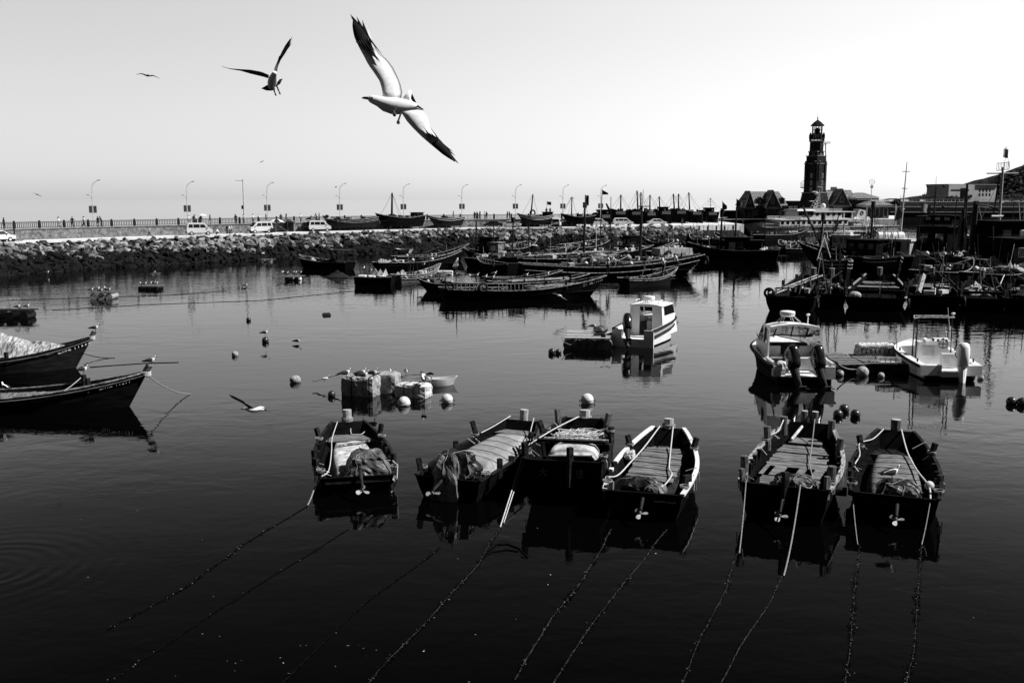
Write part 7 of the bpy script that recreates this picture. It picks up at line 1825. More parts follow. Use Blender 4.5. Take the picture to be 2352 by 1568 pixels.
for face in range(4):
    for v in (404, 420, 436):
        m = Matrix.Rotation(face * math.pi / 2, 3, 'Z')
        w_ = MB().mat(stone_trim).box((0, -s1_ / 2 - .02, 0), (.95, .08, 1.6)).build('window', None, t1_); w_.location = m @ V((.4, 0, zv(v) - ZR)); w_.rotation_euler = (0, 0, face * math.pi / 2)
        p_ = MB().mat(glass_dark).box((0, -s1_ / 2 - .06, 0), (.6, .06, 1.2)).build('pane', None, w_)
        p_.parent = t1_; p_.location = w_.location; p_.rotation_euler = w_.rotation_euler
    for sx_ in (-1, 1):
        b_ = MB().mat(brick_dark).box((sx_ * s1_ * .32, -s1_ / 2 - .15, zv(384) - ZR - 1.2), (.7, .35, 6)).build('buttress', None, t1_); b_.rotation_euler = (0, 0, face * math.pi / 2)
        b_ = MB().mat(stone_trim).box((sx_ * s1_ * .32, -s1_ / 2 - .15, zv(384) - ZR + 1.85), (.85, .5, .2)).build('buttress_cap', None, t1_); b_.rotation_euler = (0, 0, face * math.pi / 2)
t2_, s2_, z02, z12 = tier(1851, 1892.8, 359, 376.5)
t3_, s3_, z03, z13 = tier(1856, 1889, 349, 359)
for face in range(4):
    w_ = MB().mat(stone_trim).box((.2, -s3_ / 2 - .05, zv(361) - ZR), (.95, .08, 2.6)).build('window', None, t3_); w_.rotation_euler = (0, 0, face * math.pi / 2)
m_ = MB().mat(brick_dark); r8 = 15.5 * kL
def octa(r, z): return [V((r * math.cos(math.pi / 8 + math.pi / 4 * i), r * math.sin(math.pi / 8 + math.pi / 4 * i), z)) for i in range(8)]
Z = lambda v: zv(v) - ZR
m_.loft([octa(r8, Z(349)), octa(r8 * .98, Z(326))]).build('shaft', None, lh)
gl = MB().mat(stone_trim).loft([octa(r8 * 1.08, Z(326)), octa(r8 * 1.12, Z(324.5))]).build('gallery', None, lh)
m_ = MB().mat(brick_dark); m_.loft([octa(r8 * 1.1, Z(319.5)), octa(r8 * 1.1, Z(318))])
for i in range(32):
    a = 2 * math.pi * i / 32; m_.tube((r8 * 1.04 * math.cos(a), r8 * 1.04 * math.sin(a), Z(324.5)), (r8 * 1.04 * math.cos(a), r8 * 1.04 * math.sin(a), Z(319.5)), .09, n=5)
m_.build('balustrade', None, gl)
for i in range(8):
    p = octa(r8 * 1.0, 0)[i]; MB().mat(brick_dark).box((p.x, p.y, (Z(319) + Z(312)) / 2), (.5, .5, Z(312) - Z(319))).add([V((p.x - .3, p.y - .3, Z(312))), V((p.x + .3, p.y - .3, Z(312))), V((p.x + .3, p.y + .3, Z(312))), V((p.x - .3, p.y + .3, Z(312))), V((p.x, p.y, Z(304)))], [(0, 1, 4), (1, 2, 4), (2, 3, 4), (3, 0, 4)]).build('pinnacle', None, gl)
ln = MB().mat(brick_dark).loft([octa(r8 * .72, Z(320)), octa(r8 * .72, Z(317))]).build('lantern', None, lh)
for i in range(8):
    p = octa(r8 * .7, 0)[i]; MB().mat(metal_dark).tube((p.x, p.y, Z(317)), (p.x, p.y, Z(290.5)), .13, n=6).build('lantern_post', None, ln)
    q = octa(r8 * .7, 0)[(i + 1) % 8]; mid = (p + q) / 2; m_ = MB().mat(metal_dark)
    m_.tube((mid.x, mid.y, Z(317)), (mid.x, mid.y, Z(291)), .05, n=5)
    for v in (306.5, 298): m_.tube((p.x, p.y, Z(v)), (q.x, q.y, Z(v)), .1 if v > 300 else .05, n=5)
    m_.build('lantern_frame', None, ln)
MB().mat(metal_dark).tube((0, 0, Z(317)), (0, 0, Z(306)), .3).sph((0, 0, Z(301)), (.9, .9, 1.0), 12, 8).build('lamp', None, ln)
m_ = MB().mat(hull_dark); m_.loft([octa(r8 * 1.0, Z(289.8)), octa(r8 * 1.02, Z(288.5)), octa(r8 * .55, Z(281)), octa(r8 * .1, Z(276)), octa(r8 * .06, Z(273))]); m_.build('roof', None, lh)
MB().mat(metal_dark).path([(0, 0, Z(276)), (0, 0, Z(268)), (0, 0, Z(260))], [.16, .06, .03], 6).sph((0, 0, Z(271)), .22, 8, 6).build('spire', None, lh)
inv = RM[lh.name].inverted()
def LW(u, v, dy=0): return inv @ (DY(u, v, YL + dy))
m_ = MB().mat(metal_dark)
m_.path([LW(1889, 329), LW(1907.5, 329)], .12, 5); m_.path([LW(1889, 326), LW(1907.5, 325.5)], .05, 5); m_.path([LW(1897, 376), LW(1896, 329)], .16, 5); m_.path([LW(1888, 341), LW(1894, 330)], .08, 5); m_.path([LW(1900, 330), LW(1897.5, 333)], .06, 5)
for i in range(6): m_.tube(LW(1889 + i * 3.6, 329), LW(1889 + i * 3.6, 325.6), .04, n=4)
m_.build('side_platform', None, lh)
m_ = MB().mat(metal_dark)
for u in (1839, 1841, 1843, 1845, 1847): m_.tube(LW(u, 431), LW(u, 421), .06, n=4)
m_.path([LW(1838.5, 431), LW(1848, 431.2)], .16, 5); m_.path([LW(1838.5, 421), LW(1848, 414)], .08, 5); m_.build('side_balcony', None, lh)

def gable_house(label, u0, u1, vr, ve, ur0, ur1, gables, dorm, y=338.0, dep=11, chim=None):
    k = y / FPX; x0, x1 = ux(u0, y), ux(u1, y); c = (x0 + x1) / 2
    root = thing('gabled_house', label, 'house', (c, y, ZR))
    z = lambda v: DY(1176, v, y).z - ZR
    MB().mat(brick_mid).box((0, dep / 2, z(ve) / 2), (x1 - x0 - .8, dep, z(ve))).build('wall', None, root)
    xr0, xr1 = ux(ur0, y) - c, ux(ur1, y) - c; a, b_ = x0 - c, x1 - c
    vs = [V((a, -.5, z(ve))), V((b_, -.5, z(ve))), V((b_, dep + .5, z(ve))), V((a, dep + .5, z(ve))), V((xr0, dep * .5, z(vr))), V((xr1, dep * .5, z(vr)))]
    rf = MB().mat(tile_roof).add(vs, [(0, 1, 5, 4), (1, 2, 5), (2, 3, 4, 5), (3, 0, 4)]).build('roof', None, root)
    for ua, ug0, ug1, vg in gables:
        xa, g0, g1 = ux(ua, y) - c, ux(ug0, y) - c, ux(ug1, y) - c; zt = z(vg) ; zb = z(ve + 2)
        g = MB().mat(brick_mid).prism([(g0 + .3, 0), (g1 - .3, 0), (g1 - .3, zb), (xa, zt - .5), (g0 + .3, zb)], 'y', -2.2, dep * .5).build('gable', None, root)
        for s_, ge in ((-1, g0), (1, g1)):
            m_ = MB().mat(tile_roof); m_.add([V((xa, -2.6, zt + .12)), V((ge, -2.6, zb - .2)), V((ge, dep * .45, zb - .2)), V((xa, dep * .45, zt + .12)), V((xa, -2.6, zt - .15)), V((ge, -2.6, zb - .5)), V((ge, dep * .45, zb - .5)), V((xa, dep * .45, zt - .15))], [(0, 1, 2, 3), (7, 6, 5, 4), (0, 4, 5, 1), (1, 5, 6, 2), (2, 6, 7, 3)]); m_.build('gable_roof', None, g)
            MB().mat(stone_trim).path([V((xa, -2.68, zt - .1)), V((ge, -2.68, zb - .45))], .16, 4).build('bargeboard', None, g)
        zc = zb + (zt - zb) * .25
        w_ = MB().mat(stone_trim).box((xa, -2.26, zc + .3), (1.3, .1, 1.7)).build('window', None, g); MB().mat(glass_dark).box((xa, -2.33, zc + .3), (.7, .08, 1.1)).build('pane', None, g)
        MB().mat(stone_trim).torus((xa, -2.25, zb + (zt - zb) * .58), .45, .1, 'y').build('round_window', None, g)
        MB().mat(stone_trim).box((xa, -2.3, zb - .5), (g1 - g0 - 1.0, .25, .7)).build('lintel', None, g)
        for s_ in (-1, 1): MB().mat(brick_dark).box((xa + s_ * (g1 - g0) * .36, -2.35, zb / 2 - .4), (.6, .3, zb - .9)).build('pier', None, g)
        MB().mat(glass_dark).box((xa, -2.24, zb / 2 - .5), ((g1 - g0) * .45, .06, zb * .6)).build('doorway', None, g)
    for ud, vd in dorm:
        xd = ux(ud, y) - c; zd = z(vd)
        d_ = MB().mat(brick_mid).prism([(xd - .9, zd - 2.6), (xd + .9, zd - 2.6), (xd + .9, zd - .6), (xd, zd), (xd - .9, zd - .6)], 'y', 0.2, dep * .45).build('dormer', None, rf)
        MB().mat(stone_trim).path([V((xd - 1.1, .12, zd - .7)), V((xd, .12, zd + .05)), V((xd + 1.1, .12, zd - .7))], .12, 4).build('dormer_trim', None, rf)
        MB().mat(glass_dark).box((xd, .16, zd - 1.5), (.7, .06, 1.2)).build('dormer_window', None, rf)
    for i in range(5):
        xx = a + (b_ - a) * (i + .5) / 5; w_ = MB().mat(stone_trim).box((xx, -.04, z(490)), (1.5, .08, 1.7)).build('window', None, root); MB().mat(glass_dark).box((xx, -.1, z(490)), (1.1, .06, 1.3)).build('pane', None, w_)
    if chim: MB().mat(plaster).box((ux(chim, y) - c, dep * .5, z(vr) + .3), (1.9, 1.0, 1.4)).build('chimney', None, rf)
    return root
gable_house('brick house with two dark gables and a pale tiled roof, left of the lighthouse', 1706, 1810, 439.5, 472, 1719, 1798, [(1771, 1753, 1791, 437), (1718, 1706, 1731, 439)], [(1746, 452), (1797, 453)])
gable_house('brick house with one steep gable and a tiled roof, right of the lighthouse', 1894, 1975, 436, 468, 1897, 1966, [(1929, 1905, 1950, 434)], [(1960, 452)], chim=1926)
def hip(label, u0, u1, v_r, v_e, ur0, ur1, y, dep, cols=0, wallm=plaster, vb=510, name='pavilion', cat='pavilion'):
    x0, x1 = ux(u0, y), ux(u1, y); c = (x0 + x1) / 2; z = lambda v: DY(1176, v, y).z - ZR
    root = thing(name, label, cat, (c, y, ZR)); a, b_ = x0 - c, x1 - c
    vs = [V((a, -1, z(v_e))), V((b_, -1, z(v_e))), V((b_, dep + 1, z(v_e))), V((a, dep + 1, z(v_e))), V((ux(ur0, y) - c, dep / 2, z(v_r))), V((ux(ur1, y) - c, dep / 2, z(v_r)))]
    MB().mat(tile_roof).add(vs, [(0, 1, 5, 4), (1, 2, 5), (2, 3, 4, 5), (3, 0, 4)]).build('roof', None, root)
    MB().mat(plaster).box((0, dep / 2, z(v_e) - .35), (b_ - a - 1, dep + 1, .6)).build('fascia', None, root)
    if cols:
        MB().mat(brick_dark).box((0, dep * .75, (z(v_e) - .7) / 2), (b_ - a - 3, dep * .4, z(v_e) - .7)).build('wall', None, root)
        for i in range(cols): MB().mat(brick_mid).box((a + 1 + (b_ - a - 2) * i / (cols - 1), .1, (z(v_e) - .7) / 2), (.6, .6, z(v_e) - .7)).build('column', None, root)
    else:
        MB().mat(brick_mid).box((0, dep / 2, (z(v_e) - .7) / 2), (b_ - a - 2, dep - 1, z(v_e) - .7)).build('wall', None, root)
        for i in range(3):
            w_ = MB().mat(stone_trim).box((a + (b_ - a) * (i + .8) / 3.6, .45, z(488)), (1.4, .12, 3.0)).build('window', None, root); MB().mat(glass_dark).box((a + (b_ - a) * (i + .8) / 3.6, .36, z(488)), (1.0, .08, 2.6)).build('pane', None, w_)
    return root
hip('tall open pavilion with a hipped tile roof, right of the gabled house', 1950, 2021, 442, 454, 1978, 1993, 336, 10, cols=5)
hip('low house with a hipped tile roof, in front of the open pavilion', 1984, 2052, 458, 471, 2018, 2026, 328, 9)
P = DY(2003, 418, 330); m_ = MB().mat(lamp_mat).torus(P, .85, .07, 'y').tube(P - V((0, 0, .8)), V((P.x, P.y, ZR)), .12)
m_.box(P - V((0, 0, 1.6)), (.7, .7, .9)).path([P - V((.8, 0, 0)), P + V((.8, 0, 0))], .05, 5).path([P - V((0, 0, .8)), P + V((0, 0, .8))], .05, 5)
tag(m_.build('signal_mast'), 'thin mast topped by a wheel-like ring, right of the open pavilion', 'mast')
# low wall and fence between the houses
for (u0, u1, lb) in ((1811, 1834, 'panelled fence between the left gabled house and the lighthouse'), ):
    y = 332; root = thing('panel_fence', lb, 'fence', (ux(u0, y), y, ZR)); wl_ = ux(u1, y) - ux(u0, y)
    MB().mat(brick_dark).box((wl_ / 2, 0, zv(486, y) / 2 - ZR / 2), (wl_, .4, zv(486, y) - ZR)).build('wall', None, root)
    for i in range(3):
        MB().mat(metal_dark).box((i * wl_ / 2, 0, zv(480, y) - ZR), (.25, .3, 2.6)).build('post', None, root)
    for i in range(2): MB().mat(panel_mat).box((wl_ / 4 + i * wl_ / 2, 0, zv(480, y) - ZR), (wl_ / 2 - .3, .06, 1.9)).build('panel', None, root)
y = 345; xa = ux(1655, y); xb = ux(1708, y); tag(MB().mat(brick_mid).box(((xa + xb) / 2, y, ZR + 1.1), (xb - xa, .6, 2.2)).mat(stone_trim).box(((xa + xb) / 2, y, ZR + 2.3), (xb - xa, .7, .2)).build('low_wall'), 'low dark wall with pale posts left of the gabled houses', 'wall')
for i in range(6):
    u = 1700 + i * 68; P = DY(u, 500, 322)
# patrol ship
S = W(2046, 536); E = W(1703, 541)
SL = math.hypot(E.x - S.x, E.y - S.y)
shp, hs = mkboat('patrol_ship', 'grey-white patrol ship with lattice mast, radome and crested funnel, lying before the lighthouse', 'ship', S, E, 8.4, .86, .04, 2.5, 2.35, 4.3, ship_hull, ship_white, rb=3.5, rs=.6, tm=.4, fl=1.5, rr=.12)
yS = (S.y + E.y) / 2; ks = yS / FPX; zS = lambda v: DY(1176, v, yS - 4).z
ty = lambda u: (2046 - u) / (2046 - 1703) * SL
MB().mat(ship_white).path([V((-(hs.w(i / 20) + .06), SL * i / 20, .95 + .5 * max(0, i / 20 - .75))) for i in range(20)], .12, 5).build('white_band', None, shp)
MB().mat(ship_white).box((0, SL * .46, 2.4), (7.0, SL * .86, .08)).build('deck', None, shp)
def sblock(u0, u1, v0, v1, wd, nm, wins=0, wsz=(.95, .85), mat=ship_white, taper=1.0, wv=None, dark=True):
    y0, y1 = ty(u1), ty(u0); z0, z1 = zS(v1), zS(v0)
    b_ = MB().mat(mat).box((0, (y0 + y1) / 2, (z0 + z1) / 2), (wd, y1 - y0, z1 - z0), tp=taper, tpy=taper).build(nm, None, shp)
    for i in range(wins):
        yy = y0 + (y1 - y0) * (i + .5) / wins
        for s_ in (-1, 1):
            MB().mat(hull_black).box((s_ * (wd / 2 + .03), yy, wv and zS(wv) or (z0 + z1) / 2 + .1), (.08, wsz[0], wsz[1])).build('window', None, b_)
    return b_
sblock(1771, 1925, 504.5, 518, 7.0, 'lower_deckhouse', 13)
sblock(1812, 1912, 487, 504.5, 6.2, 'upper_deckhouse', 8, wv=492)
br = sblock(1813, 1846, 483, 493, 6.6, 'bridge', 6, (.85, 1.0), taper=.96, wv=490)
MB().mat(ship_white).box((0, (ty(1808) + ty(1850)) / 2, zS(482.5)), (7.2, ty(1808) - ty(1850), .5), tp=.9).build('bridge_roof', None, shp)
MB().mat(ship_white).box((0, (ty(1846) + ty(1942)) / 2, zS(487)), (6.8, ty(1846) - ty(1942), .25)).build('boat_deck', None, shp)
MB().mat(ship_white).box((0, (ty(1771) + ty(1960)) / 2, zS(504.5)), (7.4, ty(1771) - ty(1960), .25)).build('main_deck_overhang', None, shp)
sblock(1940, 1989, 511, 519, 6.5, 'aft_deckhouse', 4, (.3, .3))
for u in (1916, 1935): MB().mat(ship_white).box((-3.2, ty(u), (zS(487) + zS(504)) / 2), (.2, .3, zS(487) - zS(504))).build('stanchion', None, shp)
fy0, fy1 = ty(1977), ty(1956); fz0, fz1 = zS(506), zS(480.5)
fn = MB().mat(ship_white).prism([(fy0, fz0), (fy1 + .6, fz0), (fy1 - .8, fz1), (fy0 + .1, fz1 - .5)], 'x', -1.3, 1.3).build('funnel', None, shp)
MB().mat(letter_dark).torus((-1.33, (fy0 + fy1) / 2 - .1, (fz0 + fz1) / 2 + .4), .5, .14, 'x').build('crest', None, fn)
mm = MB().mat(ship_white)
for dx in (-.9, .9):
    mm.path([V((dx, ty(1856), zS(480))), V((dx * .2, ty(1873), zS(445))), V((0, ty(1874), zS(425)))], .09, 4); mm.path([V((dx, ty(1872), zS(480))), V((dx * .2, ty(1873), zS(445)))], .09, 4)
for i in range(5):
    a0 = 1857 + i * 3.0; v0 = 478 - i * 6.5; mm.path([V((-.8 + .12 * i, ty(a0), zS(v0))), V((-.5, ty(1872), zS(v0 - 6)))], .07, 4); mm.path([V((.8 - .12 * i, ty(1872), zS(v0))), V((.6 - .1 * i, ty(a0 + 3), zS(v0 - 6)))], .07, 4)
mm.path([V((0, ty(1868), zS(429))), V((0, ty(1879), zS(429)))], .06, 4).box((0, ty(1862), zS(440)), (.5, 1.8, .3)).sph((0, ty(1866), zS(444)), (.5, .6, .4)).box((0, ty(1856), zS(462)), (.6, 1.5, .2)); mm.build('lattice_mast', None, shp)
MB().mat(white_paint).sph((-1, ty(1878), zS(474)), (.75, .75, .9), 14, 10).tube((-1, ty(1878), zS(480)), (-1, ty(1878), zS(475)), .5).build('radome', None, shp)
for (u0, u1, v) in ((1772, 1820, 497), (1845, 1911, 479.5), (1937, 1988, 505)):
    for s_ in (-1, 1):
        m_ = MB().mat(ship_white)
        for dv in (0, 2.6, 5): m_.path([V((s_ * 3.3, ty(u0), zS(v + dv))), V((s_ * 3.3, ty(u1), zS(v + dv)))], .05, 4)
        n = int((u1 - u0) / 6)
        for i in range(n + 1): yy = ty(u0 + (u1 - u0) * i / n); m_.tube((s_ * 3.3, yy, zS(v)), (s_ * 3.3, yy, zS(v + 7)), .05, n=4)
        m_.build('deck_rail', None, shp)
MB().mat(white_paint).box((-2.4, ty(1975), zS(503)), (1, 1.2, 1.0), tp=.8).build('raft_canister', None, shp)
MB().mat(white_paint).box((-2.4, ty(1946), zS(503)), (1, 1.2, 1.0), tp=.8).build('raft_canister', None, shp)
for u in (1864, 1929, 1984): tyre(shp, V((-(hs.w(.5)) - .2, ty(u), 1.6)), .6)
def shiptext(s_, size, u0, u1, z):
    for i, ch in enumerate(s_):
        if ch == ' ': continue
        u = u0 + (u1 - u0) * i / (len(s_) - 1); t = ty(u) / SL; w_ = hs.w(t); w2 = hs.w(t + .01)
        fr = (hs.g(t) - z) / (hs.g(t) * .55); xx = -(w_ * (1 - .07 * fr)) - .12
        ang = math.atan2(w_ - w2, .01 * SL)
        q = text(shp, ch, size, (xx - .25, ty(u) , z), (R(90), 0, R(-90) + ang * .9), letter_dark, ext=.02)
shiptext('中国渔政 21101', 1.35, 1748, 1789, 2.35)
bt_ = fboat('pale motor launch with a roof cabin astern of the patrol ship', (2062, 532), (1996, 531), 4.2, 1.8, 1.6, 2.2, outer=ship_white, rail=white_paint)
house(bt_[0], 0, bt_[1].L * .5, 1.6, 2.8, 3.4, 1.2, mat=ship_white, roofmat=white_paint); MB().mat(white_paint).box((0, bt_[1].L * .5, 3.3), (1.2, 1.4, .4), tp=.8).build('roof_box', None, bt_[0])

# right shore: long sea wall, slope, building, hill, trees -----------
YW = 475.0; kW = YW / FPX
zW = lambda v, y=YW: DY(1176, v, y).z
swl = thing('sea_wall', 'long stepped grey sea wall with railing along the far right shore', 'wall', (ux(2200, YW), YW, 0))
x0, x1 = ux(2046, YW) , ux(2600, YW)
for (va, vb, dy, mt, nm) in ((507.5, 488, 0, brick_dark, 'lower_face'), (487, 476, 5, stone_trim, 'middle_face'), (475, 464, 10, stone_trim, 'upper_face')):
    MB().mat(mt).box(((x0 + x1) / 2, YW + dy + 30, (zW(va, YW + dy) + zW(vb, YW + dy)) / 2), (x1 - x0, 60, zW(vb, YW + dy) - zW(va, YW + dy) + (.0 if dy else 2))).build(nm, None, swl, world=True)
    MB().mat(concrete).box(((x0 + x1) / 2, YW + dy + .2, zW(vb, YW + dy) + .15), (x1 - x0, .9, .28)).build('coping', None, swl, world=True)
m_ = MB().mat(panel_mat); zt = zW(464, YW + 10)
for i in range(60): m_.box((x0 + (x1 - x0) * (i + .5) / 60, YW + 10.2, zt + .75), (.16, .16, 1.2))
m_.box(((x0 + x1) / 2, YW + 10.2, zt + 1.3), (x1 - x0, .12, .12)).build('railing', None, swl, world=True)
zg = zt
struct(MB().mat(hill_mat).box(((x0 + x1) / 2 + 60, YW + 160, zg / 2 - .2), (x1 - x0 + 120, 230, zg - .0)).build('shore_ground'))
YB = 560.0; kB = YB / FPX; bx = thing('concrete_building', 'windowed pale concrete hall behind the sea wall at right', 'building', (ux(2237, YB), YB, zg), R(22))
zB = lambda v: DY(1176, v, YB).z - zg
bw_ = lambda u: ux(u, YB) - ux(2237, YB)
MB().mat(bld_mat).box(((bw_(2160) + bw_(2237)) / 2, 8, zB(424.5) / 2), (bw_(2237) - bw_(2160), 16, zB(424.5))).build('wall', None, bx)
w2_ = MB().mat(bld_mat).box(((bw_(2237) + bw_(2313)) / 2, 9.5, zB(426.5) / 2), (bw_(2313) - bw_(2237), 16, zB(426.5))).build('wall', None, bx)
MB().mat(stone_trim).box(((bw_(2160) + bw_(2313)) / 2, 8.5, zB(424)), (bw_(2313) - bw_(2160) + .6, 16.5, .5)).build('parapet', None, bx)
for u in (2278, 2288.5, 2299, 2309.5) :
    for v in (437, 447): MB().mat(hull_dark).box((bw_(u - 18), 1.45, zB(v)), (1.0, .15, 1.5)).build('window', None, bx)
MB().mat(hull_black).box((bw_(2204), -.05, zB(447)), (4.2, .25, 7)).build('entrance', None, bx); MB().mat(hull_dark).box((bw_(2194), -.1, zB(436.5)), (13, .3, .5)).build('canopy', None, bx)
MB().mat(hull_black).box((bw_(2172), -.6, zB(460)), (9, 1.2, 3.4)).build('annex', None, bx)
# hill
hv = []; HX, HY, HR = ux(2480, 1150), 1150.0, 0
nx, ny = 60, 26
def hz(x, y):
    u = 1176 + FPX * x / 1150
    pts = [(2225, 0), (2252, 7), (2275, 17), (2290, 23), (2305, 29), (2325, 32.5), (2352, 36), (2420, 52), (2500, 60), (2620, 50), (2750, 0)]
    b_ = 0
    for (a0, z0), (a1, z1) in zip(pts, pts[1:]):
        if a0 <= u <= a1: b_ = z0 + (z1 - z0) * (u - a0) / (a1 - a0)
    f = math.exp(-((y - 1150) / 190.0) ** 2)
    return b_ * f * (1 + .0) + (1.6 * nrm((x * .05, y * .05, 0), 1, 3) + 1.2 * nrm((x * .16, y * .16, 0), 1, 8)) * (1 if b_ > 1 else 0) + 8
for j in range(ny + 1):
    for i in range(nx + 1):
        x = ux(2210, 1150) + (ux(2760, 1150) - ux(2210, 1150)) * i / nx; y = 820 + 660 * j / ny
        hv.append(V((x, y, hz(x, y))))
struct(MB().mat(hill_mat).add(hv, [(j * (nx + 1) + i, j * (nx + 1) + i + 1, (j + 1) * (nx + 1) + i + 1, (j + 1) * (nx + 1) + i) for j in range(ny) for i in range(nx)]).build('hill', smooth=True))
# wood on the hill: uncountable crowns
rnd = random.Random(3); m_ = MB().mat(hill_mat)
for k in range(1500):
    x = ux(rnd.uniform(2228, 2400), 1150); y = rnd.uniform(900, 1160); z = hz(x, y); s_ = rnd.uniform(2.0, 4.2)
    if z < 8.7: continue
    vs, fs = RK[k % 10]; m_.add([V((x, y, z + s_ * .2)) + V((p.x * s_, p.y * s_, p.z * s_ * .9)) for p in vs], fs)
o = m_.build('wooded_slope'); tag(o, 'dense wood covering the hill at the far right', 'trees'); o['kind'] = 'stuff'
P = DY(2351, 385, 1140); tag(MB().mat(stone_trim).path([P - V((0, 0, 12)), P + V((0, 0, 0)), P + V((0, 0, 4))], [2.2, 1.6, .2], 8).path([P + V((0, 0, 0)), P + V((0, 0, .4))], [2.6, 2.6], 8).path([P + V((0, 0, -4)), P + V((0, 0, -3.6))], [3, 3], 8).build('pagoda'), 'small tower on the hilltop at the right edge', 'tower')
def tree(u, vt, vb, y, wpx, label, seed):
    k = y / FPX; b_ = DY(u, vb, y); zt = DY(u, vt, y).z; root = thing('tree', label, 'tree', b_); r_ = random.Random(seed); Ht = zt - b_.z; wr = wpx * k / 2
    MB().mat(bark_mat).path([(0, 0, 0), (.1, 0, Ht * .35), (.2 * wr * .2, 0, Ht * .7)], [.35, .25, .12], 7).path([(.1, 0, Ht * .3), (wr * .4, 0, Ht * .6)], [.18, .06], 5).path([(.1, 0, Ht * .35), (-wr * .5, 0, Ht * .65)], [.18, .06], 5).build('trunk', None, root)
    m_ = MB().mat(leaf_mat)
    cl = [(r_.gauss(0, .42) * wr, r_.gauss(0, .4) * wr, Ht * r_.uniform(.42, .92), r_.uniform(.22, .42) * wr) for _ in range(11)]
    for cx, cy, cz, cr_ in cl:
        for q in range(70):
            d = V((r_.gauss(0, 1), r_.gauss(0, 1), r_.gauss(0, .7))).normalized() * cr_ * r_.uniform(.5, 1.1); p = V((cx, cy, cz)) + d; s_ = r_.uniform(.2, .45)
            a = V((r_.gauss(0, 1), r_.gauss(0, 1), r_.gauss(0, 1))).normalized() * s_; b2_ = a.orthogonal().normalized() * s_ * .7
            m_.add([p - a, p + b2_, p + a, p - b2_], [(0, 1, 2, 3)])
    m_.build('crown', None, root)
for i, (u, vt, vb, y, wpx, lb) in enumerate(((2128, 446, 470, 500, 34, 'leaning tree with a spreading crown left of the concrete hall'), (2100, 455, 470, 505, 24, 'low round tree farther left of the concrete hall'), (2062, 457, 474, 345, 26, 'small palm-like tree beside the low hipped house'), (2192, 451, 466, 540, 30, 'bushy tree in front of the hall, left of its dark entrance'), (2222, 448, 466, 540, 28, 'bushy tree in front of the hall, right of its dark entrance'), (2322, 448, 466, 545, 36, 'dark tree at the right end of the hall'), (2166, 456, 466, 542, 18, 'low bush at the left corner of the hall'), (2345, 446, 466, 560, 30, 'dark tree near the right edge behind the sea wall'))):
    tree(u, vt, vb, y, wpx, lb, i + 5)

# --- right-hand fleet ---------------------------------------------
def W2(a): return W(*a)
Mb, hM = fboat('big black trawler whose high bow points left at the channel edge', (2110, 628), (1830, 614), 6.2, 2.6, 2.3, 4.2, rb=3.4, rs=.8, posts=((.8, 1, .6), (.9, -1, .5)), rr=.11)
yM = W(1900, 620).y
house(Mb, 0, hM.L * .42, 2.3, 3.8, 4.6, 2.4, mat=hull_black, over=.4, nwin=3, fr=wood_dark)
house(Mb, 0, hM.L * .60, 3.4, 2.8, 2.6, 1.9, mat=plaster, over=.4, nwin=3, roofmat=white_dull)
addmast(Mb, 1891, 498, 1887.6, yM, 2.5, .2, stays=((1850, 3.5), (1868, 3), (1916, 4), (1932, 3)), mat=metal_dark, top=True)
inv = RM[Mb.name].inverted(); MB().mat(metal_dark).path([inv @ DY(1843.6, 474, yM), inv @ DY(1884, 562, yM)], .13, 6).path([inv @ DY(1845.6, 474, yM), inv @ DY(1887, 562, yM)], .06, 6).build('boom', None, Mb)
MB().mat(metal_dark).path([inv @ DY(1926, 508, yM + 2), inv @ DY(1900, 590, yM + 2)], .14, 6).build('boom', None, Mb)
MB().mat(lamp_mat).path([inv @ DY(1876, 600, yM - 2), inv @ DY(1894, 540, yM - 1)], .08, 6).path([inv @ DY(1910, 600, yM - 2), inv @ DY(1893, 545, yM - 1)], .08, 6).build('a_frame', None, Mb)
addmast(Mb, 1940, 512, 1942, yM, 3, .1, mat=lamp_mat, spreader=((.5, 1), (.8, .8)))
for uu in (1985, 2000, 2012): MB().mat(metal_dark).path([inv @ DY(uu, 580, yM + 3), inv @ DY(2005 + (uu - 2000) * .3, 500, yM + 3)], .06, 4).build('shroud', None, Mb)
addmast(Mb, 2006, 469, 2004.8, yM + 3, 3, .24, top=True, stays=((1984, 4), (2028, 4), (2050, 2)))
clutter(Mb, hM, 'left-pointing black trawler', 10, .05, .95, 1.0, 80, 1.5, bright=.25)
MB().mat(white_dull).box((0, hM.L * .62, 5.6), (1.0, 3.0, .35)).build('raft_cradle', None, Mb)
Ob, hO = fboat('tall black hull with pale-edged bow curving toward the camera, middle of the right-hand fleet', (1985, 606), (2062, 648), 5.0, 2.2, 2.1, 3.3, rb=2.2, rr=.12, strakes=(-.5,))
clutter(Ob, hO, 'camera-facing black hull', 6, .2, .9, 1.0, 81, 1.3, bright=.4)
Ob2, hO2 = fboat('black hull with ribbed bow just left of the camera-facing one', (1900, 606), (1942, 650), 4.4, 2.0, 1.9, 2.9, rb=2.0, strakes=(-.5, -1.0), rr=.08)
clutter(Ob2, hO2, 'ribbed-bow hull', 6, .1, .9, 1.0, 82, 1.3, bright=.3)
Pb, hP = fboat('trawler with a bright grey box cabin and a white roof', (2190, 626), (2000, 618), 5.6, 2.2, 2.0, 3.2, rb=2.4)
yP = W(2061, 620).y; kP = yP / FPX
inv = RM[Pb.name].inverted(); cP = inv @ DY(2061, 568, yP + 1); wcab = 82 * kP
wh = MB().mat(plaster).box((0, cP.y, (DY(0, 552, yP).z + 2) / 2), (3.6, wcab, DY(0, 552, yP).z - 2)).build('wheelhouse', None, Pb)
MB().mat(white_dull).box((0, cP.y, DY(0, 550, yP).z), (4.3, wcab + .5, .35)).build('roof', None, wh)
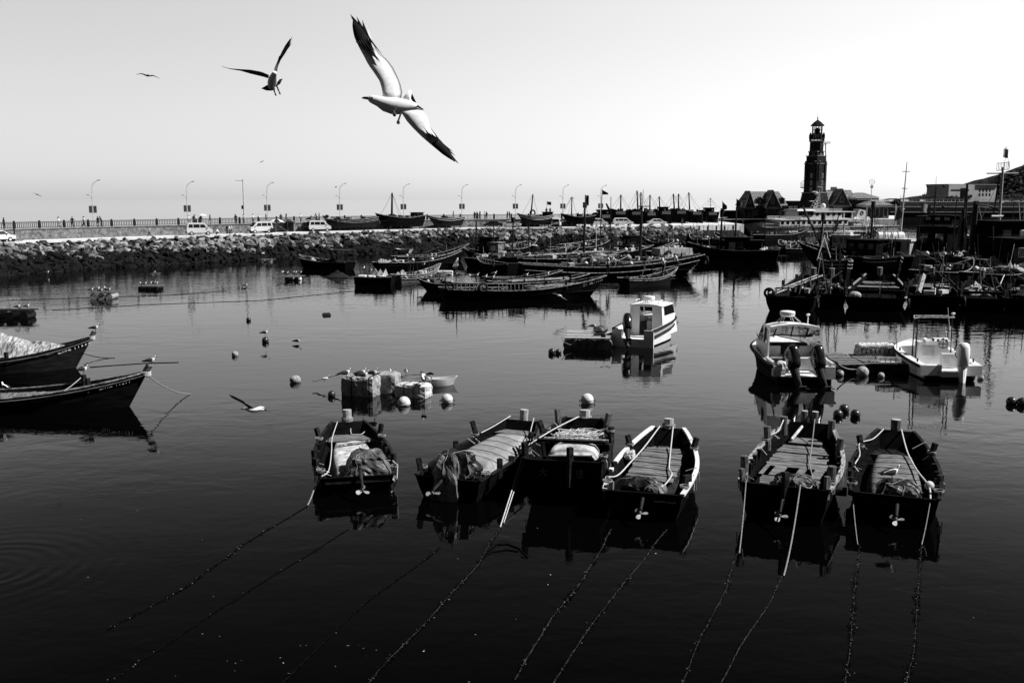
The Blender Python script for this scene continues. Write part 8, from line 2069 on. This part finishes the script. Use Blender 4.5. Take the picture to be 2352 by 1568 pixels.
sidex = 1 if (RM[Pb.name].to_3x3() @ V((1, 0, 0))).y < 0 else -1
MB().mat(hull_black).box((sidex * 1.83, cP.y - .1, DY(0, 571, yP).z), (.1, wcab * .48, 3.0)).build('doorway', None, wh)
cn = DY(2045, 542, yP); lrf = thing('life_raft_canister', 'white life raft canister lying on the roof of the box cabin', 'life raft', cn)
m_ = MB().mat(white_paint); m_.path([(-2.1, 0, 0), (-1.95, 0, 0), (1.95, 0, 0), (2.1, 0, 0)], [.4, .62, .62, .4], 16); m_.build('canister', None, lrf, smooth=False)
for x in (-1, 0, 1): MB().mat(metal_dark).torus((x, 0, 0), .64, .05, 'x', 16, 5).build('strap', None, lrf)
MB().mat(metal_dark).box((0, 0, -.7), (3.6, .9, .25)).build('cradle', None, lrf)
clutter(Pb, hP, 'grey-cabin trawler', 12, .02, .55, 1.15, 83, 1.6, bright=.55)
addmast(Pb, 2083.4, 372, 2071, yP + 3, 2, .2, mat=lamp_mat, taper=.3, spreader=((.72, .4), (.5, .3), (.9, .6))); addmast(Pb, 2069, 450, 2074, yP + 3, 2, .05, mat=lamp_mat)
addmast(Pb, 2054, 510, 2053, yP - 2, 2, .09, mat=lamp_mat, flg=(1.1, 2.8, flag_mid, 'tri'))
Qb, hQ = fboat('black trawler with a wide dark wheelhouse and radar-topped mast, behind the right-hand fleet', (2262, 628), (2082, 614), 5.6, 2.8, 2.5, 3.8, rb=2.6)
yQ = W(2150, 620).y
wq = house(Qb, 0, hQ.L * .56, 2.4, 4.2, 5.8, 4.2, mat=hull_black, over=.5, nwin=2, fr=wood_dark, winz=.6)
house(Qb, 0, hQ.L * .52, 7.1, 3.4, 5.2, 1.2, mat=hull_black, over=.3, nwin=3, fr=metal_dark)
addmast(Qb, 2150.5, 428, 2146, yQ, 5, .16, spreader=((.80, 2.6), (.42, 2.8)), mat=metal_dark); addmast(Qb, 2150.5, 403, 2150, yQ, 8, .04)
for u, v in ((2131, 428), (2168, 428), (2124, 476), (2166, 474)): MB().mat(metal_dark).sph(RM[Qb.name].inverted() @ DY(u, v, yQ), .22, 8, 6).build('mast_light', None, Qb)
addmast(Qb, 2115, 487, 2115, yQ - 3, 5, .06, flg=(1.5, 1.3, flag_mid, 'x'), mat=metal_dark)
clutter(Qb, hQ, 'wide-wheelhouse trawler', 6, .05, .9, 1.0, 84, 1.6, bright=.4)
Rb, hR_ = fboat('high black trawler with twin gallows posts and stays, right side of the fleet', (2180, 640), (2420, 634), 6.4, 3.0, 2.6, 4.2, rb=2.8, rr=.11)
yR = W(2260, 637).y
wr_ = house(Rb, 0, hR_.L * .55, 2.6, 4.6, 8.0, 5.2, mat=hull_black, over=.6, nwin=3, fr=wood_dark, roofmat=hull_dark)
addmast(Rb, 2241.6, 469, 2238, yR, 3, .42, taper=.9, top=True, stays=((2275, 3), (2278, 3), (2215, 5))); addmast(Rb, 2220.8, 423, 2215, yR + 3, 3, .16); addmast(Rb, 2213, 480, 2214, yR + 3, 4, .5, taper=.5)
inv = RM[Rb.name].inverted()
MB().mat(metal_dark).path([inv @ DY(2242, 470, yR), inv @ DY(2262, 471, yR), inv @ DY(2283, 476, yR)], .12, 5).build('derrick', None, Rb)
MB().mat(lamp_mat).path([inv @ DY(2252, 505, yR + 3), inv @ DY(2283, 440, yR + 3)], .05, 4).build('shroud', None, Rb)
addmast(Rb, 2303.8, 384, 2297.5, yR + 2, 3, .26, mat=post_top, taper=.6, spreader=((.93, 2.2), (.45, .6), (.6, .5)))
addmast(Rb, 2304.5, 362, 2303, yR + 2, 18, .05, mat=metal_dark, flg=(.6, 1.2, flag_mid, 'x'))
addmast(Rb, 2294, 403, 2281, yR + 3, 5, .12); addmast(Rb, 2197, 462, 2196, yR, 3, .1)
m_ = MB().mat(lamp_mat)
a, b_ = DY(2289, 392, yR + 2), DY(2318, 389, yR + 2)
for dz in (0, 1.0): m_.path([inv @ (a + V((0, 0, dz))), inv @ (b_ + V((0, 0, dz)))], .05, 4)
for i in range(9): q = a.lerp(b_, i / 8); m_.path([inv @ q, inv @ (q + V((0, 0, 1)))], .04, 4)
m_.path([inv @ a.lerp(b_, .55), inv @ (a.lerp(b_, .7) + V((0, 0, 3))), inv @ b_], .05, 4); m_.build('crow_walk', None, Rb)
MB().mat(white_dull).path([inv @ DY(2262, 512, yR), inv @ DY(2350, 512, yR)], .08, 5).path([inv @ DY(2277, 497, yR), inv @ DY(2302, 497, yR)], .2, 6).build('rail_pipe', None, Rb)
addmast(Rb, 2352, 470, 2362, yR, 3, .1, mat=lamp_mat); addmast(Rb, 2340, 462, 2358, yR - 1, 3, .07, mat=lamp_mat)
clutter(Rb, hR_, 'twin-gallows trawler', 8, .05, .9, 1.0, 85, 1.6, bright=.4)
Sb, hS = fboat('trawler at the right edge with a framed cabin window and grey work deck', (2270, 652), (2480, 646), 6.0, 2.4, 2.2, 3.6, rb=2.6, rr=.1)
yS2 = W(2330, 650).y
house(Sb, 0, hS.L * .32, 2.4, 4.0, 5.6, 3.4, mat=hull_black, over=.4, nwin=2, fr=wood_wear, winz=.5); MB().mat(wood_mid).box((0, hS.L * .14, 2.35), (4.4, 4.4, .2)).build('work_deck', None, Sb)
rdS = radome(Sb, (1.2, hS.L * .30, 6.2), .75, .7)
clutter(Sb, hS, 'right-edge trawler', 6, .03, .3, 1.1, 86, 1.4, bright=.5)
for i, (a, b_, B, hz_, lb) in enumerate((((2110, 662), (2230, 655), 5.0, 2.2, 'black hull filling the gap behind the stern-on sampans, left part'), ((2225, 668), (2370, 662), 5.0, 2.2, 'black hull filling the gap behind the stern-on sampans, right part'), ((1985, 590), (1900, 583), 4.6, 2.4, 'dark boat with a white cab behind the left-pointing trawler'), ((1965, 572), (1900, 566), 4.4, 2.2, 'dark boat farther behind the left-pointing trawler'), ((2045, 560), (1950, 552), 4.2, 2.0, 'dark high-stemmed boat below the stern of the patrol ship'), ((2050, 575), (1975, 569), 4.6, 2.0, 'boat with pale deck cloths below the high-stemmed boat'), ((2240, 575), (2160, 568), 5.0, 2.6, 'far dark boat right of the wide wheelhouse'), ((2370, 590), (2260, 582), 5.4, 3.0, 'far black boat at the right edge'))):
    q, h = fboat(lb, a, b_, B, hz_, hz_ * .9, hz_ * 1.5, rb=2.0, posts=((.3, 1, .5), (.8, 1, .5)))
    clutter(q, h, 'boat ' + str(('left filler', 'right filler', 'white-cab', 'farther', 'high-stemmed', 'cloth-strewn', 'far dark', 'far edge')[i]), 9, .05, .93, 1.05, 90 + i, 1.6, bright=.4)
    if i == 2: house(q, 0, h.L * .4, 2.0, 3.2, 3.6, 2.6, mat=plaster, roofmat=white_dull, over=.5, nwin=3)
    if i == 6: addmast(q, 2178, 470, 2178, W(2178, 571).y, 2, .1, spreader=((.7, 1.0),))
    if i == 7: addmast(q, 2330, 446, 2331, W(2330, 585).y, 2, .1, stays=((2310, 4), (2350, 4)))
def xm(rt, y, lst):
    for (x0, y0, x1, y1, r, mt) in lst:
        u0, v0, u1, v1 = 1607.8 + x0 / 2.8447, 229.7 + y0 / 2.8447, 1607.8 + x1 / 2.8447, 229.7 + y1 / 2.8447
        iv = RM[rt.name].inverted(); MB().mat(mt).path([iv @ DY(u0, v0, y), iv @ DY(u1, v1, y)], [r * .6, r], 5).build('pole', None, rt)
xm(Rb, yR + 2, [(1750, 550, 1732, 860, .13, metal_dark), (1960, 480, 1915, 760, .12, metal_dark), (1955, 690, 1958, 1075, .10, metal_dark), (1772, 790, 1770, 1085, .035, lamp_mat), (1820, 690, 1890, 1030, .05, lamp_mat), (2080, 680, 2117, 820, .06, metal_dark), (1700, 760, 1690, 940, .12, metal_dark), (1800, 680, 1796, 1060, .3, hull_black), (1660, 900, 1720, 760, .09, metal_dark), (1840, 700, 1960, 720, .08, metal_dark)])
xm(Mb, yM + 1, [(940, 800, 925, 1130, .09, metal_dark), (1090, 700, 1085, 960, .07, lamp_mat), (870, 640, 868, 900, .05, metal_dark), (905, 760, 830, 980, .14, metal_dark), (810, 830, 770, 1080, .05, lamp_mat), (800, 900, 860, 1110, .06, lamp_mat), (1000, 880, 985, 1050, .08, metal_dark), (1165, 840, 1190, 1000, .07, metal_dark), (1105, 850, 1100, 1010, .06, metal_dark)])
xm(Pb, yP - 1, [(1205, 760, 1200, 900, .06, lamp_mat), (1280, 960, 1190, 900, .05, lamp_mat), (1484, 980, 1480, 1130, .12, rail_wood), (1250, 1080, 1200, 930, .07, lamp_mat), (1600, 900, 1610, 1060, .06, metal_dark), (1540, 880, 1536, 1040, .1, metal_dark), (1420, 990, 1425, 1080, .07, rail_wood)])
MB().mat(metal_dark).path([RM[Sb.name].inverted() @ DY(2283, 640, yS2), RM[Sb.name].inverted() @ DY(2281, 520, yS2)], .09, 5).build('pole', None, Sb)
# radars on poles, white: bright accents
for (u, v, y, lb) in ((1964, 541, 200, 'white radar on a post above the left-pointing trawler'), (2008, 569, 205, 'white radar beside the ladder mast, left of the grey cabin'), (2257, 590, 215, 'white radar low among the right-hand trawlers'), (2351, 610, 205, 'white radar at the right edge of the fleet'), (1940, 540, 210, 'white radar on the thin mast left of the ladder mast')):
    pass
# stern-on sampans in the right row
NG = 'square-sterned wooden boats in the right-hand row'
def sternboat(label, us, vs, ub, vb, wpx, zs, zb, bwf=.5, extras=None, tr=None, outer=hull_black, rail=wood_dark):
    S = W(us, vs); E = W(ub, vb); B = wpx * mpp(S)
    E = S + (E - S)
    rt, h = mkboat('wooden_boat', label, 'fishing boat', S, E, B, .93, bwf, zs, zs * .92, zb, outer, rail, NG, rr=.09, rb=1.0, fl=.6)
    planks(rt, h, .68, .97, .84, zs * .95, wood_mid, step=.5, name='foredeck', seed=int(us))
    for t, sd, hh in ((.9, -1, .5), (.9, 1, .5), (.62, -1, .8), (.62, 1, .7), (.12, -1, .7), (.12, 1, .6)): post(rt, h.G(t, sd, 0, .1), .17, hh, (0, 0), wood_dark)
    post(rt, (0, h.L + .1, zb), .3, .8, (0, 0), post_wood, False, top=post_top, name='bow_post', down=1)
    for t in (.2, .3, .4, .5): 
        for sd in (-1, 1): p = h.G(t, sd, -.3, .2); MB().mat(wood_dark).box(p, (.3, .3, .6)).build('rib', None, rt)
    return rt, h
n1, x1_ = sternboat('square-sterned dark boat at the channel edge with a crate frame and tyre', 1812, 716, 1866, 683, 118, 1.45, 2.5)
P = x1_; 
MB().mat(wood_wear).path([(-2.2, 1.2, 1.6), (.6, x1_.L * .9, 2.6)], .1, 4).path([(-1.6, 1.2, 1.6), (1.2, x1_.L * .9, 2.6)], .1, 4).build('spar', None, n1)
m_ = MB().mat(wood_mid)
for z in (1.5, 2.2): m_.box((-.9, .6, z), (1.3, .06, .08)).box((-.9, 1.4, z), (1.3, .06, .08))
for x in (-1.5, -.3): m_.box((x, .6, 1.85), (.08, .06, .8)).box((x, 1.4, 1.85), (.08, .06, .8))
m_.build('crate_frame', None, n1); tyre(n1, V((-2.0, .2, 1.75)), .42, 'y')
clutter(n1, x1_, 'channel-edge sampan', 10, .15, .9, 1.1, 101, 1.1, bright=.25)
n1b, x1b = sternboat('dark boat squeezed between the channel-edge boat and the open-hold one', 1905, 712, 1908, 682, 74, 1.6, 2.4); clutter(n1b, x1b, 'squeezed middle sampan', 6, .1, .9, 1.1, 102, 1.1)
n2, x2_ = sternboat('square-sterned boat with an empty black hold and pale boarded foredeck', 2008, 715, 2018, 676, 140, 1.35, 2.3, rail=wood_wear)
MB().mat(wood_mid).box((0, x2_.L * .86, 1.55), (3.4, 2.4, .08)).build('foredeck', None, n2); MB().mat(rubber).torus((.9, x2_.L * .86, 1.66), .55, .06, 'z').build('hose_coil', None, n2)
MB().mat(wood_dark).path([(-2.6, .1, 2.1), (2.6, .1, 2.1)], .06, 5).build('cross_rail', None, n2)
for x in (-2.5, -.8, .5, 1.6, 2.5): MB().mat(wood_dark).path([(x, .1, 1.3), (x, .1, 2.1)], .05, 5).build('rail_post', None, n2)
MB().mat(tarp_pale).sph((-1.9, 1.2, 1.4), (.6, .4, .4), 12, 8).build('sack', None, n2)
n3, x3_ = sternboat('square-sterned boat strewn with pale sheets, second from the right in the row', 2142, 714, 2137, 680, 126, 1.5, 2.4); clutter(n3, x3_, 'sheet-strewn sampan', 7, .1, .7, 1.0, 103, 1.2, bright=.6)
MB().mat(wood_wear).path([(-1.4, 1.5, 1.6), (-.9, x3_.L * .75, 2.6)], .28, 4).build('board', None, n3)
n4, x4_ = sternboat('rightmost square-sterned boat with white cloths under a dark thwart', 2256, 716, 2252, 682, 108, 1.3, 2.2); clutter(n4, x4_, 'white-clothed sampan', 7, .05, .8, 1.0, 104, 1.1, bright=.7, kinds='nb')
MB().mat(wood_dark).box((0, 1.4, 1.75), (4.2, .4, .25)).build('thwart', None, n4)
n5, x5_ = sternboat('dark low boat at the right edge beyond the rightmost square-sterned one', 2350, 722, 2352, 690, 92, 1.5, 2.2)
MB().mat(white_dull).path([x4_.G(.8, 1, .1), x4_.G(.8, 1, .1) + V((.4, 2, .9))], .05, 5).build('pole', None, n4)
clutter(n5, x5_, 'low right-edge boat', 4, .1, .9, 1.0, 105, 1.2, bright=.2)

for rt, h in ((n1, x1_), (n2, x2_), (n3, x3_), (n4, x4_)): tyre(rt, h.G(.02, 1, -.5, -.3), .4, 'x'); poles(rt, h, 3, int(h.L * 100), 2.2)  # tyres added to cover the bright water gaps between hulls
